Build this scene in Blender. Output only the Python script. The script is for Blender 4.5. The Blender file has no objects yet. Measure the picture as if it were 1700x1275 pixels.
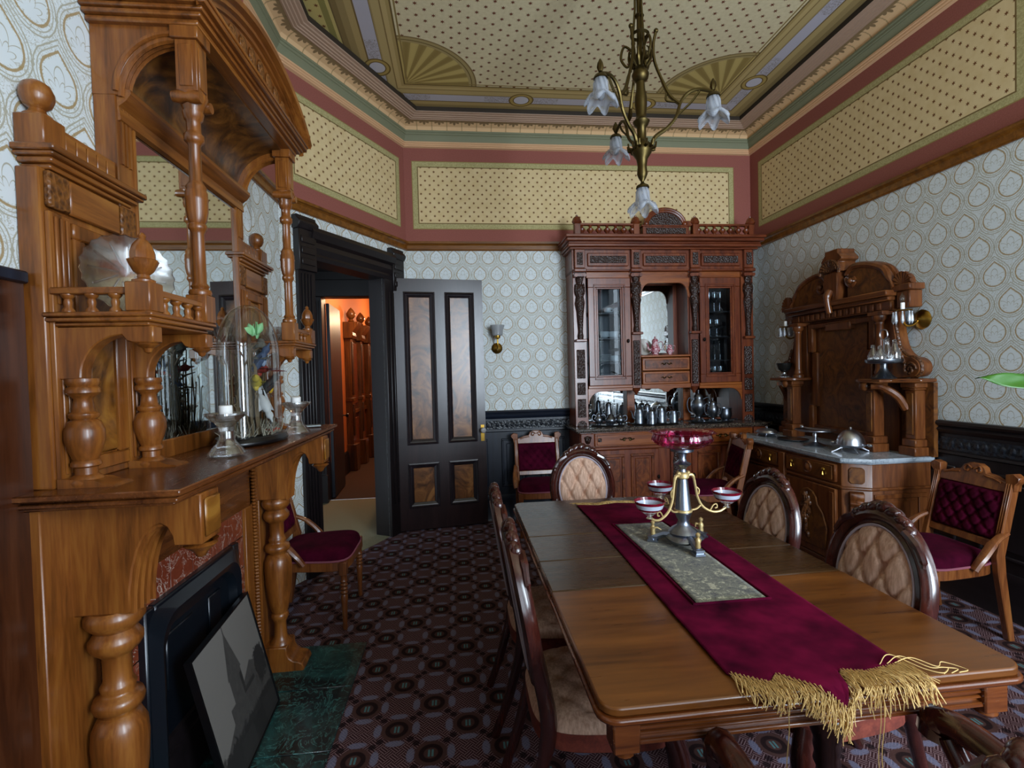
import bpy, bmesh, math, random
from mathutils import Vector, Matrix
R = math.radians; PI = math.pi; sin, cos = math.sin, math.cos
random.seed(7)
sc = bpy.context.scene
COL = sc.collection

# ---------------------------------------------------------------- camera
cd = bpy.data.cameras.new('camera'); cam = bpy.data.objects.new('camera', cd); COL.objects.link(cam)
cd.sensor_fit = 'HORIZONTAL'; cd.sensor_width = 36.0; cd.lens = 820.0/1700.0*36.0; cd.clip_start = 0.02; cd.clip_end = 200
RT = Vector((0.99374, -0.10861, -0.02601)); DN = Vector((-0.02845, -0.02103, -0.99937)); FW = Vector((0.10799, 0.99386, -0.02398))
cam.matrix_world = Matrix(((RT.x, -DN.x, -FW.x, 0), (RT.y, -DN.y, -FW.y, 0), (RT.z, -DN.z, -FW.z, 1.5), (0, 0, 0, 1)))
sc.camera = cam
# ---------------------------------------------------------------- world, daylight, exposure
w = bpy.data.worlds.new('world'); sc.world = w; w.use_nodes = True
w.node_tree.nodes['Background'].inputs[0].default_value = (0.75, 0.87, 1.0, 1); w.node_tree.nodes['Background'].inputs[1].default_value = 1.2
def area(name, loc, rot, sx, sy, power, col):
    l = bpy.data.lights.new(name, 'AREA'); l.shape = 'RECTANGLE'; l.size = sx; l.size_y = sy; l.energy = power; l.color = col
    o = bpy.data.objects.new(name, l); o.location = loc; o.rotation_euler = rot; COL.objects.link(o); return o
WIN = [(0.85, 0.9, 24), (2.35, 1.2, 235)]                # rear windows: centre x, width, daylight
WZ0, WZ1, REAR = 0.8, 3.3, -1.4
for wx, ww, wp_ in WIN:
    area('window_daylight', (wx, REAR-0.22, (WZ0+WZ1)/2), (R(90), 0, 0), ww, WZ1-WZ0, wp_, (0.74, 0.87, 1.0))
SW = [(-0.95, 0.05)]                                      # a window in the side wall, outside the camera's view
for a, b in SW:
    area('side_window_daylight', (3.15+0.22, (a+b)/2, 1.9), (R(90), 0, R(90)), b-a, 2.6, 42, (0.74, 0.87, 1.0))
WIN = [w_[:2] for w_ in WIN]
sc.view_settings.view_transform = 'Standard'; sc.view_settings.look = 'None'; sc.view_settings.gamma = 1.0
sc.view_settings.use_curve_mapping = False
sc.view_settings.exposure = 0.30
try:
    sc.cycles.max_bounces = 8; sc.cycles.diffuse_bounces = 5; sc.cycles.glossy_bounces = 4; sc.cycles.transmission_bounces = 8
    sc.cycles.transparent_max_bounces = 12; sc.cycles.caustics_reflective = False; sc.cycles.caustics_refractive = False
    sc.cycles.sample_clamp_indirect = 4.0; sc.cycles.blur_glossy = 0.5
except Exception: pass

# ---------------------------------------------------------------- mesh gatherer
class G:
    def __init__(s): s.v = []; s.f = []; s.uv = []
    def add(s, vs, fs):
        n = len(s.v); s.v += [tuple(p) for p in vs]; s.f += [tuple(i+n for i in f) for f in fs]; return s
    def box(s, x0, x1, y0, y1, z0, z1):
        if x0 > x1: x0, x1 = x1, x0
        if y0 > y1: y0, y1 = y1, y0
        if z0 > z1: z0, z1 = z1, z0
        return s.add([(x0,y0,z0),(x1,y0,z0),(x1,y1,z0),(x0,y1,z0),(x0,y0,z1),(x1,y0,z1),(x1,y1,z1),(x0,y1,z1)],
                     [(0,3,2,1),(4,5,6,7),(0,1,5,4),(1,2,6,5),(2,3,7,6),(3,0,4,7)])
    def prism(s, poly, ax, a, b):
        # poly in the two other axes, ax 'x': (y,z), 'y': (x,z), 'z': (x,y)
        A = sum(poly[i][0]*poly[(i+1) % len(poly)][1]-poly[(i+1) % len(poly)][0]*poly[i][1] for i in range(len(poly)))
        if (A < 0) != (ax == 'y'): poly = poly[::-1]
        if a > b: a, b = b, a
        m = {'x': lambda p, t: (t, p[0], p[1]), 'y': lambda p, t: (p[0], t, p[1]), 'z': lambda p, t: (p[0], p[1], t)}[ax]
        n = len(poly); vs = [m(p, a) for p in poly]+[m(p, b) for p in poly]
        fs = [tuple(range(n-1, -1, -1)), tuple(range(n, 2*n))]+[(i, (i+1) % n, n+(i+1) % n, n+i) for i in range(n)]
        return s.add(vs, fs)
    def lathe(s, prof, cx=0, cy=0, cz=0, seg=20, sx=1, sy=1, flute=None, cap=True):
        vs = []; fs = []
        for r, z in prof:
            for k in range(seg):
                a = 2*PI*k/seg; rr = r*(flute(a, z) if flute else 1)
                vs.append((cx+rr*cos(a)*sx, cy+rr*sin(a)*sy, cz+z))
        n = len(prof)
        up = prof[-1][1] >= prof[0][1]
        for i in range(n-1):
            for k in range(seg):
                q = (i*seg+k, i*seg+(k+1) % seg, (i+1)*seg+(k+1) % seg, (i+1)*seg+k)
                fs.append(q if up else q[::-1])
        if cap:
            b = tuple(range(seg)); t = tuple((n-1)*seg+k for k in range(seg))
            fs.append(b[::-1] if up else b); fs.append(t if up else t[::-1])
        return s.add(vs, fs)
    def tube(s, pts, r, seg=8, closed=False, flat=None, up=(0, 0, 1)):
        P = [Vector(p) for p in pts]; n = len(P); rs = r if isinstance(r, (list, tuple)) else [r]*n
        vs = []; fs = []; prev = None
        for i in range(n):
            if closed: t = P[(i+1) % n]-P[i-1]
            else: t = P[min(i+1, n-1)]-P[max(i-1, 0)]
            if t.length < 1e-9: t = Vector((0, 0, 1))
            t.normalize()
            if prev is None or flat:
                u = Vector(up); u = u-t*u.dot(t)
                if u.length < 1e-3: u = Vector((1, 0, 0)); u = u-t*u.dot(t)
            else: u = prev-t*prev.dot(t)
            u.normalize(); prev = u; b = t.cross(u)
            fa, fb = flat or (1, 1)
            for k in range(seg):
                a = 2*PI*k/seg; vs.append(P[i]+(u*cos(a)*fa+b*sin(a)*fb)*rs[i])
        m = n if closed else n-1
        for i in range(m):
            for k in range(seg):
                j = (i+1) % n
                fs.append((i*seg+k, i*seg+(k+1) % seg, j*seg+(k+1) % seg, j*seg+k)[::-1])
        if not closed:
            fs.append(tuple(range(seg))); fs.append(tuple((n-1)*seg+k for k in range(seg))[::-1])
        return s.add(vs, [f[::-1] for f in fs])
    def ball(s, c, r, seg=12, rings=8):
        rx, ry, rz = r if isinstance(r, (list, tuple)) else (r, r, r)
        pr = [(sin(PI*i/rings), -cos(PI*i/rings)) for i in range(rings+1)]
        vs = []; fs = []
        for a, z in pr[1:-1]:
            for k in range(seg): t = 2*PI*k/seg; vs.append((c[0]+rx*a*cos(t), c[1]+ry*a*sin(t), c[2]+rz*z))
        vs += [(c[0], c[1], c[2]-rz), (c[0], c[1], c[2]+rz)]; b = len(vs)-2
        for i in range(rings-2):
            for k in range(seg): fs.append((i*seg+k, i*seg+(k+1) % seg, (i+1)*seg+(k+1) % seg, (i+1)*seg+k))
        for k in range(seg):
            fs.append((b, (k+1) % seg, k)); o = (rings-2)*seg; fs.append((b+1, o+k, o+(k+1) % seg))
        return s.add(vs, fs)
    def grid(s, fn, nu, nv, flip=False, wrapu=False):
        vs = []; fs = []; cu = nu if wrapu else nu+1
        for j in range(nv+1):
            for i in range(cu): vs.append(fn(i/nu, j/nv))
        for j in range(nv):
            for i in range(nu):
                i2 = (i+1) % cu if wrapu else i+1
                q = (j*cu+i, j*cu+i2, (j+1)*cu+i2, (j+1)*cu+i); fs.append(q[::-1] if flip else q)
        return s.add(vs, fs)
    def quad(s, a, b, c, d): return s.add([a, b, c, d], [(0, 1, 2, 3)])
    def xf(s, M):
        s.v = [tuple(M @ Vector(p)) for p in s.v]; return s
    def build(s, name, mat, parent=None, bevel=0, label=None, angle=40, seg=1, sub=0, solid=0):
        me = bpy.data.meshes.new(name); me.from_pydata(s.v, [], s.f); me.update()
        if mat:
            for m in (mat if isinstance(mat, (list, tuple)) else [mat]): me.materials.append(m)
        if s.uv:
            ul = me.uv_layers.new(name='uv')
            for lp in me.loops: ul.data[lp.index].uv = s.uv[lp.vertex_index]
        o = bpy.data.objects.new(name, me); COL.objects.link(o)
        if parent is not None: o.parent = parent
        me.polygons.foreach_set('use_smooth', [True]*len(me.polygons))
        try: me.set_sharp_from_angle(angle=R(angle))
        except Exception: pass
        if solid: m = o.modifiers.new('solid', 'SOLIDIFY'); m.thickness = solid; m.offset = 0
        if bevel:
            m = o.modifiers.new('bevel', 'BEVEL'); m.width = bevel; m.segments = seg; m.limit_method = 'ANGLE'; m.angle_limit = R(35); m.harden_normals = False
        if sub: m = o.modifiers.new('sub', 'SUBSURF'); m.levels = sub; m.render_levels = sub
        if label: o['label'] = label
        return o
def thing(name, label, cat, loc=(0, 0, 0), rz=0, group=None):
    o = bpy.data.objects.new(name, None); o.empty_display_size = 0.1; COL.objects.link(o)
    o.location = loc; o.rotation_euler = (0, 0, rz); o['label'] = label; o['category'] = cat
    if group: o['group'] = group
    return o
def tag(o, label, cat, group=None):
    o['label'] = label; o['category'] = cat
    if group: o['group'] = group
    return o
def struct(o): o['kind'] = 'structure'; return o
def dup(root, loc, rz, label=None, group=None):
    def cp(o, par):
        c = o.copy(); COL.objects.link(c); c.parent = par
        for ch in list(o.children): cp(ch, c)
        return c
    r = cp(root, None); r.location = loc; r.rotation_euler = (0, 0, rz)
    if label: r['label'] = label
    if group: r['group'] = group
    return r
def share(o, loc=None, parent=None, rot=None):
    c = o.copy(); COL.objects.link(c); c.parent = parent if parent is not None else o.parent
    if loc is not None: c.location = loc
    if rot is not None: c.rotation_euler = rot
    return c
def arc(cx, cz, r, a0, a1, n, rz=None):
    return [(cx+r*cos(R(a0+(a1-a0)*i/n)), cz+(rz or r)*sin(R(a0+(a1-a0)*i/n))) for i in range(n+1)]
def bez(p, n=12):
    # Catmull-Rom through points
    P = [Vector(q) for q in p]; P = [P[0]*2-P[1]]+P+[P[-1]*2-P[-2]]; out = []
    for i in range(1, len(P)-2):
        for k in range(n):
            t = k/n; a, b, c, d = P[i-1], P[i], P[i+1], P[i+2]
            out.append(0.5*((2*b)+(c-a)*t+(2*a-5*b+4*c-d)*t*t+(-a+3*b-3*c+d)*t**3))
    out.append(P[-2]); return out

# ---------------------------------------------------------------- materials
def C(h):
    h = h.lstrip('#'); v = [int(h[i:i+2], 16)/255 for i in (0, 2, 4)]
    return tuple((x/12.92 if x <= 0.04045 else ((x+0.055)/1.055)**2.4) for x in v)+(1,)
class NT:
    def __init__(s, name):
        s.m = bpy.data.materials.new(name); s.m.use_nodes = True; s.t = s.m.node_tree; s.b = s.t.nodes['Principled BSDF']
    def n(s, t, **k):
        o = s.t.nodes.new(t)
        for a, b in k.items(): setattr(o, a, b)
        return o
    def lk(s, a, b): s.t.links.new(a, b)
    def put(s, sock, v):
        if isinstance(v, S): s.lk(v.o, sock)
        elif hasattr(v, 'is_linked'): s.lk(v, sock)
        elif isinstance(v, (int, float)) and sock.type == 'RGBA': sock.default_value = (v, v, v, 1)
        else: sock.default_value = v
    def math(s, op, *a, clamp=False):
        o = s.n('ShaderNodeMath', operation=op, use_clamp=clamp)
        for i, v in enumerate(a): s.put(o.inputs[i], v)
        return S(s, o.outputs[0])
    def coord(s, kind='Object'):
        tc = s.n('ShaderNodeTexCoord'); sp = s.n('ShaderNodeSeparateXYZ'); s.lk(tc.outputs[kind], sp.inputs[0])
        return tuple(S(s, sp.outputs[i]) for i in range(3)), tc.outputs[kind]
    def vec(s, x, y, z):
        o = s.n('ShaderNodeCombineXYZ')
        for i, v in enumerate((x, y, z)): s.put(o.inputs[i], v)
        return o.outputs[0]
    def noise(s, vec, scale=5, detail=3, rough=0.5, dist=0.0, out='Fac'):
        o = s.n('ShaderNodeTexNoise'); s.lk(vec, o.inputs['Vector']); o.inputs['Scale'].default_value = scale
        o.inputs['Detail'].default_value = detail; o.inputs['Roughness'].default_value = rough; o.inputs['Distortion'].default_value = dist
        return S(s, o.outputs[out])
    def voro(s, vec, scale=5, feature='F1', out='Distance'):
        o = s.n('ShaderNodeTexVoronoi', feature=feature); s.lk(vec, o.inputs['Vector']); o.inputs['Scale'].default_value = scale
        return S(s, o.outputs[out])
    def ramp(s, f, stops, interp='LINEAR'):
        o = s.n('ShaderNodeValToRGB'); cr = o.color_ramp; cr.interpolation = interp; s.put(o.inputs[0], f)
        while len(cr.elements) < len(stops): cr.elements.new(0.5)
        for e, (p, c) in zip(cr.elements, stops): e.position = p; e.color = C(c) if isinstance(c, str) else c
        return o.outputs[0]
    def mix(s, f, a, b, mode='MIX'):
        o = s.n('ShaderNodeMix', data_type='RGBA', blend_type=mode); s.put(o.inputs['Factor'], f)
        s.put(o.inputs[6], C(a) if isinstance(a, str) else a); s.put(o.inputs[7], C(b) if isinstance(b, str) else b)
        return o.outputs[2]
    def mapped(s, sx, sy, sz, kind='Object'):
        tc = s.n('ShaderNodeTexCoord'); mp = s.n('ShaderNodeMapping'); mp.inputs['Scale'].default_value = (sx, sy, sz)
        s.lk(tc.outputs[kind], mp.inputs[0]); return mp.outputs[0]
    def bump(s, h, strength=0.3, dist=0.002):
        o = s.n('ShaderNodeBump'); o.inputs['Strength'].default_value = strength; o.inputs['Distance'].default_value = dist
        s.put(o.inputs['Height'], h); s.lk(o.outputs[0], s.b.inputs['Normal'])
    def set(s, **k):
        for a, v in k.items(): s.put(s.b.inputs[{'col': 'Base Color', 'rough': 'Roughness', 'metal': 'Metallic', 'trans': 'Transmission Weight', 'ior': 'IOR',
            'coat': 'Coat Weight', 'coatr': 'Coat Roughness', 'sheen': 'Sheen Weight', 'sheenr': 'Sheen Roughness', 'sheenc': 'Sheen Tint', 'alpha': 'Alpha', 'spec': 'Specular IOR Level', 'emc': 'Emission Color', 'ems': 'Emission Strength'}[a]], C(v) if isinstance(v, str) else v)
        return s.m
class S:
    def __init__(s, nt, o): s.nt = nt; s.o = o
    def _b(s, op, x, r=False): return s.nt.math(op, x, s) if r else s.nt.math(op, s, x)
    def __add__(s, x): return s._b('ADD', x)
    def __radd__(s, x): return s._b('ADD', x)
    def __sub__(s, x): return s._b('SUBTRACT', x)
    def __rsub__(s, x): return s._b('SUBTRACT', x, True)
    def __mul__(s, x): return s._b('MULTIPLY', x)
    def __rmul__(s, x): return s._b('MULTIPLY', x)
    def __truediv__(s, x): return s._b('DIVIDE', x)
    def __neg__(s): return s._b('MULTIPLY', -1)
    def abs(s): return s.nt.math('ABSOLUTE', s)
    def floor(s): return s.nt.math('FLOOR', s)
    def fract(s): return s.nt.math('FRACT', s)
    def sin(s): return s.nt.math('SINE', s)
    def cos(s): return s.nt.math('COSINE', s)
    def sqrt(s): return s.nt.math('SQRT', s)
    def pow(s, p): return s.nt.math('POWER', s, p)
    def min(s, x): return s.nt.math('MINIMUM', s, x)
    def max(s, x): return s.nt.math('MAXIMUM', s, x)
    def lt(s, x): return s.nt.math('LESS_THAN', s, x)
    def gt(s, x): return s.nt.math('GREATER_THAN', s, x)
    def atan2(s, x): return s.nt.math('ARCTAN2', s, x)
    def cell(s, p): return ((s/p).fract()-0.5)*p          # signed offset to the middle of a repeat
    def below(s, e, soft=0.001):                          # 1 where s < e
        o = s.nt.n('ShaderNodeMapRange', interpolation_type='SMOOTHSTEP'); s.nt.put(o.inputs[0], s)
        o.inputs[1].default_value = e-soft; o.inputs[2].default_value = e+soft; o.inputs[3].default_value = 1; o.inputs[4].default_value = 0
        return S(s.nt, o.outputs[0])
def ln(a, b): return (a*a+b*b).sqrt()

def wood(name, dark, mid, light, axis='z', rough=0.32, scale=1.0, coat=0.25):
    t = NT(name); k = {'x': (1.2, 14, 14), 'y': (14, 1.2, 14), 'z': (14, 14, 1.2)}[axis]
    v = t.mapped(*[q*scale for q in k]); n1 = t.noise(v, 1.6, 4, 0.6, 0.6); n2 = t.noise(t.mapped(*[q*scale*5 for q in k]), 2.2, 2, 0.5)
    f = n1*0.75+n2*0.25
    t.set(col=t.ramp(f, [(0.30, dark), (0.5, mid), (0.72, light)]), rough=n2*0.12+(rough-0.06), coat=coat, coatr=0.18)
    t.bump(n2, 0.08, 0.0006); return t.m
def burl(name, dark, mid, light, scale=6, rough=0.3):
    t = NT(name); v = t.mapped(1, 1, 0.8); a = t.noise(v, scale, 4, 0.6, 2.5)
    t.set(col=t.ramp(a, [(0.32, dark), (0.5, mid), (0.66, light)]), rough=rough, coat=0.15, coatr=0.2); return t.m
def plain(name, col, rough=0.5, metal=0, **k):
    t = NT(name); return t.set(col=col, rough=rough, metal=metal, **k)
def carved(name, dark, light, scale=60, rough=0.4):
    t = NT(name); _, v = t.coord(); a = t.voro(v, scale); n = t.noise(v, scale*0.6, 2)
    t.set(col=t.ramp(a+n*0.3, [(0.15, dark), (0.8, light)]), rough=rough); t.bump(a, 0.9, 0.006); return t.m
def glass(name, col='#ffffff', rough=0.0, base=0.04, edge=0.5, power=3.0):
    # clear thin glass: mostly see-through with sharp reflections growing towards the rim
    t = NT(name); nt = t.t; out = nt.nodes['Material Output']
    tr = t.n('ShaderNodeBsdfTransparent'); tr.inputs[0].default_value = C(col)
    gl = t.n('ShaderNodeBsdfGlossy'); gl.inputs['Roughness'].default_value = rough; gl.inputs[0].default_value = (1, 1, 1, 1)
    lw = t.n('ShaderNodeLayerWeight'); lw.inputs[0].default_value = 0.5
    mx = t.n('ShaderNodeMixShader'); t.put(mx.inputs[0], S(t, lw.outputs['Facing']).pow(power)*edge+base); t.lk(tr.outputs[0], mx.inputs[1]); t.lk(gl.outputs[0], mx.inputs[2])
    t.lk(mx.outputs[0], out.inputs[0]); return t.m

M = {}
M['oak_z'] = wood('honey_wood', '#4c290d', '#7e471a', '#9c6328', 'z')
M['oak_y'] = wood('honey_wood_depth', '#4c290d', '#7e471a', '#9c6328', 'y')
M['oak_x'] = wood('honey_wood_long', '#4c290d', '#7e471a', '#9c6328', 'x')
M['oak_dark'] = wood('mantel_shelf_wood', '#3e1e0c', '#623516', '#804a22', 'x', 0.25)
M['panel_dk'] = wood('dark_panelling', '#2a1208', '#45210e', '#57301a', 'z')
M['oak_burl'] = burl('honey_burl', '#472606', '#82501a', '#9c6a28')
M['canopy_burl'] = burl('canopy_burl', '#2e1808', '#5c3612', '#7a4c1c', 7)
M['oak_carved'] = carved('honey_carving', '#3a1e0a', '#7a4a1e', 70)
M['red_z'] = wood('walnut_red', '#3e180a', '#6a3018', '#864722', 'z')
M['red_x'] = wood('walnut_red_long', '#3e180a', '#6a3018', '#864722', 'x')
M['red_or'] = wood('walnut_orange', '#5a260c', '#854416', '#9c5820', 'x')
M['red_burl'] = burl('walnut_burl', '#3e1c0c', '#683216', '#7e4420', 9)
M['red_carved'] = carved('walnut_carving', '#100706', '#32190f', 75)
M['sb_z'] = wood('sideboard_wood', '#381a0a', '#613416', '#7c4a22', 'z', coat=0.08)
M['sb_x'] = wood('sideboard_wood_long', '#381a0a', '#613416', '#7c4a22', 'x', coat=0.08)
M['sb_y'] = wood('sideboard_wood_depth', '#381a0a', '#613416', '#7c4a22', 'y', coat=0.08)
M['sb_burl'] = burl('sideboard_burl', '#381c0a', '#623812', '#76491a', 8, 0.4)
M['sb_carved'] = carved('sideboard_carving', '#201008', '#5a3418', 60)
M['ebony'] = wood('ebonised_trim', '#0e0a0a', '#171113', '#1d1617', 'z', 0.42, coat=0.03)
M['ebony_x'] = wood('ebonised_trim_long', '#0e0a0a', '#171113', '#1d1617', 'x', 0.42, coat=0.03)
M['navy'] = wood('dark_wainscot', '#0d111a', '#151b28', '#1e2636', 'z', 0.42, coat=0.05)
M['navy_x'] = wood('dark_wainscot_long', '#0d111a', '#151b28', '#1e2636', 'x', 0.42, coat=0.05)
M['navy_carved'] = carved('dark_wainscot_carving', '#06070a', '#1c2129', 45)
M['doorw'] = wood('door_mahogany', '#180c0c', '#221313', '#2e1b1b', 'z', 0.32, coat=0.2)
M['doorw_m'] = wood('door_moulding', '#120c10', '#1c1519', '#2a2228', 'z', 0.34)
M['door_burl'] = burl('door_burl', '#231206', '#6a4120', '#8d5f33', 5, 0.3)
M['rail'] = wood('picture_rail_wood', '#4a2808', '#74440f', '#8f5a1c', 'x', 0.38)
M['rosew'] = wood('chair_rosewood', '#1f0b08', '#391611', '#52241a', 'z', 0.22, coat=0.5)
M['parw'] = wood('parlour_chair_wood', '#4a2410', '#7a4420', '#96602f', 'z', 0.35)
M['table'] = wood('table_wood', '#3d1d08', '#613610', '#7b481a', 'x', 0.3, 0.5)
M['table_d'] = wood('table_leaf_wood', '#281809', '#3d2712', '#4c3319', 'x', 0.28, 0.5)
M['table_e'] = wood('table_edge_wood', '#401c09', '#623112', '#7c451e', 'x', 0.25)
M['legd'] = wood('table_leg_wood', '#170b08', '#2a1512', '#3a2019', 'z', 0.3)
M['silver'] = plain('silver', '#b9bcc4', 0.28, 1.0)
M['epsilver'] = plain('epergne_silver', '#8d95a4', 0.33, 1.0)
M['pewter'] = plain('pewter', '#7d838c', 0.32, 1.0)
M['brass'] = plain('brass', '#b08a3c', 0.28, 1.0)
M['brass_d'] = plain('aged_brass', '#55482a', 0.42, 1.0)
M['gilt'] = plain('gilt', '#c6ac76', 0.45, 0.6)
M['iron'] = plain('cast_iron', '#141a22', 0.32, 0.35, coat=0.4, coatr=0.2)
M['black'] = plain('black_lacquer', '#0a0a0c', 0.3)
M['white'] = plain('candle_wax', '#f4f2ee', 0.6)
M['china'] = plain('white_china', '#dfe0e0', 0.25)
M['mirror'] = plain('mirror_glass', '#dfe4e4', 0.02, 1.0)
M['glass'] = glass('clear_glass', '#f2f7f8', 0.02, 0.05, 0.6, 2.2)
def crystal():
    t = NT('cut_crystal'); out = t.t.nodes['Material Output']
    gl = t.n('ShaderNodeBsdfGlass'); gl.inputs['IOR'].default_value = 1.45; gl.inputs['Roughness'].default_value = 0.03
    tr = t.n('ShaderNodeBsdfTransparent'); gs = t.n('ShaderNodeBsdfGlossy'); gs.inputs['Roughness'].default_value = 0.15
    m1 = t.n('ShaderNodeMixShader'); m1.inputs[0].default_value = 0.35; t.lk(gl.outputs[0], m1.inputs[1]); t.lk(tr.outputs[0], m1.inputs[2])
    m2 = t.n('ShaderNodeMixShader'); m2.inputs[0].default_value = 0.24; t.lk(m1.outputs[0], m2.inputs[1]); t.lk(gs.outputs[0], m2.inputs[2])
    t.lk(m2.outputs[0], out.inputs[0]); return t.m
M['crystal'] = crystal()
M['pane'] = glass('cabinet_pane', '#dde4e8', 0.02, 0.025, 0.3)
M['frost'] = plain('frosted_glass', '#cfd2d6', 0.35, 0, trans=0.55)
M['rubyg'] = glass('ruby_glass', '#e590b8', 0.06, 0.08, 0.5, 2)
M['rubyrim'] = plain('ruby_rim', '#7c1026', 0.15, 0, trans=0.3)
M['milk'] = plain('milky_glass_band', '#b4bccb', 0.2)
def velvet(name, d, l, sh, scale=8):
    t = NT(name); _, v = t.coord(); n = t.noise(v, scale, 3, 0.6)
    t.set(col=t.ramp(n, [(0.3, d), (0.7, l)]), rough=0.95, spec=0.05, sheen=0.06, sheenr=0.35, sheenc=C(sh)); t.bump(t.noise(v, 400, 2), 0.15, 0.001); return t.m
M['velvet'] = velvet('burgundy_velvet', '#2a0414', '#4c0a24', '#b05070')
M['runner'] = velvet('runner_velvet', '#240110', '#650a2c', '#c04068', 6)
M['trim_pink'] = plain('chair_gimp', '#8a4a5a', 0.8)
def tuftcloth():
    t = NT('tan_tufted_velvet'); n = t.noise(t.mapped(60, 60, 6), 2.0, 3, 0.6)
    t.set(col=t.ramp(n, [(0.3, '#ab846c'), (0.7, '#dcb8a0')]), rough=0.75, sheen=0.4, sheenr=0.4, sheenc=C('#ffe0c8')); return t.m
M['tan'] = tuftcloth()
M['gimp'] = plain('pale_gimp', '#a9a2ad', 0.8)
M['seatred'] = wood('seat_side_plush', '#4a1a12', '#6e2c1e', '#8a3f2c', 'x', 0.8, coat=0)
M['fringe'] = plain('gold_fringe', '#d4b272', 0.6)
def brocade():
    t = NT('runner_brocade'); _, v = t.coord(); a = t.noise(v, 22, 4, 0.7, 1.2); b = t.noise(v, 60, 3, 0.6, 1.5)
    t.set(col=t.ramp(a*0.6+b*0.4, [(0.42, '#26221b'), (0.48, '#5c5844'), (0.53, '#4a4a36'), (0.6, '#a39d80')]), rough=0.7, sheen=0.2); return t.m
M['brocade'] = brocade()
def marble(name, base, vein, v2, scale=4, rough=0.2, lo=0.45, hi=0.53, thin=0.018):
    t = NT(name); _, v = t.coord(); a = t.noise(v, scale, 6, 0.62, 1.6); b = t.noise(v, scale*2.3, 5, 0.6, 2.5)
    d = (b-0.5).abs(); col = t.mix(d.below(thin, thin*0.8), t.ramp(a, [(lo, base), (hi+0.12, v2)]), vein)
    t.set(col=col, rough=rough, coat=0.2); return t.m
M['marble_w'] = marble('grey_white_marble', '#9aa3ab', '#7d8790', '#b5bdc4', 3, 0.25)
M['marble_b'] = marble('brown_black_marble', '#1a1412', '#8a7a68', '#3a2c24', 14, 0.2)
M['marble_g'] = marble('green_hearth_marble', '#0c1a1c', '#3f7470', '#22504e', 3.2, 0.35, thin=0.011)
M['marble_r'] = marble('red_marble_tile', '#74331f', '#d0bdae', '#8f472d', 3.0, 0.3, thin=0.005)
M['grout'] = plain('pale_grout', '#a89c92', 0.9)
M['leaf'] = plain('green_leaf', '#2a560c', 0.4)
M['plaster'] = plain('plain_plaster', '#b9b2a2', 0.9)
M['pinkw'] = None
# ---------------------------------------------------------------- surface patterns
def wallpaper(name):
    t = NT(name); (u, v, _), uv = t.coord('UV'); dx, b, r, al = 0.172, 0.332, 0.061, R(48)
    def onion(x, z):
        ax = x.abs(); circ = ln(x, z)-r; line = ax*cos(al)+z*sin(al)-r
        m = (z*cos(al)-ax*sin(al)).gt(0); return line*m+circ*(1-m)
    x1, z1 = u.cell(dx), v.cell(b); x2, z2 = (u+dx/2).cell(dx), (v+b/2).cell(b)
    d1, d2 = onion(x1, z1), onion(x2, z2); m = d1.lt(d2); d = d1.min(d2)
    x = x1*m+x2*(1-m); z = z1*m+z2*(1-m)
    wob = t.noise(uv, 60, 2)
    ring = (d.abs()-0.0015-wob*0.004).below(0, 0.0012)
    a = x.atan2(z+0.035); rad = ln(x, z+0.035)
    pet = (rad-0.075*(0.45+0.55*((a*3.2).cos().abs()))).abs().below(0.0022, 0.0012)
    pet2 = (rad-0.042*(0.5+0.5*((a*4.5).sin().abs()))).abs().below(0.0018, 0.0012)
    ins = d.below(-0.008, 0.001)
    net = (d-0.013).abs().below(0.0016, 0.001).max(((d-0.024)+(wob-0.5)*0.006).abs().below(0.0022, 0.001))
    fil = (t.noise(uv, 55, 1, 0.5, 1.8)-0.5).abs().below(0.03, 0.015)
    dia = (((u+dx/2).cell(dx)).abs()+(v.cell(b)).abs()*0.6).below(0.007, 0.001).max((u.cell(dx).abs()+((v+b/2).cell(b)).abs()*0.6).below(0.007, 0.001))
    line = (pet.max(pet2)*ins).max((net.max(fil*0.8).max(dia))*(1-ins))
    col = t.mix(line*0.75, '#dbe2e4', '#9c9474'); col = t.mix(ring*0.85, col, '#a08246')
    t.set(col=col, rough=0.6, spec=0.3); return t.m
def starry(t, u, v, dx, dy, r):
    def st(x, y):
        a = y.atan2(x); return (ln(x, y)*(1.25+0.45*((a*6).cos()))).below(r, r*0.25)
    return st(u.cell(dx), v.cell(dy)).max(st((u+dx/2).cell(dx), (v+dy/2).cell(dy)))
def frieze(name, u0, u1):
    t = NT(name); (u, v, _), uv = t.coord('UV'); z0, z1 = 2.94, 3.61
    sd = ((u-(u0+u1)/2).abs()-(u1-u0)/2).max((v-(z0+z1)/2).abs()-(z1-z0)/2)
    n = t.noise(uv, 90, 2, 0.5, 1.0); green = t.ramp(n, [(0.4, '#a29868'), (0.6, '#bab07e')])
    stars = starry(t, u-u0, v-z0, 0.0865, 0.087, 0.0105)
    cream = t.mix(stars, t.ramp(t.noise(uv, 14, 3), [(0.3, '#d4bb8a'), (0.7, '#dec89a')]), '#6b3f1e')
    col = t.mix(sd.below(-0.056, 0.001), green, cream)
    col = t.mix((sd+0.058).abs().below(0.0045, 0.001), col, '#75603a'); col = t.mix((sd+0.003).abs().below(0.004, 0.001), col, '#93804c')
    mar = t.ramp(t.noise(uv, 120, 2), [(0.3, '#8e544a'), (0.7, '#985c51')])
    t.set(col=t.mix(sd.below(0, 0.001), mar, col), rough=0.75, spec=0.2); return t.m
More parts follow.
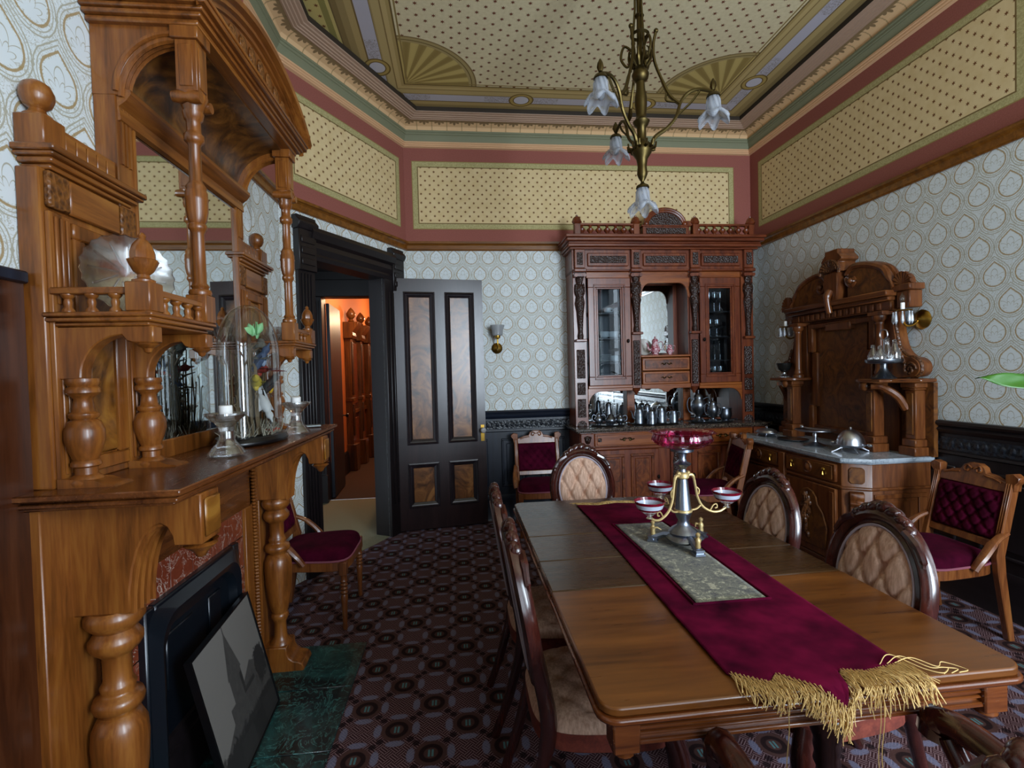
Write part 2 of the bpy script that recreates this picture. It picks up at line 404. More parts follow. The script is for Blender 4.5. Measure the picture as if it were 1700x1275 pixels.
def ceiling_mat():
    t = NT('painted_ceiling'); (x, y, _), v = t.coord(); xl, xr, yb = -0.38, 2.47, 4.37
    cx = (x-xl).min(xr-x); cy = yb-y; q = cx.min(cy); alongx = cy.lt(cx)
    s = x*alongx+y*(1-alongx)
    paper = t.ramp(t.noise(v, 40, 3), [(0.3, '#d6c8a2'), (0.7, '#e0d3ae')])
    stars = starry(t, x-0.02, y-0.02, 0.12, 0.11, 0.0135)
    field = t.mix(stars, paper, '#6d3927')
    # fan corners of the star field
    rc = ln(cx, cy); a = cy.atan2(cx); stripe = ((a*27).sin()*0.5+0.5)
    fan = t.mix(stripe.gt(0.5)*0.5+stripe*0.3, '#c3ad6c', '#86703e')
    field = t.mix(rc.below(0.60, 0.002), field, '#a99666'); field = t.mix((rc-0.605).abs().below(0.006, 0.001), field, '#836d46')
    field = t.mix((rc-0.57).abs().below(0.004, 0.001), field, '#6d5a35'); field = t.mix(rc.below(0.545, 0.002), field, fan)
    field = t.mix((q-0.02).abs().below(0.006, 0.001), field, '#917c4c')
    # border bands
    n = t.noise(v, 55, 2, 0.5, 1.2)
    band = t.ramp(q*-2.0, [(0.0, '#6a5632'), (0.02, '#ac9662'), (0.07, '#bfa873'), (0.14, '#8a744a'), (0.16, '#b8a370'), (0.27, '#a48f60'), (0.29, '#76623e'),
                           (0.30, '#b9b6c2'), (0.49, '#b9b6c2'), (0.50, '#76623e'), (0.52, '#b09a68'), (0.62, '#9a865a'), (0.72, '#84714a'), (0.80, '#705e3e')], 'CONSTANT')
    p = (s-0.064).cell(1.17); ro = ln(q+0.2, p*0.92)
    arab = ((n-0.5).abs().below(0.035, 0.02))*(p.abs().below(0.34, 0.005))*((q+0.2).abs().below(0.045, 0.003))
    band = t.mix(arab*0.7, band, '#73654e')
    band = t.mix(ro.below(0.105, 0.002), band, '#ac9457'); band = t.mix((ro-0.1).abs().below(0.006, 0.001), band, '#705a30')
    band = t.mix((ro-0.066).abs().below(0.005, 0.001), band, '#705a30'); band = t.mix(ro.below(0.062, 0.001), band, '#c6c4cf')
    outer = t.mix(starry(t, x, y, 0.11, 0.1, 0.013), '#c5b573', '#6d3f27')
    outer = t.mix((q+0.455).abs().below(0.022, 0.002), outer, '#8f8850')
    col = t.mix(q.below(-0.41, 0.001), t.mix(q.below(0, 0.001), field, band), outer)
    t.set(col=col, rough=0.8, spec=0.15); return t.m
def carpet_mat():
    t = NT('patterned_carpet'); (x, y, _), v = t.coord(); p = 0.30
    k = 0.7071; a, b = (x+y)*k, (y-x)*k; c = 0.032
    par = (((a/c).floor()+(b/c).floor())*0.5).fract().gt(0.25)
    ln1 = ((a/c*3).fract()-0.5).abs()*par+((b/c*3).fract()-0.5).abs()*(1-par)
    n = t.noise(v, 160, 2, 0.6)
    base = t.mix(ln1.below(0.17, 0.08)*0.9, t.ramp(n, [(0.3, '#2f1a1d'), (0.7, '#452a2c')]), '#8a6e70')
    def motif(ox, oy):
        mx, my = (x+ox).cell(p), (y+oy).cell(p); ax, ay = mx.abs(), my.abs(); r = ln(mx, my)
        hi, lo = ax.max(ay), ax.min(ay)
        petal = (((hi-0.080)/0.016).abs().pow(2)+(lo/0.038).pow(2)+(n-0.5)*1.6).below(1.0, 0.25)
        body = r.below(0.066, 0.004); dark = ((r-0.038).abs()).below(0.010, 0.003); hub = ((ax-0.007).abs().below(0.004, 0.001))*(ay.below(0.018, 0.001))
        dag = ln(ax-0.062, ay-0.062).below(0.015, 0.004)
        return petal, body, dark, hub, dag, r
    A = motif(0, 0); B = motif(p/2, p/2); f = [A[i].max(B[i]) for i in range(5)]
    col = t.mix(f[1], base, '#4e3531'); col = t.mix(f[2]*0.8, col, '#140c10'); col = t.mix(f[4]*0.85, col, '#180e12')
    col = t.mix(f[0]*(0.35+n*0.7), col, '#777890'); col = t.mix(f[3], col, '#547a7c')
    t.set(col=col, rough=0.95, spec=0.1, sheen=0.0); t.bump(n, 0.5, 0.003); return t.m
def crown_leaf():
    t = NT('painted_crown_cove'); (u, v, _), uv = t.coord('UV')
    p = u.cell(0.145); top = 1.0-v; hang = top*0.11
    a = p.atan2(hang+0.004); rr = ln(p, hang)
    leaf = (rr-(0.030+0.030*((a*4).cos().abs()))).below(0, 0.003)
    p2 = (u+0.0725).cell(0.145); stem = (p2.abs().below(0.003+0.0, 0.0015))*(v.gt(0.05)); bead = (p2.abs()+((v*6).fract()-0.5).abs()*0.006).below(0.006, 0.002)
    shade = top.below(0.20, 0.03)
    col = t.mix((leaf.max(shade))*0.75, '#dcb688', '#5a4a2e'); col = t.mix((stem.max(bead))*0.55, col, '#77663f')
    t.set(col=col, rough=0.8, spec=0.2); return t.m
M['paper'] = wallpaper('cream_gold_wallpaper'); M['ceil'] = ceiling_mat(); M['carpet'] = carpet_mat(); M['cove'] = crown_leaf()
M['peach'] = plain('peach_bead', '#d6aa80', 0.7); M['cgreen'] = plain('sage_moulding', '#7e8064', 0.7); M['cpink'] = plain('rose_moulding', '#b0927c', 0.7)
M['cdark'] = plain('cornice_shadow_brown', '#2b2012', 0.8)  # brown that paints in the shadow line above the crown
M['orange'] = plain('orange_wallpaper', '#b8703c', 0.7)
M['hallw'] = wood('hall_panelling', '#2a1608', '#523012', '#6e4620', 'z', 0.3)
M['hallfloor'] = plain('brown_hall_carpet', '#3a2414', 0.95)
M['palecarpet'] = (lambda t: (t.set(col=t.ramp(t.noise(t.coord()[1], 220, 2), [(0.3, '#6c6a52'), (0.7, '#8c8a70')]), rough=0.95), t.m)[1])(NT('pale_vestibule_carpet'))

# ---------------------------------------------------------------- room shell
XR, YB, ZC, XL, XB = 3.15, 5.0, 4.0, -1.228, -1.06
YC = 2.76
CB, CD = (-0.475, 5.0), (-1.228, 3.67)              # corners: back / angled wall, angled wall / left wall
OUT = [(XR, REAR), (XR, YB), CB, CD, (XL, YC), (XB, YC), (XB, REAR)]
g = G(); g.add([(x, y, 0) for x, y in OUT], [tuple(range(len(OUT)))]); struct(g.build('floor', M['carpet'])); 
g = G(); g.add([(x, y, ZC) for x, y in OUT], [tuple(range(len(OUT)))[::-1]]); struct(g.build('ceiling', M['ceil']))
def wall(name, a, b, holes=(), panel=None, u0=0.0, top=ZC):
    """upright sheet from a to b (seen from the room with a on its left), paper below z=2.78, painted frieze above; holes = (s0, s1, z0, z1)"""
    A, B = Vector(a), Vector(b); L = (B-A).length; d = (B-A)/L
    us = sorted({0, L, *[h[0] for h in holes], *[h[1] for h in holes]}); zs = sorted({0, 2.78, top, *[h[2] for h in holes], *[h[3] for h in holes]})
    g = G(); mats = []
    for i in range(len(us)-1):
        for j in range(len(zs)-1):
            um, zm = (us[i]+us[i+1])/2, (zs[j]+zs[j+1])/2
            if any(h[0] < um < h[1] and h[2] < zm < h[3] for h in holes): continue
            q = [(us[i], zs[j]), (us[i+1], zs[j]), (us[i+1], zs[j+1]), (us[i], zs[j+1])]
            g.add([(A.x+d.x*s, A.y+d.y*s, z) for s, z in q], [(0, 1, 2, 3)]); g.uv += [(s+u0, z) for s, z in q]; mats.append(1 if zm > 2.78 else 0)
    o = g.build(name, [M['paper'], frieze(name+'_frieze', *(panel or (0.15, L-0.15)))])
    for p, m in zip(o.data.polygons, mats): p.material_index = m
    return struct(o)
wall('wall_back', CB, (XR, YB), panel=(0.125, 3.49), u0=0.05)
wall('wall_right', (XR, YB), (XR, REAR), holes=[(YB-b, YB-a, 0.6, 3.2) for a, b in SW], panel=(0.14, 2.58))
TD = (Vector(CB)-Vector(CD)); LD = TD.length; TD = TD/LD; ND = Vector((TD.y, -TD.x))    # ND points into the room
DS0, DS1, DH = LD-1.24, LD-0.40, 2.39
wall('wall_angled', CD, CB, holes=[(DS0, DS1, -1, DH)], panel=(0.10, LD-0.075))
wall('wall_left', (XL, YC), CD, panel=(0.1, 0.72))
wall('wall_chimney_return', (XB, YC), (XL, YC))
wall('wall_chimney', (XB, REAR), (XB, YC), holes=[(1.74-REAR, 2.36-REAR, -1, 0.75)], panel=(2.3, 4.15), u0=0.03)
# rear wall with three tall windows behind the camera
hol = [(XR-wx-ww/2, XR-wx+ww/2, WZ0, WZ1) for wx, ww in WIN]
wall('wall_rear', (XR, REAR), (XB, REAR), holes=hol, panel=(0.1, 0.3))
for i, (wx, ww) in enumerate(WIN):
    g = G(); x0, x1 = wx-ww/2, wx+ww/2
    for a, b, c, d in ((x0-0.12, x0, WZ0-0.1, WZ1+0.15), (x1, x1+0.12, WZ0-0.1, WZ1+0.15), (x0, x1, WZ1, WZ1+0.15), (x0, x1, WZ0-0.1, WZ0)): g.box(a, b, REAR-0.12, REAR+0.03, c, d)
    g.box(x0, x1, REAR-0.1, REAR-0.06, (WZ0+WZ1)/2-0.03, (WZ0+WZ1)/2+0.03)
    struct(g.build('window_%d' % (i+1), M['ebony'], bevel=0.004))
for i, (s0, s1) in enumerate(SW):
    g = G()
    for a, b, c, d in ((s0-0.12, s0, 0.5, 3.35), (s1, s1+0.12, 0.5, 3.35), (s0, s1, 3.2, 3.35), (s0, s1, 0.5, 0.6)): g.box(XR-0.03, XR+0.12, a, b, c, d)
    g.box(XR+0.05, XR+0.09, s0, s1, 1.87, 1.93); struct(g.build('window_%d' % (i+4), M['ebony'], bevel=0.004))

# swept mouldings round the room
def offs(d, n=len(OUT)):
    P = [Vector(p) for p in OUT]; out = []
    for i in range(n):
        a, b, c = P[i-1], P[i], P[(i+1) % n]; e1 = (b-a).normalized(); e2 = (c-b).normalized()
        n1, n2 = Vector((-e1.y, e1.x)), Vector((-e2.y, e2.x)); m = n1+n2; k = m.length_squared/2
        out.append(b+m*(d/k))
    return out
def sweep(name, prof, mat, i0=0, i1=len(OUT)-1, parent=None, uv=False, rng=None):
    """profile (distance from wall, z) swept along outline vertices i0..i1"""
    g = G(); idx = list(range(i0, i1+1)); rows = []
    pl = [0]
    for d, z in prof: pass
    tot = sum(math.hypot(prof[i+1][0]-prof[i][0], prof[i+1][1]-prof[i][1]) for i in range(len(prof)-1)); acc = 0; vs = []
    for i in range(len(prof)): vs.append(acc/tot); acc += math.hypot(prof[i+1][0]-prof[i][0], prof[i+1][1]-prof[i][1]) if i < len(prof)-1 else 0
    base = [Vector(OUT[i % len(OUT)]) for i in idx]
    for e in range(len(idx)-1):
        L0 = 0; n0 = len(g.v); fs = []
        for j, (d, z) in enumerate(prof):
            o = offs(d); a, b = o[idx[e] % len(OUT)], o[idx[e+1] % len(OUT)]
            dirv = (base[e+1]-base[e]).normalized()
            for p in (a, b): g.v.append((p.x, p.y, z)); g.uv.append(((p-base[e]).dot(dirv), vs[j]))
        for j in range(len(prof)-1): g.f.append((n0+2*j, n0+2*j+1, n0+2*j+3, n0+2*j+2))
    if not uv: g.uv = []
    o = g.build(name, mat, parent, angle=25); return o
cr = sweep('trim_1', [(0.0, 3.735), (0.022, 3.742), (0.022, 3.752), (0.030, 3.756), (0.030, 3.768), (0.038, 3.772), (0.038, 3.785), (0.03, 3.79)], M['peach'], 0, 7); struct(cr)
sweep('sage_moulding', [(0.03, 3.79), (0.034, 3.81), (0.05, 3.835), (0.05, 3.842), (0.058, 3.846), (0.058, 3.862), (0.066, 3.866), (0.066, 3.882), (0.05, 3.888)], M['cgreen'], 0, 7, cr)
sweep('painted_cove', [(0.05, 3.886), (0.055, 3.902), (0.068, 3.918), (0.10, 3.931), (0.15, 3.937)], M['cove'], 0, 7, cr, uv=True)
sweep('rose_moulding', [(0.15, 3.936), (0.163, 3.934), (0.168, 3.939), (0.185, 3.939), (0.19, 3.945), (0.208, 3.946), (0.213, 3.952), (0.232, 3.953), (0.24, 3.959), (0.262, 3.961), (0.268, 3.967)], M['cpink'], 0, 7, cr)
sweep('painted_shadow_strip', [(0.268, 3.965), (0.275, 3.985), (0.275, 4.0)], M['cdark'], 0, 7, cr)  # solid dark strip, its colour stands in for shadow between crown and ceiling
rl = struct(sweep('trim_2', [(0.0, 2.725), (0.012, 2.725), (0.02, 2.735), (0.02, 2.775), (0.03, 2.785), (0.045, 2.79), (0.045, 2.803), (0.03, 2.808), (0.03, 2.815), (0.0, 2.818)], M['rail'], 0, 7))
struct(sweep('baseboard_room', [(0.0, 0.24), (0.015, 0.235), (0.02, 0.2), (0.028, 0.195), (0.028, 0.02), (0.035, 0.0)], M['ebony_x'], 4, 7))

# wainscot: dark boards with carved band and raised panels
def wainscot(name, a, b, wm, wx, wc, n, gap=()):
    A, B = Vector(a), Vector(b); L = (B-A).length; ang = math.atan2(B.y-A.y, B.x-A.x)
    def seat(o): o.location = (A.x, A.y, 0); o.rotation_euler = (0, 0, ang); return o
    g = G(); g.box(0, L, -0.02, 0.0, 0, 1.09); root = struct(seat(g.build(name, wm)))
    g = G(); g.prism([(0, 1.115), (-0.045, 1.115), (-0.055, 1.10), (-0.045, 1.085), (-0.03, 1.075), (-0.045, 1.06), (-0.03, 1.04), (-0.02, 1.03), (0, 1.03)], 'x', 0, L); g.build('dado_cap', wx, root, angle=20)
    g = G(); g.box(0, L, -0.026, -0.018, 0.93, 1.01)
    k = int(L/0.05)
    for i in range(k): g.ball((0.025+i*0.05, -0.024, 0.97), (0.02, 0.008, 0.026), 6, 4)
    g.build('carved_band', wc, root)
    g = G(); g.prism([(0, 0.925), (-0.03, 0.92), (-0.034, 0.905), (-0.02, 0.895), (0, 0.895)], 'x', 0, L); g.build('lower_moulding', wx, root)
    g = G(); g.prism([(0, 0.27), (-0.03, 0.262), (-0.035, 0.23), (-0.03, 0.2), (-0.035, 0.02), (-0.045, 0), (0, 0)], 'x', 0, L); g.build('plinth', wx, root)
    W = L/n; first = None
    for i in range(n):
        if first is None:
            g = G(); w2, h0, h1 = W/2-0.07, 0.34, 0.83
            for (x0, x1, z0, z1) in ((-w2, w2, h1-0.02, h1), (-w2, w2, h0, h0+0.02), (-w2, -w2+0.02, h0+0.02, h1-0.02), (w2-0.02, w2, h0+0.02, h1-0.02)): g.box(x0, x1, -0.036, -0.018, z0, z1)
            g.box(-w2+0.05, w2-0.05, -0.032, -0.018, h0+0.05, h1-0.05)
            first = g.build('raised_panel', wm, root, bevel=0.006); first.location = (W/2, 0, 0)
        else: share(first, (W*(i+0.5), 0, 0), root)
    return root
wainscot('wall_back_wainscot', (CB[0]+0.03, YB), (1.14, YB), M['navy'], M['navy_x'], M['navy_carved'], 4)
wainscot('wall_right_wainscot', (XR, YB), (XR, REAR+0.05), M['ebony'], M['ebony_x'], M['navy_carved'], 14)

# firebox behind the iron insert
g = G(); x0, x1 = XB-0.34, XB
g.quad((x0, 1.74, 0.01), (x0, 2.36, 0.01), (x0, 2.36, 0.75), (x0, 1.74, 0.75)).quad((x0, 1.74, 0.75), (x0, 2.36, 0.75), (x1, 2.36, 0.75), (x1, 1.74, 0.75))
g.quad((x0, 1.74, 0.01), (x0, 1.74, 0.75), (x1, 1.74, 0.75), (x1, 1.74, 0.01)).quad((x0, 2.36, 0.01), (x1, 2.36, 0.01), (x1, 2.36, 0.75), (x0, 2.36, 0.75)).quad((x0, 1.74, 0.01), (x1, 1.74, 0.01), (x1, 2.36, 0.01), (x0, 2.36, 0.01))
fb = struct(g.build('wall_firebox', M['iron']))

# ---------------------------------------------------------------- doorway in the angled wall, vestibule and hall
DANG = math.atan2(TD.y, TD.x)
def dseat(o): o.location = (CD[0], CD[1], 0); o.rotation_euler = (0, 0, DANG); return o   # local x along wall, -y into room
def casing_flutes(g, x0, x1, z0, z1, y):
    n = 4; w = (x1-x0)/(n*2+1)
    for i in range(n): g.box(x0+w*(2*i+1), x0+w*(2*i+2), y-0.012, y, z0, z1)
g = G(); g.box(DS0-0.16, DS0, -0.035, 0, 0, DH); casing_flutes(g, DS0-0.15, DS0-0.02, 0.3, DH-0.12, -0.035)
dc = struct(dseat(g.build('door_1_casing', M['ebony'], bevel=0.004)))
g = G(); g.box(DS1, DS1+0.26, -0.035, 0, 0, DH); casing_flutes(g, DS1+0.02, DS1+0.24, 0.3, DH-0.12, -0.035); g.build('side_casing', M['ebony'], dc, bevel=0.004)
g = G(); g.prism([(0, DH), (-0.03, DH), (-0.04, DH+0.03), (-0.03, DH+0.05), (-0.05, DH+0.09), (-0.045, DH+0.13), (-0.07, DH+0.15), (-0.085, DH+0.2), (-0.07, DH+0.235), (0, DH+0.235)], 'x', DS0-0.05, DS1+0.12); g.build('head_casing', M['ebony_x'], dc, angle=20)
for x in (DS0-0.17, DS1+0.10):
    g = G(); g.box(x, x+0.17, -0.06, 0, DH-0.1, DH+0.2); g.prism([(0, DH+0.2), (-0.06, DH+0.2), (-0.08, DH+0.235), (-0.08, DH+0.25), (-0.05, DH+0.28), (-0.05, DH+0.3), (0, DH+0.3)], 'x', x-0.01, x+0.18)
    for k in range(3): g.box(x+0.02, x+0.15, -0.068, -0.06, DH-0.06+k*0.08, DH-0.01+k*0.08)
    g.build('corner_block', M['ebony'], dc, bevel=0.004)
g = G(); g.box(DS0-0.02, DS0, 0, 0.15, 0, DH+0.02); g.box(DS1, DS1+0.02, 0, 0.15, 0, DH+0.02); g.box(DS0, DS1, 0, 0.15, DH, DH+0.02); g.build('jamb', M['ebony'], dc)
g = G(); g.box(DS0, DS1, 0.0, 0.15, -0.01, 0.006); g.build('threshold', M['palecarpet'], dc)
# vestibule
g = G(); g.add([(-1.45, 3.75, -0.004), (-0.3, 5.05, -0.004), (-0.3, 6.2, -0.004), (-2.3, 6.2, -0.004), (-2.3, 4.2, -0.004)], [(0, 1, 2, 3, 4)]); struct(g.build('floor_vestibule', M['palecarpet']))
g = G(); g.quad((-0.62, 5.02, 0), (-0.62, 5.02, 3), (-0.62, 6.1, 3), (-0.62, 6.1, 0)).quad((-1.95, 4.1, 0), (-1.95, 6.1, 0), (-1.95, 6.1, 3), (-1.95, 4.1, 3)); struct(g.build('wall_vestibule', M['ebony']))
g = G(); g.add([(-1.45, 3.7, 2.75), (-2.4, 4.0, 2.75), (-2.4, 6.2, 2.75), (-0.6, 6.2, 2.75), (-0.6, 5.05, 2.75)], [(0, 1, 2, 3, 4)]); struct(g.build('ceiling_vestibule', M['ebony']))
YH = 6.1; HX0, HX1, HZ = -1.585, -0.955, 2.45
g = G()
for a in ((-2.3, HX0, 0, 3.0), (HX1, -0.3, 0, 3.0), (HX0, HX1, HZ, 3.0)): g.box(a[0], a[1], YH, YH+0.16, a[2], a[3])
hw = struct(g.build('wall_hall_partition', M['ebony']))
for x0 in (HX0-0.15, HX1):
    g = G(); g.box(x0, x0+0.15, YH-0.03, YH, 0, HZ); casing_flutes(g, x0+0.01, x0+0.14, 0.35, HZ-0.05, YH-0.03); g.box(x0-0.01, x0+0.16, YH-0.045, YH, 0, 0.33); g.build('side_casing', M['ebony'], hw, bevel=0.004)
g = G(); g.box(HX0-0.17, HX1+0.17, YH-0.04, YH, HZ, HZ+0.2); g.build('head_casing', M['ebony'], hw, bevel=0.006)
# hall beyond
g = G(); g.quad((-4, 6.2, -0.003), (-0.2, 6.2, -0.003), (-0.2, 12, -0.003), (-4, 12, -0.003)); struct(g.build('floor_hall', M['hallfloor']))
HXW = -1.78
g = G(); g.quad((HXW, 6.26, 0), (HXW, 12, 0), (HXW, 12, 3.4), (HXW, 6.26, 3.4)).quad((-0.55, 6.26, 0), (-0.55, 6.26, 3.4), (-0.55, 12, 3.4), (-0.55, 12, 0)).quad((HXW, 12, 0), (-0.55, 12, 0), (-0.55, 12, 3.4), (HXW, 12, 3.4)); struct(g.build('wall_hall', M['orange']))
g = G(); g.quad((HXW, 6.2, 3.4), (HXW, 12, 3.4), (-0.5, 12, 3.4), (-0.5, 6.2, 3.4)); struct(g.build('ceiling_hall', M['orange']))
g = G(); g.prism([(HXW, 0.32), (HXW+0.02, 0.31), (HXW+0.03, 0.26), (HXW+0.04, 0.2), (HXW+0.05, 0), (HXW, 0)], 'y', 6.3, 8.05); struct(g.build('baseboard_hall', M['ebony']))
# hall: built-in panelled screen with pilasters
hs = thing('panelled_stair_screen', 'reddish brown panelled screen with capped pilasters in the orange hall', 'panelling', (HXW+0.004, 8.9, 0))
for k in range(4):
    y = -0.75+k*0.62; dx = 0.10+0.03*k
    g = G(); g.box(0, dx, y-0.09, y+0.09, 0.3, 2.1); g.box(0, dx+0.05, y-0.12, y+0.12, 0, 0.42); g.box(0, dx+0.02, y-0.1, y+0.1, 1.1, 1.16)
    g.prism([(0, 2.1), (dx+0.02, 2.1), (dx+0.05, 2.14), (dx+0.04, 2.2), (dx+0.12, 2.3), (dx+0.14, 2.36), (0, 2.36)], 'y', y-0.14, y+0.14)
    p = g.build('pilaster', M['hallw'], hs, bevel=0.006)
    g = G(); g.lathe([(0.03, 0), (0.05, 0.02), (0.03, 0.05), (0.07, 0.1), (0.075, 0.14), (0.04, 0.2), (0.0, 0.24)], dx+0.0, y, 2.36, 10, cap=False); g.build('finial', M['hallw'], p)
    for zz in (0.55, 1.2):
        g = G(); g.box(dx, dx+0.012, y-0.06, y+0.06, zz, zz+(0.5 if zz < 1 else 0.85)); g.build('carved_panel', M['red_carved'], p, bevel=0.003)
for k in range(3):
    y = -0.75+k*0.62
    g = G(); g.box(0, 0.06, y+0.09, y+0.53, 0.1, 2.15); g.box(0, 0.09, y+0.09, y+0.53, 2.12, 2.2); g.box(0, 0.1, y+0.09, y+0.53, 0.9, 0.96); g.box(0, 0.1, y+0.09, y+0.53, 0.0, 0.14)
    p = g.build('infill', M['hallw'], hs, bevel=0.004)
    for zz, zt in ((0.2, 0.82), (1.05, 2.05)):
        g = G(); g.box(0.06, 0.08, y+0.14, y+0.48, zz, zt); g.build('panel', M['red_burl'], p, bevel=0.012)
# the hall's own door, standing open
hd = thing('hall_door', 'dark door standing open edge-on in the far hall doorway', 'door', (HX0+0.02, YH+0.17, 0), R(93))
g = G(); g.box(0, 0.72, -0.02, 0.02, 0.01, 2.4); g.build('leaf', M['navy'], hd, bevel=0.003)
g = G(); g.lathe([(0.008, 0), (0.008, 0.04), (0.026, 0.05), (0.03, 0.065), (0.02, 0.08), (0, 0.083)], 0, 0, 0, 10, cap=False).xf(Matrix.Translation((0.66, -0.02, 0.97)) @ Matrix.Rotation(R(90), 4, 'X')); g.build('knob', M['black'], hd)
pf = thing('hall_picture', 'small gilt framed picture hanging on the orange hall wall', 'picture', (HXW, 7.55, 1.75))
g = G()
for a in ((-0.16, 0.16, 0.32, 0.37), (-0.16, 0.16, -0.37, -0.32), (-0.16, -0.11, -0.32, 0.32), (0.11, 0.16, -0.32, 0.32)): g.box(0, 0.03, *a)
g.build('frame', M['gilt'], pf, bevel=0.006)
g = G(); g.box(0, 0.012, -0.11, 0.11, -0.32, 0.32); g.build('print', plain('faded_print', '#b89a60', 0.6), pf)
l = bpy.data.lights.new('hall_lamp', 'POINT'); l.energy = 55; l.color = (1.0, 0.70, 0.42); l.shadow_soft_size = 0.12
hl = bpy.data.objects.new('hall_lamp', l); hl.location = (-1.0, 7.4, 2.75); COL.objects.link(hl)
l2 = bpy.data.lights.new('hall_lamp_deep', 'POINT'); l2.energy = 40; l2.color = (1.0, 0.70, 0.42); l2.shadow_soft_size = 0.12
hl = bpy.data.objects.new('hall_lamp_deep', l2); hl.location = (-1.0, 9.9, 2.6); COL.objects.link(hl)
hp = thing('hall_pendant', 'small brass hall pendant lamp with frosted globe', 'lamp', (-1.0, 7.4, 2.9))
g = G(); g.lathe([(0.008, 0.1), (0.008, 0.5)], seg=8); g.build('rod', M['brass'], hp)
g = G(); g.lathe([(0.04, 0.02), (0.06, 0.05), (0.03, 0.1)], seg=12); g.build('gallery', M['brass'], hp)

# ---------------------------------------------------------------- the dining-room door leaf
dr = thing('door_1', 'dark mahogany door standing open with burl panels', 'door', (-0.628, 4.735, 0), math.atan2(0.135, 0.885))
del dr['category']; struct(dr)
DWD = 0.895; P4 = [(0.135, 0.43, 0.83, 2.285), (0.525, 0.81, 0.83, 2.285), (0.135, 0.43, 0.225, 0.655), (0.525, 0.81, 0.225, 0.655)]
g = G(); g.box(0, 0.135, 0, 0.045, 0.015, 2.41); g.box(0.81, DWD, 0, 0.045, 0.015, 2.41); g.box(0.43, 0.525, 0, 0.045, 0.015, 2.41)
for a, b in ((0.135, 0.43), (0.525, 0.81)): g.box(a, b, 0, 0.045, 0.015, 0.225); g.box(a, b, 0, 0.045, 0.655, 0.83); g.box(a, b, 0, 0.045, 2.285, 2.41)
g.build('leaf_frame', M['doorw'], dr)
for a, b, c, d in P4:
    g = G(); e = 0.05
    # sloped moulding frame from the face down to the field
    O = [(a, c), (b, c), (b, d), (a, d)]; prof = [(0, -0.008), (0.012, -0.012), (0.02, 0.0), (0.03, 0.004), (0.05, 0.016), (0.055, 0.016)]
    for j in range(len(prof)-1):
        for k in range(4):
            def pt(k, j): i, y = prof[j]; x, z = O[k]; return (x+(i if x == a else -i), y, z+(i if z == c else -i))
            k2 = (k+1) % 4; g.quad(pt(k, j), pt(k2, j), pt(k2, j+1), pt(k, j+1))
    pm = g.build('panel_moulding', M['doorw_m'], dr, angle=15)
    g = G(); g.box(a+0.05, b-0.05, 0.012, 0.03, c+0.05, d-0.05); g.build('burl_field', M['door_burl'], pm, bevel=0.003)
g = G(); g.box(0.845, 0.88, -0.004, 0, 0.83, 0.99); kp = g.build('lock_plate', M['brass'], dr)
g = G(); g.lathe([(0.008, 0), (0.009, 0.03), (0.022, 0.036), (0.028, 0.05), (0.022, 0.064), (0.0, 0.07)], 0, 0, 0, 14, cap=False).xf(Matrix.Translation((0.862, -0.002, 0.94)) @ Matrix.Rotation(R(90), 4, 'X')); g.build('knob', M['frost'], kp)
for z in (0.3, 1.25, 2.2):
    g = G(); g.lathe([(0.01, -0.06), (0.01, 0.06)], -0.006, 0.0, z, 8); g.build('hinge', M['brass_d'], dr)
# ---------------------------------------------------------------- mantelpiece  (local: x along the wall, -y into the room)
XM = -1.12
mt = thing('mantelpiece', 'tall honey brown carved wooden mantelpiece with mirror and canopy', 'mantelpiece', (XM, 2.05, 0), R(90))
def layered(g, x0, x1, yf, z, lay, yb=0.0, ends=True):
    """stack of slabs: (dz, inset) from z upward, front and both ends inset"""
    for dz, i in lay:
        g.box(x0+(i if ends else 0), x1-(i if ends else 0), yf+i, yb, z, z+dz); z += dz
    return g
def turned(name, prof, x, y, z, mat, par, seg=20, flute=None):
    g = G(); g.lathe(prof, x, y, z, seg, flute=flute); return g.build(name, mat, par, angle=50)
# main shelf
g = G(); layered(g, -0.785, 0.78, -0.445, 1.194, [(0.009, 0.028), (0.012, 0.014), (0.007, 0.02), (0.016, 0.0)]); sh = g.build('mantel_shelf', M['oak_dark'], mt, bevel=0.003)
# lower boards
g = G(); g.box(-0.63, 0.63, -0.075, 0.0, 0.875, 1.20); g.build('frieze_board', M['oak_dark'], mt)
for s in (-1, 1):
    g = G(); g.box(s*0.45, s*0.52, -0.08, 0, 0, 0.875); g.box(s*0.56, s*0.74, -0.10, 0, 0, 1.2); g.build('side_board', M['oak_z'], mt, bevel=0.003)
    g = G()
    for i in range(70): g.ball((s*0.54, -0.085, 0.02+i*0.0168), (0.014, 0.016, 0.0084), 6, 4)
    g.box(s*0.52, s*0.56, -0.075, 0, 0, 1.19)
    o = g.build('beaded_moulding', M['oak_z'], mt)
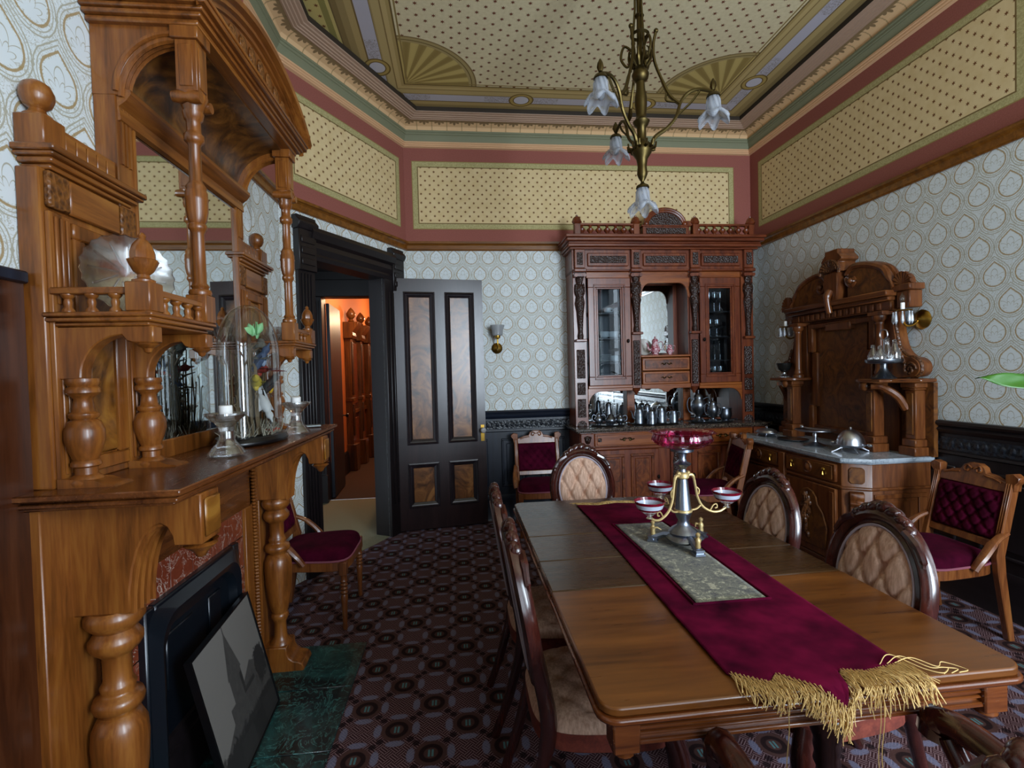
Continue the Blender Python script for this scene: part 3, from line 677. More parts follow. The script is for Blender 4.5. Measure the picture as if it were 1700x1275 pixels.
# legs: bracket with arch and pendant, turned column, scroll plinth
for s in (-1, 1):
    x = s*0.60; t = 0.05
    pol = [(-0.10, 1.196), (-0.10, 0.885), (-0.30, 0.885)]
    pol += [(a, b) for a, b in arc(-0.39, 0.885, 0.085, 0, 100, 8, 0.20)][1:]
    pol += [(-0.40, 1.06), (-0.425, 1.06), (-0.425, 1.196)]
    pol = [(-0.08, 1.196), (-0.08, 0.885), (-0.235, 0.885)]+[(-0.235-0.085*(1-cos(R(a))), 0.885+0.235*sin(R(a))) for a in (15, 30, 45, 60, 75, 90)]+[(-0.336, 1.11), (-0.348, 1.085), (-0.352, 1.058), (-0.425, 1.058), (-0.425, 1.196)]
    g = G(); g.prism(pol, 'x', x-t, x+t); br = g.build('bracket', M['oak_z'], mt, bevel=0.004)
    # reeded soffit of the arch
    g = G(); pts = [(-0.235-0.085*(1-cos(R(a))), 0.885+0.235*sin(R(a))) for a in range(0, 91, 10)]
    for k in range(4):
        xx = x-t+0.014+k*0.0275; g.tube([(xx, p[0]-0.003, p[1]-0.002) for p in pts], 0.009, 6)
    g.build('reeding', M['oak_z'], br)
    g = G(); g.box(x-0.04, x+0.04, -0.434, -0.425, 1.075, 1.18); g.build('block_face', M['oak_burl'], br, bevel=0.006)
    g = G(); g.lathe([(0.0, -0.05), (0.012, -0.045), (0.02, -0.03), (0.03, -0.022), (0.042, -0.012), (0.03, -0.005), (0.045, 0.0)], x, -0.396, 1.058, 16, cap=False); g.build('pendant', M['oak_z'], br)
    prof = [(0.06, 0.10), (0.066, 0.115), (0.066, 0.135), (0.05, 0.15), (0.038, 0.17), (0.034, 0.24), (0.042, 0.255), (0.05, 0.268), (0.05, 0.285), (0.042, 0.292), (0.05, 0.31), (0.062, 0.36), (0.074, 0.44), (0.079, 0.52),
            (0.076, 0.56), (0.06, 0.59), (0.05, 0.597), (0.052, 0.607), (0.068, 0.615), (0.072, 0.63), (0.066, 0.645), (0.05, 0.652), (0.046, 0.66), (0.05, 0.672), (0.046, 0.68), (0.04, 0.69), (0.04, 0.755),
            (0.05, 0.765), (0.064, 0.775), (0.074, 0.79), (0.074, 0.805), (0.062, 0.82), (0.056, 0.828), (0.07, 0.84), (0.082, 0.855), (0.082, 0.873), (0.07, 0.887)]
    turned('column', [(r_*0.84, z_) for r_, z_ in prof], x, -0.168, 0, M['oak_z'], mt, 28)
    sp = [(-0.02, 0), (-0.29, 0), (-0.30, 0.02), (-0.29, 0.045), (-0.27, 0.055)]+[(-0.27+0.055*sin(R(a)), 0.055+0.055*(1-cos(R(a)))) for a in (25, 50, 70, 90)]+[(-0.215, 0.135), (-0.02, 0.135)]
    g = G(); g.prism(sp, 'x', x-0.068, x+0.068); g.build('scroll_plinth', M['oak_z'], mt, bevel=0.004)
# tile surround
tl = None
def tile(x0, x1, z0, z1):
    g = G(); g.box(x0+0.002, x1-0.002, -0.064, -0.05, z0+0.002, z1-0.002); g.build('tile', M['marble_r'], gr, bevel=0.0015)
g = G(); g.box(-0.45, -0.31, -0.058, -0.03, 0, 0.875); g.box(0.31, 0.45, -0.058, -0.03, 0, 0.875); g.box(-0.31, 0.31, -0.058, -0.03, 0.75, 0.875); gr = g.build('tile_surround', M['grout'], mt)
for i in range(6): tile(-0.45+0.15*i, -0.30+0.15*i, 0.742, 0.875)
for s in (-1, 1):
    for i in range(5): x0, x1 = sorted((s*0.45, s*0.335)); tile(x0, x1, 0.742-0.148*(i+1), 0.742-0.148*i)
# overmantel carcass: side panels
def pan(x0, x1, z0, z1, y, e, par, mat, fmat, nm='raised_panel'):
    g = G()
    for a in ((x0, x1, z1-e, z1), (x0, x1, z0, z0+e), (x0, x0+e, z0+e, z1-e), (x1-e, x1, z0+e, z1-e)): g.box(a[0], a[1], y-0.012, y+0.004, a[2], a[3])
    o = g.build('panel_frame', fmat, par, bevel=0.004)
    g = G(); g.box(x0+e+0.004, x1-e-0.004, y-0.008, y+0.006, z0+e+0.004, z1-e-0.004); g.build(nm, mat, o, bevel=0.006); return o
for s in (-1, 1):
    xa, xb = sorted((s*0.715, s*0.36))
    g = G(); g.box(xa, xb, -0.115, 0, 1.238, 2.035); sp = g.build('side_carcass', M['oak_z'], mt, bevel=0.003)
    xo, xi = s*0.715, s*0.36
    # stiles with flutes, rosette blocks
    for xc in (xo-s*0.045, xi+s*0.045):
        g = G(); g.box(xc-0.034, xc+0.034, -0.127, -0.115, 1.25, 1.93)
        for k in (-1, 0, 1): g.box(xc+k*0.018-0.004, xc+k*0.018+0.004, -0.133, -0.127, 1.70, 1.92); g.box(xc+k*0.018-0.004, xc+k*0.018+0.004, -0.133, -0.127, 1.27, 1.60)
        st = g.build('stile', M['oak_z'], sp, bevel=0.002)
        g = G(); g.box(xc-0.034, xc+0.034, -0.131, -0.115, 1.94, 2.03); g.build('rosette_block', M['oak_carved'], sp, bevel=0.004)
    xm = (xo+xi)/2
    g = G(); g.box(xm-0.095, xm+0.095, -0.128, -0.115, 1.94, 2.03); g.build('carved_frieze', M['oak_x'], sp, bevel=0.004)
    pan(xm-0.092, xm+0.092, 1.26, 1.92, -0.118, 0.04, sp, M['oak_burl'], M['oak_z'])
    g = G(); layered(g, xa-0.012, xb+0.0, -0.16, 2.035, [(0.012, 0.03), (0.014, 0.018), (0.010, 0.006), (0.016, 0.0)]); g.build('side_cornice', M['oak_x'], sp, bevel=0.003)
    # crest rail, post and ball finial
    g = G(); a, b = sorted((xo-s*0.085, xi)); g.box(a, b, -0.115, -0.075, 2.087, 2.16)
    for k in range(7): xx = a+(b-a)*(k+0.5)/7; g.box(xx-0.017, xx+0.017, -0.119, -0.115, 2.10, 2.15)
    g.build('crest_rail', M['oak_x'], sp, bevel=0.002)
    xp = xo-s*0.038
    g = G(); g.box(xp-0.036, xp+0.036, -0.13, -0.05, 2.087, 2.165); po = g.build('crest_post', M['oak_z'], sp, bevel=0.003)
    g = G(); g.lathe([(0.03, 0), (0.03, 0.006), (0.02, 0.013), (0.016, 0.022), (0.028, 0.032), (0.035, 0.05), (0.035, 0.064), (0.028, 0.082), (0.014, 0.092), (0, 0.095)], xp, -0.092, 2.165, 18, cap=False); g.build('ball_finial', M['oak_z'], po)
# centre frame and mirror
g = G()
for s in (-1, 1): a, b = sorted((s*0.365, s*0.435)); g.box(a, b, -0.125, 0, 1.238, 2.56); g.box(*sorted((s*0.367, s*0.355)), -0.132, -0.1, 1.29, 2.29)
g.box(-0.365, 0.365, -0.125, 0, 1.238, 1.30); g.box(-0.365, 0.365, -0.12, 0, 2.285, 2.36)
cf = g.build('centre_frame', M['oak_z'], mt, bevel=0.003)
for s in (-1, 1):
    g = G()
    for k in (-1, 0, 1): g.box(s*0.40+k*0.018-0.005, s*0.40+k*0.018+0.005, -0.131, -0.125, 2.16, 2.33)
    g.build('flutes', M['oak_z'], cf)
g = G(); g.box(-0.365, 0.365, -0.118, -0.10, 1.295, 2.29); g.build('mirror', M['mirror'], mt)
g = G(); g.prism([(-0.12, 2.285), (-0.135, 2.29), (-0.13, 2.33), (-0.15, 2.345), (-0.165, 2.365), (-0.165, 2.378), (-0.12, 2.385)], 'x', -0.43, 0.43); g.build('mirror_cornice', M['oak_x'], cf, angle=20)
# coved burl canopy
pts = [(-0.125-0.205*(1-cos(R(a))), 2.385+0.175*sin(R(a))) for a in range(0, 91, 10)]
g = G(); g.prism(pts+[(-0.33, 2.60), (0, 2.60), (0, 2.385)], 'x', -0.40, 0.40); g.build('coved_canopy', M['canopy_burl'], mt, angle=30)
for s in (-1, 1):
    x = s*0.415
    ins = [(-0.135-0.165*(1-cos(R(a))), 2.36+0.175*sin(R(a))) for a in range(0, 91, 9)]
    g = G(); g.prism([(0.0, 2.36)]+ins+[(-0.30, 2.545), (-0.30, 2.58), (0, 2.58)], 'x', x-0.022, x+0.022); ar = g.build('side_arch', M['oak_z'], mt, bevel=0.002)
    g = G()
    for k in (-1, 0, 1): g.tube([(x+k*0.016, p[0]-0.004, p[1]-0.004) for p in ins], 0.009, 6)
    g.tube([(x+s*0.024, p[0]+0.006, p[1]+0.01) for p in ins], 0.008, 6); g.build('arch_moulding', M['oak_z'], ar)
# entablature + arched pediment
g = G(); layered(g, -0.50, 0.50, -0.42, 2.565, [(0.016, 0.045), (0.014, 0.03), (0.012, 0.02), (0.016, 0.005), (0.012, 0.0)]); g.build('canopy_cornice', M['oak_x'], mt, bevel=0.003)
def ped(x): return 2.635+0.165*max(0.0, 1-(x/0.50)**2)**0.8
xs = [-0.50+i*0.05 for i in range(21)]
g = G(); g.prism([(-0.47, 2.632)]+[(x*0.94, ped(x)-0.035) for x in xs]+[(0.47, 2.632)], 'y', -0.385, 0); g.build('pediment_field', M['oak_x'], mt)
for k, (yo, zo, r) in enumerate(((-0.40, -0.02, 0.016), (-0.415, 0.0, 0.014), (-0.43, 0.016, 0.012))):
    pass
g = G(); n = len(xs)
prof = [(-0.375, -0.05), (-0.395, -0.045), (-0.395, -0.03), (-0.41, -0.026), (-0.41, -0.012), (-0.43, -0.006), (-0.435, 0.008), (-0.42, 0.016), (0.0, 0.016)]
vs = [(x*(1.0+0.02*j/8), y, ped(x)+dz) for x in xs for j, (y, dz) in enumerate(prof)]; m = len(prof)
g.add(vs, [(i*m+j, i*m+j+1, (i+1)*m+j+1, (i+1)*m+j) for i in range(n-1) for j in range(m-1)]); g.build('arched_pediment', M['oak_x'], mt, angle=20)
g = G()
for i in range(9): x = -0.32+i*0.08; g.ball((x, -0.388, (2.64+ped(x)-0.05)/2), (0.03, 0.008, max(0.012, (ped(x)-2.70)/2)), 8, 5)
g.build('pediment_carving', M['oak_carved'], mt)
# side shelves with gallery, acorn posts, brackets, little columns and the tall canopy columns
cprof = [(0.030, 0.0), (0.032, 0.008), (0.03, 0.016), (0.022, 0.02), (0.026, 0.028), (0.019, 0.038), (0.0175, 0.19), (0.022, 0.20), (0.026, 0.206), (0.026, 0.216), (0.022, 0.222), (0.026, 0.232), (0.031, 0.26), (0.031, 0.29), (0.033, 0.296), (0.031, 0.302), (0.031, 0.318), (0.027, 0.325), (0.029, 0.333),
         (0.022, 0.345), (0.018, 0.352), (0.017, 0.46), (0.022, 0.468), (0.028, 0.474), (0.028, 0.492), (0.022, 0.498), (0.02, 0.505), (0.02, 0.535), (0.026, 0.54), (0.03, 0.56)]
acorn = [(0.026, 0), (0.026, 0.006), (0.015, 0.012), (0.013, 0.02), (0.022, 0.028), (0.030, 0.045), (0.034, 0.056), (0.027, 0.06), (0.027, 0.075), (0.021, 0.095), (0.012, 0.108), (0.007, 0.112), (0.010, 0.118), (0.005, 0.126), (0, 0.128)]
scol = [(0.036, 0), (0.038, 0.01), (0.034, 0.02), (0.024, 0.028), (0.024, 0.045), (0.032, 0.05), (0.032, 0.058), (0.026, 0.064), (0.034, 0.085), (0.042, 0.115), (0.042, 0.14), (0.034, 0.162), (0.026, 0.168), (0.032, 0.174), (0.032, 0.182), (0.024, 0.188), (0.02, 0.22), (0.026, 0.228), (0.036, 0.236), (0.036, 0.246), (0.03, 0.252), (0.036, 0.262), (0.034, 0.272)]
for s in (-1, 1):
    xo, xi = s*0.72, s*0.385; xa, xb = min(xo, xi), max(xo, xi); YF = -0.363
    g = G(); layered(g, xa, xb, YF, 1.643, [(0.010, 0.018), (0.012, 0.006), (0.012, 0.0)], yb=-0.11); ss = g.build('side_shelf', M['oak_x'], mt, bevel=0.003)
    # gallery
    g = G(); g.box(xa+0.01, xb-0.01, YF+0.015, YF+0.04, 1.722, 1.74); g.box(*sorted((xo-s*0.012, xo-s*0.037)), YF+0.04, -0.12, 1.722, 1.74); gl = g.build('gallery_rail', M['oak_x'], ss, bevel=0.003)
    bpf = [(0.014, 0), (0.014, 0.006), (0.008, 0.014), (0.010, 0.026), (0.008, 0.034), (0.015, 0.042), (0.015, 0.046)]
    for k in range(4): turned('baluster', bpf, xo-s*(0.105+k*0.058), YF+0.028, 1.677, M['oak_z'], gl, 10)
    for k in range(3): turned('baluster', bpf, xo-s*0.024, -0.265+k*0.055, 1.677, M['oak_z'], gl, 10)
    g = G(); g.box(xo-s*0.03-0.03, xo-s*0.03+0.03, YF+0.003, YF+0.063, 1.677, 1.752); ap = g.build('corner_post', M['oak_z'], ss, bevel=0.003)
    g = G(); g.lathe(acorn, xo-s*0.03, YF+0.033, 1.752, 16, flute=lambda a, z: 1+0.05*cos(8*a) if 0.03 < z < 0.1 else 1, cap=False); g.build('acorn_finial', M['oak_z'], ap)
    # tall column
    xc, yc = s*0.41, -0.33
    g = G(); g.box(xc-0.03, xc+0.03, yc-0.03, yc+0.03, 1.677, 1.763); cb = g.build('column_block', M['oak_z'], mt, bevel=0.003)
    turned('shaft', cprof, xc, yc, 1.763, M['oak_z'], cb, 18)
    g = G(); g.lathe([(0.024, 0), (0.026, 0.012), (0.034, 0.035), (0.042, 0.05), (0.042, 0.06)], xc, yc, 2.315, 16)
    for dx2 in (-1, 1):
        for dy in (-1, 1): g.lathe([(0.004, -0.012), (0.017, -0.012), (0.017, 0.012), (0.004, 0.012)], 0, 0, 0, 10).xf(Matrix.Identity(4))
    g2 = G()
    for dx2 in (-1, 1):
        q = G(); q.lathe([(0.016, -0.04), (0.019, -0.02), (0.014, 0), (0.019, 0.02), (0.016, 0.04)], 0, 0, 0, 12); q.xf(Matrix.Translation((xc+dx2*0.032, yc, 2.356)) @ Matrix.Rotation(R(90), 4, 'X')); g2.add(q.v, q.f)
    g3 = G(); g3.lathe([(0.024, 0), (0.026, 0.012), (0.034, 0.035), (0.042, 0.05), (0.042, 0.06)], xc, yc, 2.315, 16); g3.add(g2.v, g2.f); g3.build('scroll_capital', M['oak_z'], cb)
    g = G(); g.box(xc-0.031, xc+0.031, yc-0.031, yc+0.031, 2.378, 2.53); g.box(xc-0.02, xc+0.02, yc-0.034, yc+0.034, 2.39, 2.515); g.box(xc-0.034, xc+0.034, yc-0.02, yc+0.02, 2.39, 2.515); g.box(xc-0.04, xc+0.04, yc-0.04, yc+0.04, 2.53, 2.57); g.build('upper_block', M['oak_z'], cb, bevel=0.002)
    # two arched brackets with pendants on short turned columns
    for xk in (xo-s*0.045, xi+s*0.0+s*0.02):
        ins = [(-0.175-0.10*(1-cos(R(a))), 1.515+0.105*sin(R(a))) for a in range(0, 91, 10)]
        g = G(); g.prism([(-0.115, 1.643), (-0.115, 1.51), (-0.175, 1.51)]+ins+[(-0.285, 1.605), (-0.30, 1.60), (-0.35, 1.60), (-0.35, 1.643)], 'x', xk-0.02, xk+0.02); bk = g.build('shelf_bracket', M['oak_z'], ss, bevel=0.003)
        g = G(); g.lathe([(0, -0.028), (0.008, -0.024), (0.012, -0.014), (0.02, -0.01), (0.026, -0.004), (0.02, 0)], xk, -0.325, 1.60, 12, cap=False); g.build('drop', M['oak_z'], bk)
        turned('small_column', scol, xk, -0.165, 1.24, M['oak_z'], ss, 18)
        g = G(); g.prism([(-0.12, 1.238), (-0.255, 1.238), (-0.25, 1.243), (-0.225, 1.246), (-0.205, 1.255), (-0.12, 1.262)], 'x', xk-0.035, xk+0.035); g.build('scroll_foot', M['oak_z'], bk)

for o in mt.children_recursive:
    if o.type == 'MESH':
        for v in o.data.vertices: v.co.y = min(v.co.y, -0.0615)      # everything stops at the chimney wall
# iron fireplace insert
fi = thing('fireplace_insert', 'black cast iron arched fireplace insert set in red marble tiles', 'fireplace', (XM, 2.05, 0), R(90))
def archpath(hw, top, r, n=8):
    return [(-hw, 0.012)]+[(-hw, top-r)]+[(-hw+r-r*cos(R(a)), top-r+r*sin(R(a))) for a in range(10, 90, 12)]+[(-hw+r, top), (hw-r, top)]+[(hw-r+r*sin(R(a)), top-r+r*cos(R(a))) for a in range(10, 90, 12)]+[(hw, top-r), (hw, 0.012)]
def archring(hw0, t0, r0, y0, hw1, t1, r1, y1):
    a, b = archpath(hw0, t0, r0), archpath(hw1, t1, r1); n = len(a); g = G()
    g.add([(p[0], y0, p[1]) for p in a]+[(p[0], y1, p[1]) for p in b], [(i, i+1, n+i+1, n+i) for i in range(n-1)]); return g
g = G(); n = len(archpath(0.3, 0.7, 0.1))
o_, i_ = [(-0.345, 0.012), (-0.345, 0.785), (0.345, 0.785), (0.345, 0.012)], archpath(0.295, 0.725, 0.13)
g.box(-0.345, -0.29, -0.09, -0.05, 0.012, 0.75); g.box(0.29, 0.345, -0.09, -0.05, 0.012, 0.75); g.box(-0.29, 0.29, -0.09, -0.05, 0.685, 0.75); g.build('outer_frame', M['iron'], fi, bevel=0.006)
g = G()
for (h0, t0, r0, y0), (h1, t1, r1, y1) in zip([(0.335, 0.735, 0.06, -0.09), (0.30, 0.70, 0.10, -0.115), (0.275, 0.675, 0.12, -0.105), (0.26, 0.655, 0.11, -0.075)], [(0.30, 0.70, 0.10, -0.115), (0.275, 0.675, 0.12, -0.105), (0.26, 0.655, 0.11, -0.075), (0.215, 0.61, 0.07, -0.06)]):
    q = archring(h0, t0, r0, y0, h1, t1, r1, y1); g.add(q.v, q.f)
g.build('arched_rim', M['iron'], fi, angle=60)
g = G(); g.box(-0.215, 0.215, -0.062, -0.045, 0.10, 0.64); g.box(0.10, 0.2, -0.07, -0.06, 0.40, 0.60); g.box(-0.2, -0.02, -0.07, -0.06, 0.40, 0.60); g.build('summer_cover', M['iron'], fi, bevel=0.004)

# green marble hearth slabs
he = thing('hearth', 'flat hearth of veined green marble slabs before the fireplace', 'hearth', (XM, 2.05, 0), R(90))
for i, (a, b) in enumerate(((-0.76, -0.05), (-0.045, 0.365), (0.37, 0.76))):
    g = G(); g.box(a, b, -0.57, -0.062, 0.0, 0.012); g.build('slab', M['marble_g'], he, bevel=0.002)

# framed photograph of a house leaning on the insert
def photo_mat():
    t = NT('old_house_photograph'); (x, _, z), v = t.coord(); n = t.noise(v, 30, 4, 0.7, 0.5)
    tower = ((x+0.02).abs()).below(0.055, 0.003)*z.below(0.33, 0.004); roof = ((x+0.02).abs()+(z-0.33)*0.36).below(0.062, 0.003)*z.gt(0.325); spire = ((x+0.02).abs()).below(0.004, 0.001)*z.below(0.53, 0.004)*z.gt(0.45)
    gable = ((x-0.12).abs()*0.5+z).below(0.30, 0.004); house = z.below(0.235, 0.004)*x.gt(-0.12); tree = (ln(x-0.21, (z-0.24)*0.8)-0.06-(n-0.5)*0.10).below(0, 0.006)
    low = (z-0.13-(n-0.5)*0.12).below(0, 0.01); band = ((z*26).sin()).gt(0.55)*house; win = (((x*22).sin()).gt(0.3))*(((z*30).sin()).gt(0.2))*(house.max(tower))
    f = tower.max(roof).max(spire).max(gable).max(house).max(tree); col = t.mix(f*(0.55+n*0.5), '#716d68', '#2c2a29'); col = t.mix(band*0.35, col, '#5d5a56'); col = t.mix(win*0.6, col, '#161515'); col = t.mix(tree*0.7, col, '#181717'); col = t.mix(low*0.8, col, '#1b1a1a')
    t.set(col=col, rough=0.6); return t.m
ph = thing('house_photograph', 'framed black and white photograph of a turreted house leaning against the hearth', 'picture', (-0.85, 2.07, 0.0135), R(90+8))
ph.rotation_euler = (R(-13), 0, R(90+4))
g = G(); g.box(-0.275, 0.275, -0.006, 0.006, 0.0, 0.53); g.build('photo_print', photo_mat(), ph)
g = G()
for a in ((-0.283, 0.283, 0.525, 0.533), (-0.283, 0.283, -0.0, 0.006), (-0.283, -0.274, 0.006, 0.525), (0.274, 0.283, 0.006, 0.525)): g.box(a[0], a[1], -0.011, 0.012, a[2], a[3])
g.build('thin_black_frame', M['black'], ph)

# dark panel and cap beside the mantel
g = G(); g.box(XB+0.002, XB+0.018, 0.1, 1.325, 0, 1.745)
wp = tag(g.build('side_panelling', M['panel_dk']), 'dark wood panelling on the wall at the near end of the mantelpiece', 'panelling')
g = G(); g.box(XB+0.002, XB+0.03, 0.1, 1.328, 1.745, 1.775); g.build('cap', M['navy'], wp, bevel=0.004)

# ---------------------------------------------------------------- things on the mantel
SZ = 1.2445
dm = thing('bird_dome', 'tall oval glass dome holding stuffed birds on a black base', 'dome', (-0.855, 2.15, SZ), R(90))
g = G(); g.lathe([(1.0, 0), (1.02, 0.008), (1.0, 0.014), (0.97, 0.02), (0.95, 0.026)], seg=40, sx=0.20, sy=0.125); g.build('black_base', M['black'], dm, angle=60)
pr = [(1.0, 0.026), (1.0, 0.36)]+[(cos(R(a)), 0.36+0.20*sin(R(a))) for a in range(8, 90, 8)]+[(0.0, 0.56)]
g = G(); g.lathe(pr, seg=48, sx=0.175, sy=0.105, cap=False); g.build('glass_cover', M['glass'], dm, angle=70)
g = G(); g.lathe([(0.02, 0.0), (0.018, 0.1), (0.012, 0.3), (0.006, 0.44)], 0.0, 0, 0.026, 8); rnd = random.Random(4)
for k in range(16):
    a = rnd.uniform(0, 6.28); z = rnd.uniform(0.12, 0.42); L = rnd.uniform(0.05, 0.12); p0 = Vector((0, 0, z)); p1 = Vector((cos(a)*L, sin(a)*L*0.6, z+rnd.uniform(0.01, 0.06)))
    g.tube([p0, (p0+p1)/2+Vector((0, 0, 0.012)), p1], [0.005, 0.004, 0.002], 5)
g.build('branch', plain('dead_branch', '#4d3820', 0.8), dm)
g = G(); rnd = random.Random(19)
for k in range(90):
    x = rnd.uniform(-0.14, -0.02) if k < 60 else rnd.uniform(0.02, 0.13); y = rnd.uniform(-0.05, 0.05); h = rnd.uniform(0.1, 0.40); p = Vector((x*0.8, y, 0.03)); q = Vector((x+rnd.uniform(-.02, .02), y, h))
    q.x = max(-0.15, min(0.15, q.x)); g.tube([p, (p+q)/2+Vector((rnd.uniform(-.015, .015), 0, 0)), q, q+Vector((rnd.uniform(-.012, .012), rnd.uniform(-.01, .01), 0.012))], [0.0035, 0.003, 0.0025, 0.004], 4)
o = g.build('dried_grasses', plain('dried_grasses', '#5e4c34', 0.9), dm); o['kind'] = 'stuff'
g = G(); rnd = random.Random(9)
for k in range(260):
    a = rnd.uniform(0, 6.28); r = math.sqrt(rnd.random()); p = Vector((cos(a)*r*0.155, sin(a)*r*0.098, 0.028)); q = p+Vector((rnd.uniform(-.03, .03), rnd.uniform(-.03, .03), rnd.uniform(0.01, 0.07)))
    g.tube([p, (p+q)/2+Vector((rnd.uniform(-.01, .01), rnd.uniform(-.01, .01), 0)), q], [0.003, 0.0025, 0.001], 4)
o = g.build('dried_moss', plain('dried_moss', '#8c8270', 0.9), dm); o['kind'] = 'stuff'
def bird(x, y, z, rz, pitch, body, wing, breast):
    Mx = Matrix.Translation((x, y, z)) @ Matrix.Rotation(rz, 4, 'Z') @ Matrix.Rotation(pitch, 4, 'Y')
    g = G(); g.lathe([(0.0, -0.055), (0.004, -0.05), (0.014, -0.03), (0.022, -0.005), (0.022, 0.015), (0.014, 0.032), (0.012, 0.038), (0.0155, 0.048), (0.014, 0.06), (0.006, 0.068), (0.002, 0.084), (0, 0.086)], seg=12, cap=False)
    g.xf(Mx); b = g.build('bird', plain('feathers', body, 0.7), dm)
    g = G()
    for s in (-1, 1): g.grid(lambda u, v: Mx @ Vector((0.006-0.018*v, s*(0.016+0.02*u*(1-v)), 0.02-0.11*v+0.01*u)), 4, 6)
    g.build('wings', plain('wing_feathers', wing, 0.7), b, solid=0.003)
    g = G(); g.grid(lambda u, v: Mx @ Vector((-0.004, (u-0.5)*(0.014+0.05*v), -0.045-0.07*v)), 5, 3); g.build('tail', plain('tail_feathers', wing, 0.7), b, solid=0.002)
    g = G(); g.ball(tuple(Mx @ Vector((0.012, 0, 0.005))), (0.013, 0.013, 0.024), 8, 6); g.build('breast', plain('breast_feathers', breast, 0.7), b)
bird(0.04, -0.05, 0.22, R(-60), R(40), '#20201f', '#1c1c1e', '#d8a51c'); bird(-0.06, -0.045, 0.24, R(200), R(70), '#b39a2c', '#6d5f22', '#c7a83a')
bird(0.0, -0.04, 0.33, R(-90), R(30), '#3c4a63', '#2b3448', '#8c97ad'); bird(-0.02, -0.06, 0.15, R(-120), R(150), '#c9c5c2', '#b9b6b6', '#dedad6')
bird(0.07, -0.02, 0.39, R(20), R(60), '#6a665e', '#4a463e', '#8a8478'); bird(0.03, -0.03, 0.30, R(60), R(80), '#8f2c22', '#55201c', '#b03a2a')
g = G(); rnd = random.Random(2)
for k in range(9):
    a = rnd.uniform(0, 6.28); L = 0.055
    Mx = Matrix.Translation((-0.01+rnd.uniform(-.02, .02), -0.03, 0.42+rnd.uniform(0, 0.03))) @ Matrix.Rotation(a, 4, 'Z') @ Matrix.Rotation(R(rnd.uniform(10, 70)), 4, 'Y')
    g.grid(lambda u, v: Mx @ Vector(((u-0.5)*0.03*sin(PI*min(1, v*0.9+0.08)), 0.004*abs(u-0.5), v*L)), 2, 5)
g.build('silk_leaves', plain('pale_green_silk', '#8fc98a', 0.5), dm, solid=0.001)
g = G(); rnd = random.Random(5)
for k in range(7): a = k*0.9; g.tube([(0.02, -0.07, 0.03), (0.02+0.02*cos(a), -0.07+0.02*sin(a), 0.045), (0.02+0.045*cos(a), -0.07+0.03*sin(a), 0.04)], [0.006, 0.005, 0.002], 5)
g.build('red_coral', plain('red_coral', '#b5402a', 0.6), dm)

def candlestick(loc, lab, s=1.0, lab2='', tilt=0):
    c = thing('crystal_candlestick', lab, 'candlestick', loc, 0.3, 'crystal candlesticks on the mantel')
    def fl(a, z): return 1+0.06*abs(cos(4*a))
    g = G(); g.lathe([(0.055*s, 0), (0.056*s, 0.006), (0.045*s, 0.022), (0.03*s, 0.04), (0.022*s, 0.06), (0.0215*s, 0.08)], seg=32, flute=fl); g.build('foot', M['crystal'], c, angle=25)
    g = G(); g.lathe([(0.0215*s, 0.08), (0.023*s, 0.095), (0.034*s, 0.11), (0.05*s, 0.125), (0.062*s, 0.136), (0.062*s, 0.142), (0.046*s, 0.136), (0.024*s, 0.12), (0.0, 0.118)], seg=32, flute=fl, cap=False); g.build('cup', M['crystal'], c, angle=25)
    g = G(); g.lathe([(0.021, 0), (0.021, 0.042), (0.018, 0.044), (0, 0.043)], seg=18, cap=True); k = tag(g.build('candle', M['white']), lab2, 'candle', 'white candle stubs'); k.location = (loc[0], loc[1], loc[2]+0.124); k.rotation_euler = (tilt, tilt*0.5, 0)
candlestick((-0.79, 1.775, SZ), 'flared crystal candlestick in front of the near side of the glass dome', 1.0, 'short white candle stub on the near crystal candlestick')
candlestick((-0.752, 2.385, SZ), 'flared crystal candlestick on the mantel beyond the glass dome', 1.0, 'tilted white candle stub on the far crystal candlestick', R(8))
g = G(); g.box(-0.04, 0.04, -0.03, 0.03, 0, 0.006); o = tag(g.build('small_card_case', plain('silver_card', '#8a9494', 0.3)), 'small flat pale case lying at the far end of the mantel shelf', 'case'); o.location = (-0.765, 2.68, SZ); o.rotation_euler = (0, 0, 0.3)
def cutplate(rad):
    g = G(); pf = [(0.0, 0.0), (0.45, 0.004), (0.75, 0.012), (1.0, 0.03), (1.0, 0.036), (0.74, 0.02), (0.4, 0.012), (0.0, 0.008)]
    g.lathe([(r*rad, z) for r, z in pf], seg=48, flute=lambda a, z: 1+0.02*cos(24*a), cap=False); return g
g = cutplate(0.108)
for k in range(12):
    a = k*PI/6; g.tube([(0.02*cos(a), 0.02*sin(a), 0.011), (0.09*cos(a+0.4), 0.09*sin(a+0.4), 0.026)], 0.0025, 4)
g.xf(Matrix.Translation((0, 0, 0.11)) @ Matrix.Rotation(R(80), 4, 'X'))
o = tag(g.build('cut_glass_plate', M['crystal'], angle=25), 'round cut glass plate propped upright on the near side shelf', 'plate'); o.location = (-0.905, 1.475, 1.6785); o.rotation_euler = (0, 0, R(52))
def cutbowl(nm, lab, loc, r, h):
    g = G(); g.lathe([(r*0.45, 0), (r*0.5, 0.004), (r*0.85, h*0.5), (r, h), (r*0.94, h), (r*0.78, h*0.5), (r*0.4, 0.01), (0, 0.01)], seg=36, flute=lambda a, z: 1+0.05*abs(cos(9*a)), cap=False)
    o = tag(g.build(nm, M['crystal'], angle=20), lab, 'bowl'); o.location = loc; return o
cutbowl('cut_glass_bowl', 'cut glass bowl on the far side shelf of the mantelpiece', (-0.90, 2.56, 1.6785), 0.075, 0.07)
cutbowl('cut_glass_dish', 'smaller cut glass dish beside the bowl on the far side shelf', (-0.86, 2.69, 1.6785), 0.05, 0.05)
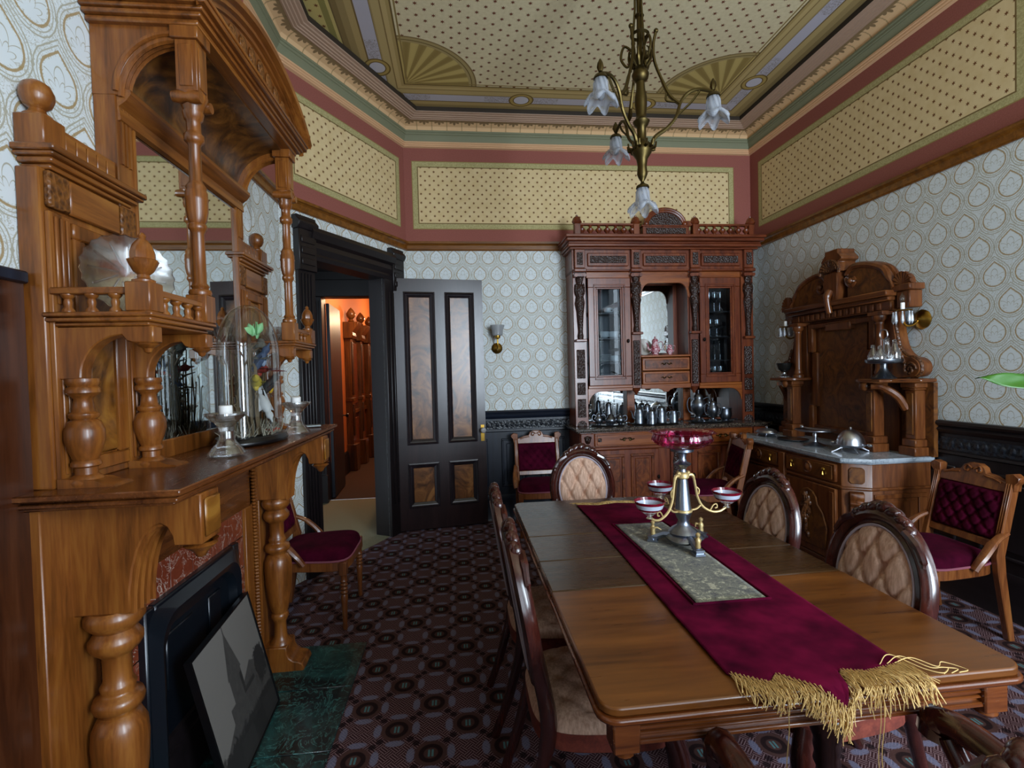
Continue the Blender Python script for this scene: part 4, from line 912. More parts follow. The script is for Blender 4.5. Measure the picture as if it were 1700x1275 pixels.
# ---------------------------------------------------------------- dining table
TX0, TX1, TY0, TY1, TZ = 0.295, 1.362, 1.045, 2.80, 0.75
tb = thing('dining_table', 'long extending wooden dining table with moulded edge in the room centre', 'table', ((TX0+TX1)/2, (TY0+TY1)/2, 0))
HX, HY = (TX1-TX0)/2, (TY1-TY0)/2; cy_ = (TY0+TY1)/2
def rend(x0, x1, y0, y1, r, near, far):
    p = []
    if near: p += [(x0+r-r*cos(R(a)), y0+r-r*sin(R(a))) for a in range(0, 91, 15)]+[(x1-r+r*sin(R(a)), y0+r-r*cos(R(a))) for a in range(0, 91, 15)]
    else: p += [(x0, y0), (x1, y0)]
    if far: p += [(x1-r+r*cos(R(a)), y1-r+r*sin(R(a))) for a in range(0, 91, 15)]+[(x0+r-r*sin(R(a)), y1-r+r*cos(R(a))) for a in range(0, 91, 15)]
    else: p += [(x1, y1), (x0, y1)]
    return p
cuts = [TY0, 1.64, 1.91, 2.205, TY1]
for i in range(4):
    a, b = cuts[i]-cy_+(0.0008 if i else 0), cuts[i+1]-cy_-(0.0008 if i < 3 else 0)
    g = G(); g.prism(rend(-HX, HX, a, b, 0.045, i == 0, i == 3), 'z', 0.728, 0.75); lf = g.build('leaf', M['table'] if i in (0,) else M['table_d'], tb, bevel=0.005, seg=2)
    g = G(); g.prism(rend(-HX-0.008, HX+0.008, a-(0.008 if i == 0 else 0), b+(0.008 if i == 3 else 0), 0.05, i == 0, i == 3), 'z', 0.712, 0.7275); g.build('leaf_edge', M['table_e'], lf, bevel=0.005, seg=2)
for s in (-1, 1):
    g = G(); yy = s*(HY-0.05); g.box(-HX+0.09, HX-0.09, yy-0.012, yy+0.012, 0.64, 0.712); q = s*0.012
    for z0, z1, o in ((0.695, 0.71, 0.012), (0.672, 0.683, 0.008), (0.66, 0.668, 0.008), (0.64, 0.652, 0.012)): g.box(-HX+0.09, HX-0.09, yy, yy+s*(0.012+o), z0, z1)
    g.build('end_apron', M['table_e'], tb, bevel=0.003)
    g = G(); xx = s*(HX-0.07); g.box(xx-0.012, xx+0.012, -HY+0.09, HY-0.09, 0.64, 0.712); g.build('side_apron', M['table_e'], tb, bevel=0.003)
    for t in (-1, 1):
        g = G(); x, y = s*(HX-0.062), t*(HY-0.05); g.box(x-0.032, x+0.032, y-0.03, y+0.03, 0.625, 0.712); cb = g.build('corner_block', M['table_e'], tb, bevel=0.004)
        g = G(); g.lathe([(0.0, -0.024), (0.018, -0.02), (0.026, -0.01), (0.024, 0)], x, y, 0.625, 14, cap=False); g.build('corner_drop', M['table_e'], cb)
lp = [(0.024, 0.0), (0.03, 0.02), (0.022, 0.05), (0.03, 0.09), (0.045, 0.16), (0.052, 0.24), (0.046, 0.30), (0.03, 0.36), (0.026, 0.40), (0.034, 0.42), (0.03, 0.44), (0.034, 0.46), (0.032, 0.48), (0.05, 0.53), (0.052, 0.555), (0.044, 0.565), (0.052, 0.575), (0.044, 0.585), (0.052, 0.595), (0.05, 0.64)]
for x in (-0.17, 0.14):
    for y in (-0.70, 0.62): turned('leg', lp, x, y, 0, M['legd'], tb, 18)
turned('centre_leg', lp, 0, -0.05, 0, M['legd'], tb, 18)
g = G(); g.box(-0.2, 0.2, -0.78, -0.62, 0.64, 0.70); g.box(-0.2, 0.2, 0.54, 0.70, 0.64, 0.70); g.box(-0.24, -0.18, -HY+0.1, HY-0.1, 0.66, 0.71); g.box(0.18, 0.24, -HY+0.1, HY-0.1, 0.66, 0.71); g.build('slide_rails', M['legd'], tb)

# runner with brocade centre and gold fringe
RX0, RX1 = 0.632, 1.078
def rz(y, up=0.0035):
    return (y, TZ+up) if y > 1.037 else (1.0305-up, TZ+up-(1.037-y))
def yn(u):
    P = [(0, 1.117), (0.17, 1.068), (0.24, 1.098), (0.52, 0.985), (0.60, 1.09), (0.72, 1.075), (1.0, 1.095)]
    for (a, b), (c, d) in zip(P, P[1:]):
        if u <= c: return b+(d-b)*(u-a)/(c-a)
    return P[-1][1]
def yf(u): return 2.64+0.03*abs(((u*2) % 1)-0.5)*2
rn = thing('table_runner', 'burgundy velvet table runner with gold fringe along the dining table', 'table runner', (0, 0, 0))
def rpt(u, v, up=0.0035):
    y = yf(u)+(yn(u)-yf(u))*v; yy, z = rz(y, up+0.0018*sin(9*v+5*u)*sin(7*u+2)+0.0015); return (RX0+(RX1-RX0)*u+0.006*sin(5*v), yy, z)
g = G(); g.grid(rpt, 50, 90, flip=True); g.build('velvet_cloth', M['runner'], rn, solid=0.002)
g = G(); g.grid(lambda u, v: (0.727+u*0.232+0.006*sin(3.2*v), 2.28-v*0.81, TZ+0.0085+0.0018*sin(9*v+2)*sin(4*u+2)*0.5), 16, 30, flip=True); g.build('brocade_panel', M['brocade'], rn, solid=0.002)
g = G()
for x in (0.715, 0.97): g.tube([(x+0.006*sin(3.2*k/20), 2.29-k*0.0415, TZ+0.0085) for k in range(21)], 0.004, 6)
for y in (2.288, 1.462): g.tube([(0.715+k*0.051, y, TZ+0.0085) for k in range(6)], 0.004, 6)
g.build('piping', M['runner'], rn)
g = G(); rnd = random.Random(11)
for k in range(360):
    u = (k+rnd.random()*0.6)/360; y0 = yn(u); x0 = RX0+(RX1-RX0)*u; L = rnd.uniform(0.06, 0.085)*(1.5 if u > 0.62 and rnd.random() < 0.35 else 1); lat = rnd.uniform(-0.02, 0.02)+(0.02 if u > 0.8 else 0); pts = []
    for i in range(6):
        f = i/5; y, z = rz(y0+0.004-L*f, 0.006+0.004*sin(f*3+k)); pts.append((x0+lat*f*f+0.004*sin(k+4*f), y-0.002*rnd.random(), z))
    g.tube(pts, 0.0011, 4)
for j in range(3):
    a = 1.05-j*0.02; g.tube(bez([(a, 1.095, TZ+0.008), (a+0.05, 1.10+0.01*j, TZ+0.014), (a+0.09, 1.07, TZ+0.006), (a+0.12, 1.085-0.02*j, TZ+0.006), (a+0.15, 1.05+0.005*j, TZ+0.005), (a+0.12, 1.043, TZ+0.005)], 6), 0.0012, 5)
for u in (0.19, 0.70, 0.72): x0 = RX0+(RX1-RX0)*u; g.tube([(x0+0.004*sin(i), 1.024, TZ-0.02-0.03*i) for i in range(7 if u < 0.5 else 9)], 0.0012, 4)
o = g.build('near_fringe', M['fringe'], rn); o['kind'] = 'stuff'
g = G(); rnd = random.Random(3)
for k in range(160):
    u = k/160; x0 = RX0+(RX1-RX0)*u; y0 = yf(u)-0.004; L = rnd.uniform(0.03, 0.06); g.tube([(x0, y0, TZ+0.007), (x0+rnd.uniform(-.02, .02), y0+L*0.5, TZ+0.01), (x0+rnd.uniform(-.035, .02), y0+L, TZ+0.003)], 0.0013, 4)
o = g.build('far_fringe', M['fringe'], rn); o['kind'] = 'stuff'

# ---------------------------------------------------------------- epergne centrepiece
ep = thing('epergne', 'silver and gilt epergne centrepiece with pink glass bowl on the runner', 'epergne', (0.92, 1.965, TZ+0.0125))
st = [(0.05, 0.035), (0.055, 0.045), (0.062, 0.052), (0.05, 0.066), (0.028, 0.08), (0.022, 0.10), (0.03, 0.118), (0.034, 0.13), (0.036, 0.14), (0.033, 0.145), (0.021, 0.265), (0.018, 0.28)]
g = G(); g.lathe(st, seg=28); g.build('stem', M['epsilver'], ep, angle=50)
g = G(); g.lathe([(0.03, 0.02), (0.075, 0.02), (0.08, 0.028), (0.07, 0.04), (0.05, 0.048)], seg=24, flute=lambda a, z: 1+0.12*cos(3*a)); g.build('base', M['epsilver'], ep)
for k in range(3):
    a = R(-90+120*k); d = Vector((cos(a), sin(a), 0)); n = Vector((-d.y, d.x, 0))
    g = G(); g.tube([d*0.04+Vector((0, 0, 0.035)), d*0.08+Vector((0, 0, 0.035)), d*0.115+Vector((0, 0, 0.02)), d*0.125+Vector((0, 0, 0.012))], [0.022, 0.016, 0.014, 0.018], 8)
    q = G(); q.box(-0.022, 0.022, -0.02, 0.02, 0.0, 0.008); q.box(-0.017, 0.017, -0.015, 0.015, 0.008, 0.018); q.box(-0.02, 0.02, -0.018, 0.018, 0.018, 0.022); q.xf(Matrix.Translation(d*0.125) @ Matrix.Rotation(a, 4, 'Z')); g.add(q.v, q.f); g.build('foot', M['epsilver'], ep)
    g = G(); q = d*0.125+Vector((0, 0, 0.022)); g.lathe([(0.008, 0), (0.011, 0.01), (0.009, 0.022), (0.012, 0.032), (0.008, 0.042), (0.004, 0.046), (0.009, 0.053), (0.009, 0.06), (0, 0.067)], q.x, q.y, q.z, 10, cap=False)
    g.tube([q+Vector((0, 0, 0.034))+n*0.01, q+Vector((0, 0, 0.04))-d*0.02+n*0.012, q+Vector((0, 0, 0.03))-d*0.035+n*0.004], [0.005, 0.004, 0.002], 6); g.build('figurine', M['gilt'], ep)
g = G(); g.lathe([(0.02, 0.275), (0.026, 0.28), (0.027, 0.29), (0.022, 0.298), (0.024, 0.305)], seg=18); g.build('gilt_collar', M['gilt'], ep)
g = G(); g.lathe([(0.034, 0.135), (0.037, 0.139), (0.036, 0.146), (0.033, 0.148)], seg=24); g.build('gilt_band', M['gilt'], ep)
g = G(); g.lathe([(0.018, 0.30), (0.014, 0.315), (0.02, 0.325), (0.03, 0.332), (0.034, 0.338), (0.02, 0.346), (0.014, 0.36), (0.018, 0.38), (0.03, 0.388), (0.046, 0.39), (0.046, 0.40), (0.03, 0.404)], seg=24, flute=lambda a, z: 1+(0.12*cos(10*a) if 0.33 < z < 0.34 else 0)); g.build('bowl_socket', M['epsilver'], ep)
pb = [(0.03, 0.0), (0.07, 0.004), (0.105, 0.018), (0.122, 0.036), (0.117, 0.052), (0.114, 0.06), (0.128, 0.066), (0.132, 0.07), (0.126, 0.07), (0.110, 0.06), (0.113, 0.05), (0.117, 0.036), (0.10, 0.022), (0.06, 0.009), (0.0, 0.006)]
g = G(); g.lathe(pb, 0, 0, 0.402, 64, flute=lambda a, z: 1+0.028*cos(18*a)+(0.03*cos(9*a) if z > 0.062 else 0), cap=False); g.build('pink_bowl', M['rubyg'], ep, angle=60)
for k in range(3):
    a = R((2, 95, 205)[k]); d = Vector((cos(a), sin(a), 0)); z_ = Vector((0, 0, 1))
    g = G(); g.tube(bez([d*0.022+z_*0.29, d*0.045+z_*0.285, d*0.056+z_*0.24, d*0.066+z_*0.19, d*0.09+z_*0.15, d*0.13+z_*0.128, d*0.165+z_*0.128, d*0.192+z_*0.142], 6), [0.007]*8+[0.0055]*20+[0.005]*15, 7)
    g.tube(bez([d*0.034+z_*0.14, d*0.06+z_*0.145, d*0.08+z_*0.16], 5), 0.004, 6); g.tube(bez([d*0.056+z_*0.24, d*0.072+z_*0.225, d*0.07+z_*0.205], 5), 0.003, 6)
    g.tube(bez([d*0.12+z_*0.132, d*0.135+z_*0.155, d*0.15+z_*0.158, d*0.152+z_*0.145, d*0.142+z_*0.142], 5), 0.003, 6); g.ball(d*0.024+z_*0.298, 0.01, 8, 6); ar = g.build('gilt_arm', M['gilt'], ep)
    c = d*0.197
    g = G(); g.lathe([(0.0, 0.138), (0.014, 0.142), (0.007, 0.15), (0.018, 0.158), (0.032, 0.17)], c.x, c.y, 0, 20, cap=False); g.lathe([(0.032, 0.17), (0.045, 0.178)], c.x, c.y, 0, 20, cap=False); bb = g.build('small_bowl', M['crystal'], ar, angle=60)
    for nm, r0, z0, r1, z1, mt_ in (('ruby_band', 0.045, 0.178, 0.05, 0.185, 'rubyrim'), ('milky_band', 0.05, 0.185, 0.0565, 0.202, 'milk'), ('ruby_rim', 0.0565, 0.202, 0.060, 0.213, 'rubyrim')):
        pass
    g = G(); g.lathe([(0.045, 0.178), (0.05, 0.185), (0.048, 0.185), (0.043, 0.178)], c.x, c.y, 0, 24, cap=False); g.lathe([(0.0565, 0.202), (0.060, 0.213), (0.058, 0.213), (0.0545, 0.202)], c.x, c.y, 0, 24, flute=lambda t, z: 1+0.03*cos(12*t) if z > 0.21 else 1, cap=False); g.build('ruby_band', M['rubyrim'], ar, angle=60)
    g = G(); g.lathe([(0.05, 0.185), (0.0565, 0.202), (0.0545, 0.202), (0.048, 0.185)], c.x, c.y, 0, 24, cap=False); g.build('milky_band', M['milk'], ar, angle=60)

# ---------------------------------------------------------------- upholstery helper
def tuft(x, z, dx, dz):
    p, q = x/dx+z/dz, x/dx-z/dz
    c1, c2 = abs(p-round(p)), abs(q-round(q)); c = min(c1, c2); b = math.hypot(c1, c2)
    return -0.010*math.exp(-(c/0.10)**2)-0.016*math.exp(-(b/0.17)**2)
def sq2disc(u, v):
    a, b = 2*u-1, 2*v-1; return a*math.sqrt(max(0, 1-b*b/2)), b*math.sqrt(max(0, 1-a*a/2))
# ---------------------------------------------------------------- balloon-back dining chair (local: front -y)
OA, OB, OZ = 0.185, 0.225, 0.725
def rake(z): return 0.195+(z-0.45)*0.16
def dining_chair(label, group, arms=False):
    t = thing('balloon_back_chair' if not arms else 'balloon_back_armchair', label, 'chair' if not arms else 'armchair', (0, 0, 0), 0, group)
    W = 0.235 if not arms else 0.26
    ring = [(1.0*OA*cos(2*PI*k/40), rake(OZ+OB*sin(2*PI*k/40)), OZ+OB*sin(2*PI*k/40)) for k in range(40)]
    g = G(); g.tube(ring, 0.028, 8, closed=True, flat=(1.0, 0.62), up=(0, 0.9, 0.1)) if False else None
    # frame: swept flat moulding (radial, depth)
    sec = [(-0.03, -0.004), (-0.026, -0.014), (-0.016, -0.018), (-0.008, -0.012), (0.0, -0.02), (0.014, -0.028), (0.028, -0.022), (0.035, -0.006), (0.035, 0.012), (0.02, 0.022), (-0.02, 0.022), (-0.03, 0.012)]
    n = 48; m = len(sec); vs = []
    for k in range(n):
        a = 2*PI*k/n; cx, cz = cos(a), sin(a)
        for rr, yy in sec: x, z = (OA+rr)*cx, OZ+(OB+rr)*cz; vs.append((x, rake(z)+yy, z))
    g = G(); g.add(vs, [(k*m+j, ((k+1) % n)*m+j, ((k+1) % n)*m+(j+1) % m, k*m+(j+1) % m) for k in range(n) for j in range(m)]); g.build('back_frame', M['rosew'], t, angle=50)
    g = G(); rnd = random.Random(21)
    for k in range(13):
        a = R(90+(k-6)*5.2); e = 1-abs(k-6)/7; r = 0.016+0.014*e
        x, z = (OA+0.03)*cos(a), OZ+(OB+0.026+0.012*e)*sin(a)
        q = G(); q.ball((0, 0, 0), (r*1.25, 0.02, r*0.8), 8, 6); q.xf(Matrix.Translation((x, rake(z)-0.008+0.006*(k % 2), z)) @ Matrix.Rotation(-(a-R(90))*1.6+R(25 if k % 2 else -25), 4, 'Y')); g.add(q.v, q.f)
    for s in (-1, 1):
        g.tube(bez([(s*0.105, rake(0.92)-0.02, 0.935), (s*0.15, rake(0.9)-0.022, 0.908), (s*0.178, rake(0.87)-0.02, 0.868), (s*0.185, rake(0.84)-0.02, 0.845)], 4), [0.014]*5+[0.011]*5+[0.006]*3, 7)
    g.build('carved_crest', M['rosew'], t)
    def padf(u, v):
        a, b = sq2disc(u, v); x, z = a*0.158, OZ+b*0.198; rho = math.sqrt(max(0, 1-(a*a+b*b)**2)); return (x, rake(z)-0.006-0.030*rho-tuft(x, z-OZ+0.03, 0.092, 0.19)*rho*1.7, z)
    g = G(); g.grid(padf, 52, 52); g.build('tufted_back', M['tan'], t, angle=180)
    g = G(); g.tube([(0.160*cos(2*PI*k/40), rake(OZ+0.200*sin(2*PI*k/40))-0.012, OZ+0.200*sin(2*PI*k/40)) for k in range(40)], 0.006, 6, closed=True); g.build('gimp', M['gimp'], t)
    g = G(); g.grid(lambda u, v: (lambda a, b: (a*0.16, rake(OZ+b*0.2)+0.018+0.006*(1-a*a-b*b), OZ+b*0.2))(*sq2disc(u, v)), 12, 12, flip=True); bk = g.build('back_cover', plain('grey_back_cloth', '#6d6f7c', 0.8), t, angle=180)
    g = G(); g.tube([(0.163*cos(2*PI*k/40), rake(OZ+0.203*sin(2*PI*k/40))+0.021, OZ+0.203*sin(2*PI*k/40)) for k in range(40)], 0.005, 6, closed=True); g.build('rear_gimp', M['gimp'], bk)
    # seat
    def sp(a, b):  # disc -> rounded trapezoid
        s = 1/max(1e-6, (abs(a)**4+abs(b)**4)**0.25)*math.hypot(a, b) if a or b else 1
        return a*s*(W-0.025*b*s-0.01), b*s*0.225
    def seatf(u, v):
        a, b = sq2disc(u, v); x, y = sp(a, b); rho = math.sqrt(max(0, 1-(a*a+b*b)**3)); return (x, y, 0.415+0.055*rho+tuft(x, y, 0.11, 0.12)*rho*0.7)
    g = G(); g.grid(seatf, 36, 36); g.build('seat', M['tan'], t, angle=180)
    rim = [sp(cos(2*PI*k/40), sin(2*PI*k/40)) for k in range(40)]
    g = G(); g.prism(rim, 'z', 0.355, 0.418); g.build('seat_rail', M['seatred'], t, bevel=0.006)
    for s in (-1, 1):
        g = G(); g.tube(bez([(s*(W-0.03), -0.18, 0.40), (s*(W-0.015), -0.205, 0.30), (s*(W-0.03), -0.195, 0.14), (s*(W-0.02), -0.215, 0.02), (s*(W-0.02), -0.22, 0.0)], 6), [0.034]*5+[0.036, 0.036, 0.034, 0.031, 0.029, 0.026]+[0.022]*6+[0.018]*6+[0.022]*3, 10); g.build('leg', M['rosew'], t, angle=60)
        g = G(); g.tube(bez([(s*0.165, 0.31, 0.0), (s*0.17, 0.25, 0.16), (s*0.178, 0.195, 0.36), (s*0.18, 0.188, 0.45), (s*0.165, 0.202, 0.545), (s*0.187, 0.226, 0.66)], 5), [0.018]*4+[0.02]*6+[0.026]*8+[0.025]*8, 8); g.build('leg', M['rosew'], t, angle=60)
        if arms:
            g = G(); g.tube(bez([(s*0.20, 0.235, 0.70), (s*0.245, 0.14, 0.69), (s*0.275, 0.0, 0.665), (s*0.275, -0.12, 0.668), (s*0.27, -0.175, 0.655), (s*0.268, -0.185, 0.62)], 5), [0.024]*10+[0.031]*10+[0.037]*6, 10)
            ar = g.build('arm', M['rosew'], t, angle=60)
            g = G(); g.tube(bez([(s*0.268, -0.15, 0.63), (s*0.262, -0.10, 0.56), (s*0.25, -0.13, 0.48), (s*0.235, -0.16, 0.40)], 5), 0.024, 8); g.build('arm_support', M['rosew'], ar, angle=60)
    return t
gd = 'balloon-back chairs round the dining table'
c0 = dining_chair('tufted balloon-back chair at the far head of the dining table', gd); c0.location = (0.80, 2.95, 0); c0.rotation_euler = (0, 0, 0)
dup(c0, (1.205, 1.58, 0), R(-90), 'tufted balloon-back chair beside the table, nearest the burgundy chair on the wall', gd)
dup(c0, (1.205, 2.20, 0), R(-90), 'tufted balloon-back chair beside the table in front of the marble sideboard', gd)
dup(c0, (0.43, 1.63, 0), R(90), 'tufted balloon-back chair on the fireplace side, nearer the runner fringe', gd)
dup(c0, (0.42, 2.17, 0), R(90), 'tufted balloon-back chair on the fireplace side, nearer the open door', gd)
ac = dining_chair('dark rosewood armchair at the fringed near end of the table', gd, arms=True); ac.location = (0.83, 0.85, 0); ac.rotation_euler = (0, 0, R(180))

# ---------------------------------------------------------------- burgundy parlour chair (local: front -y)
def prake(z): return 0.19+max(0, z-0.42)*0.24
def parlour_chair(label, group):
    t = thing('parlour_chair', label, 'chair', (0, 0, 0), 0, group)
    def spp(a, b):
        s = 1/max(1e-6, (abs(a)**5+abs(b)**5)**0.2)*math.hypot(a, b) if a or b else 1
        return a*s*(0.222-0.03*b*s), b*s*0.225
    def seatf(u, v):
        a, b = sq2disc(u, v); x, y = spp(a, b); rho = math.sqrt(max(0, 1-(a*a+b*b)**4)); return (x, y, 0.415+0.06*rho)
    g = G(); g.grid(seatf, 24, 24); g.build('seat', M['velvet'], t, angle=180)
    rim = [spp(cos(2*PI*k/48), sin(2*PI*k/48)) for k in range(48)]
    g = G(); g.prism([(x*1.005, y*1.005) for x, y in rim], 'z', 0.352, 0.408); g.build('seat_rail', M['parw'], t, bevel=0.004)
    g = G(); g.tube([(x*1.005, y*1.005, 0.412) for x, y in rim], 0.006, 6, closed=True); g.build('gimp', M['trim_pink'], t)
    for s in (-1, 1):
        g = G(); g.box(s*0.225-0.022, s*0.225+0.022, -0.215, -0.171, 0.33, 0.405); g.lathe([(0.012, 0), (0.015, 0.02), (0.013, 0.04), (0.018, 0.16), (0.022, 0.2), (0.016, 0.215), (0.024, 0.225), (0.016, 0.238), (0.024, 0.248), (0.016, 0.26), (0.024, 0.27), (0.016, 0.282), (0.024, 0.292), (0.018, 0.305), (0.022, 0.33)], s*0.225, -0.193, 0, 12); g.build('leg', M['parw'], t, bevel=0.002)
        g = G(); g.prism([(0.28, 0), (0.245, 0), (0.185, 0.36), (0.175, 0.46), (prake(0.88)-0.022, 0.88), (prake(0.88)+0.02, 0.88), (0.225, 0.46), (0.232, 0.36)], 'x', s*0.205-0.018, s*0.205+0.018); st = g.build('leg', M['parw'], t, bevel=0.004)
        g = G()
        for k in (-1, 0, 1): g.tube([(s*0.205+k*0.011, prake(0.58)-0.024, 0.58), (s*0.205+k*0.011, prake(0.84)-0.024, 0.84)], 0.0045, 5)
        g.prism([(s*0.185, 0.80), (s*0.228, 0.80), (s*0.232, 0.835), (s*0.25, 0.855), (s*0.252, 0.875), (s*0.225, 0.895), (s*0.185, 0.885)], 'y', prake(0.85)-0.028, prake(0.85)+0.016); g.build('fluted_ear', M['parw'], st, bevel=0.003)
        g = G(); g.tube(bez([(s*0.215, prake(0.60), 0.58), (s*0.23, 0.15, 0.54), (s*0.24, 0.075, 0.465), (s*0.235, 0.03, 0.40)], 5), [0.014]*6+[0.017]*10, 8, flat=(1.0, 1.5)); g.build('hip_bracket', M['parw'], t)
    def at(x, z, dy): return (x, prake(z)+dy, z)
    def slab(name, poly, y0, y1, mat, bev=0.004):
        g = G(); n = len(poly); g.add([at(x, z, y0) for x, z in poly]+[at(x, z, y1) for x, z in poly], [tuple(range(n)), tuple(range(2*n-1, n-1, -1))]+[(i, n+i, n+(i+1) % n, (i+1) % n) for i in range(n)]); return g.build(name, mat, t, bevel=bev)
    slab('crest_rail', [(-0.188, 0.79), (0.188, 0.79), (0.188, 0.84), (0.15, 0.848), (0.12, 0.862), (0.075, 0.868), (0.06, 0.895), (0.03, 0.912), (-0.03, 0.912), (-0.06, 0.895), (-0.075, 0.868), (-0.12, 0.862), (-0.15, 0.848), (-0.188, 0.84)], -0.018, 0.016, M['parw'])
    g = G()
    for s in (-1, 1):
        g.tube(bez([at(s*0.005, 0.882, -0.02), at(s*0.035, 0.897, -0.02), at(s*0.048, 0.875, -0.02), at(s*0.03, 0.865, -0.02), at(s*0.022, 0.878, -0.02)], 6), 0.006, 6); g.tube([at(s*0.07, 0.855, -0.02), at(s*0.12, 0.848, -0.02), at(s*0.16, 0.835, -0.02)], 0.006, 6)
    g.build('crest_carving', M['parw'], t)
    slab('lower_back_rail', [(-0.188, 0.49), (0.188, 0.49), (0.188, 0.53), (-0.188, 0.53)], -0.016, 0.012, M['parw'])
    def padf(u, v):
        x, z = (u-0.5)*0.372, 0.532+v*0.256; e = (1-(2*u-1)**6)*(1-(2*v-1)**6); return at(x, z, -0.008-0.028*e**0.5-tuft(x, z-0.66, 0.075, 0.09)*e*1.2)
    g = G(); g.grid(padf, 44, 34); g.build('tufted_back', M['velvet'], t, angle=180)
    slab('back_board', [(-0.188, 0.53), (0.188, 0.53), (0.188, 0.79), (-0.188, 0.79)], -0.004, 0.01, M['velvet'], 0)
    return t
gp = 'burgundy velvet parlour chairs'
p0 = parlour_chair('burgundy velvet parlour chair against the navy panelling beside the open door', gp); p0.location = (0.755, 4.58, 0)
dup(p0, (2.63, 2.52, 0), R(-92), 'burgundy velvet parlour chair against the side wall near the green leaf', gp)
dup(p0, (-0.90, 3.215, 0), R(90), 'burgundy velvet parlour chair beyond the mantelpiece by the doorway', gp)
dup(p0, (2.185, 4.17, 0), R(-103), 'burgundy velvet parlour chair in the shadow between the dresser and sideboard', gp)
# ---------------------------------------------------------------- tall dresser on the back wall (local: x right, -y into room)
ds = thing('china_dresser', 'tall carved red walnut china dresser with glazed doors against the back wall', 'dresser', (2.05, 4.985, 0))
UF = -0.285                                              # front plane of the upper stage
# lower stage
g = G(); g.box(-0.93, 0.93, -0.45, 0, 0.06, 0.915); g.build('base_carcass', M['red_z'], ds, bevel=0.004)
g = G(); g.box(-0.955, 0.955, -0.475, 0, 0.0, 0.09); g.box(-0.94, 0.94, -0.462, 0, 0.09, 0.14); g.build('plinth', M['red_x'], ds, bevel=0.006)
g = G(); g.box(-0.975, 0.975, -0.495, 0.0, 0.925, 0.952); g.box(-0.962, 0.962, -0.482, 0, 0.912, 0.925); g.build('marble_top', M['marble_b'], ds, bevel=0.005)
for x0, x1 in ((-0.79, -0.165), (0.165, 0.79)):
    xc = (x0+x1)/2
    g = G(); g.box(x0, x1, -0.465, -0.445, 0.775, 0.90); dw = g.build('drawer', M['red_or'], ds, bevel=0.006)
    g = G(); g.box(x0+0.02, x1-0.02, -0.470, -0.46, 0.79, 0.885); g.build('drawer_field', M['red_or'], dw, bevel=0.004)
    g = G()
    for s in (-1, 1): g.tube(bez([(xc+s*0.005, -0.474, 0.845), (xc+s*0.03, -0.476, 0.85), (xc+s*0.05, -0.474, 0.835), (xc+s*0.07, -0.474, 0.842)], 4), 0.005, 5); g.ball((xc+s*0.03, -0.474, 0.832), (0.014, 0.006, 0.01), 6, 5)
    g.build('brass_pull', M['brass_d'], dw)
    for s in (-1, 1):
        g = G(); g.box(xc+s*0.265-0.018, xc+s*0.265+0.018, -0.475, -0.462, 0.82, 0.856); g.build('rosette', M['red_carved'], dw, bevel=0.004)
    g = G(); g.box(x0, x1, -0.468, -0.445, 0.18, 0.74); dd = g.build('cupboard_door', M['red_z'], ds, bevel=0.006)
    for s in (-1, 1): pan(xc+s*0.15-0.115, xc+s*0.15+0.115, 0.235, 0.685, -0.470, 0.028, dd, M['red_burl'], M['red_z'], 'burl_panel') if False else None
    for s in (-1, 1):
        g = G(); a, b = xc+s*0.145-0.115, xc+s*0.145+0.115
        for q in ((a, b, 0.672, 0.70), (a, b, 0.225, 0.253), (a, a+0.028, 0.253, 0.672), (b-0.028, b, 0.253, 0.672)): g.box(q[0], q[1], -0.482, -0.466, q[2], q[3])
        fr = None; g.box(a+0.045, b-0.045, -0.476, -0.466, 0.27, 0.655); g.build('burl_panel', [M['red_burl']], dd, bevel=0.006)
    g = G(); g.ball((x1-0.012 if xc < 0 else x0+0.012, -0.482, 0.47), (0.012, 0.016, 0.02), 8, 6); g.build('door_knob', M['black'], dd)
g = G(); g.box(-0.94, 0.94, -0.478, -0.44, 0.742, 0.772); g.build('waist_moulding', M['red_x'], ds, bevel=0.008)
for x in (-0.86, 0.0, 0.86):
    g = G(); g.box(x-0.065, x+0.065, -0.475, -0.43, 0.775, 0.905); b0 = g.build('corbel_block', M['red_z'], ds, bevel=0.006)
    g = G(); g.ball((x, -0.478, 0.845), (0.03, 0.025, 0.04), 10, 8); g.ball((x, -0.497, 0.838), (0.012, 0.014, 0.018), 8, 6)
    for s in (-1, 1): g.ball((x+s*0.022, -0.49, 0.865), (0.012, 0.012, 0.014), 8, 6)
    g.build('lion_mask', M['red_carved'], b0)
    g = G(); g.box(x-0.05, x+0.05, -0.475, -0.43, 0.15, 0.742); c_ = g.build('lower_pilaster', M['red_z'], ds, bevel=0.004)
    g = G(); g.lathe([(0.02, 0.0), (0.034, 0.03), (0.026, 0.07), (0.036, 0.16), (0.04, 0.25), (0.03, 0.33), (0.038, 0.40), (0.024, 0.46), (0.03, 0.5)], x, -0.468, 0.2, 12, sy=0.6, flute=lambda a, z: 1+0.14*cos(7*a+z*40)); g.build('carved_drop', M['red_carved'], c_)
# mirrors behind the marble
g = G(); g.box(-0.92, 0.92, -0.03, 0.0, 0.952, 1.36); g.build('back_board', M['red_z'], ds)
for a, b in ((-0.80, -0.34), (-0.26, 0.26), (0.34, 0.80)):
    g = G(); g.box(a, b, -0.036, -0.03, 0.97, 1.31); g.build('low_mirror', M['mirror'], ds)
for x in (-0.30, 0.30):
    g = G(); g.box(x-0.04, x+0.04, -0.10, -0.03, 0.952, 1.33); g.build('mirror_post', M['red_or'], ds, bevel=0.004)
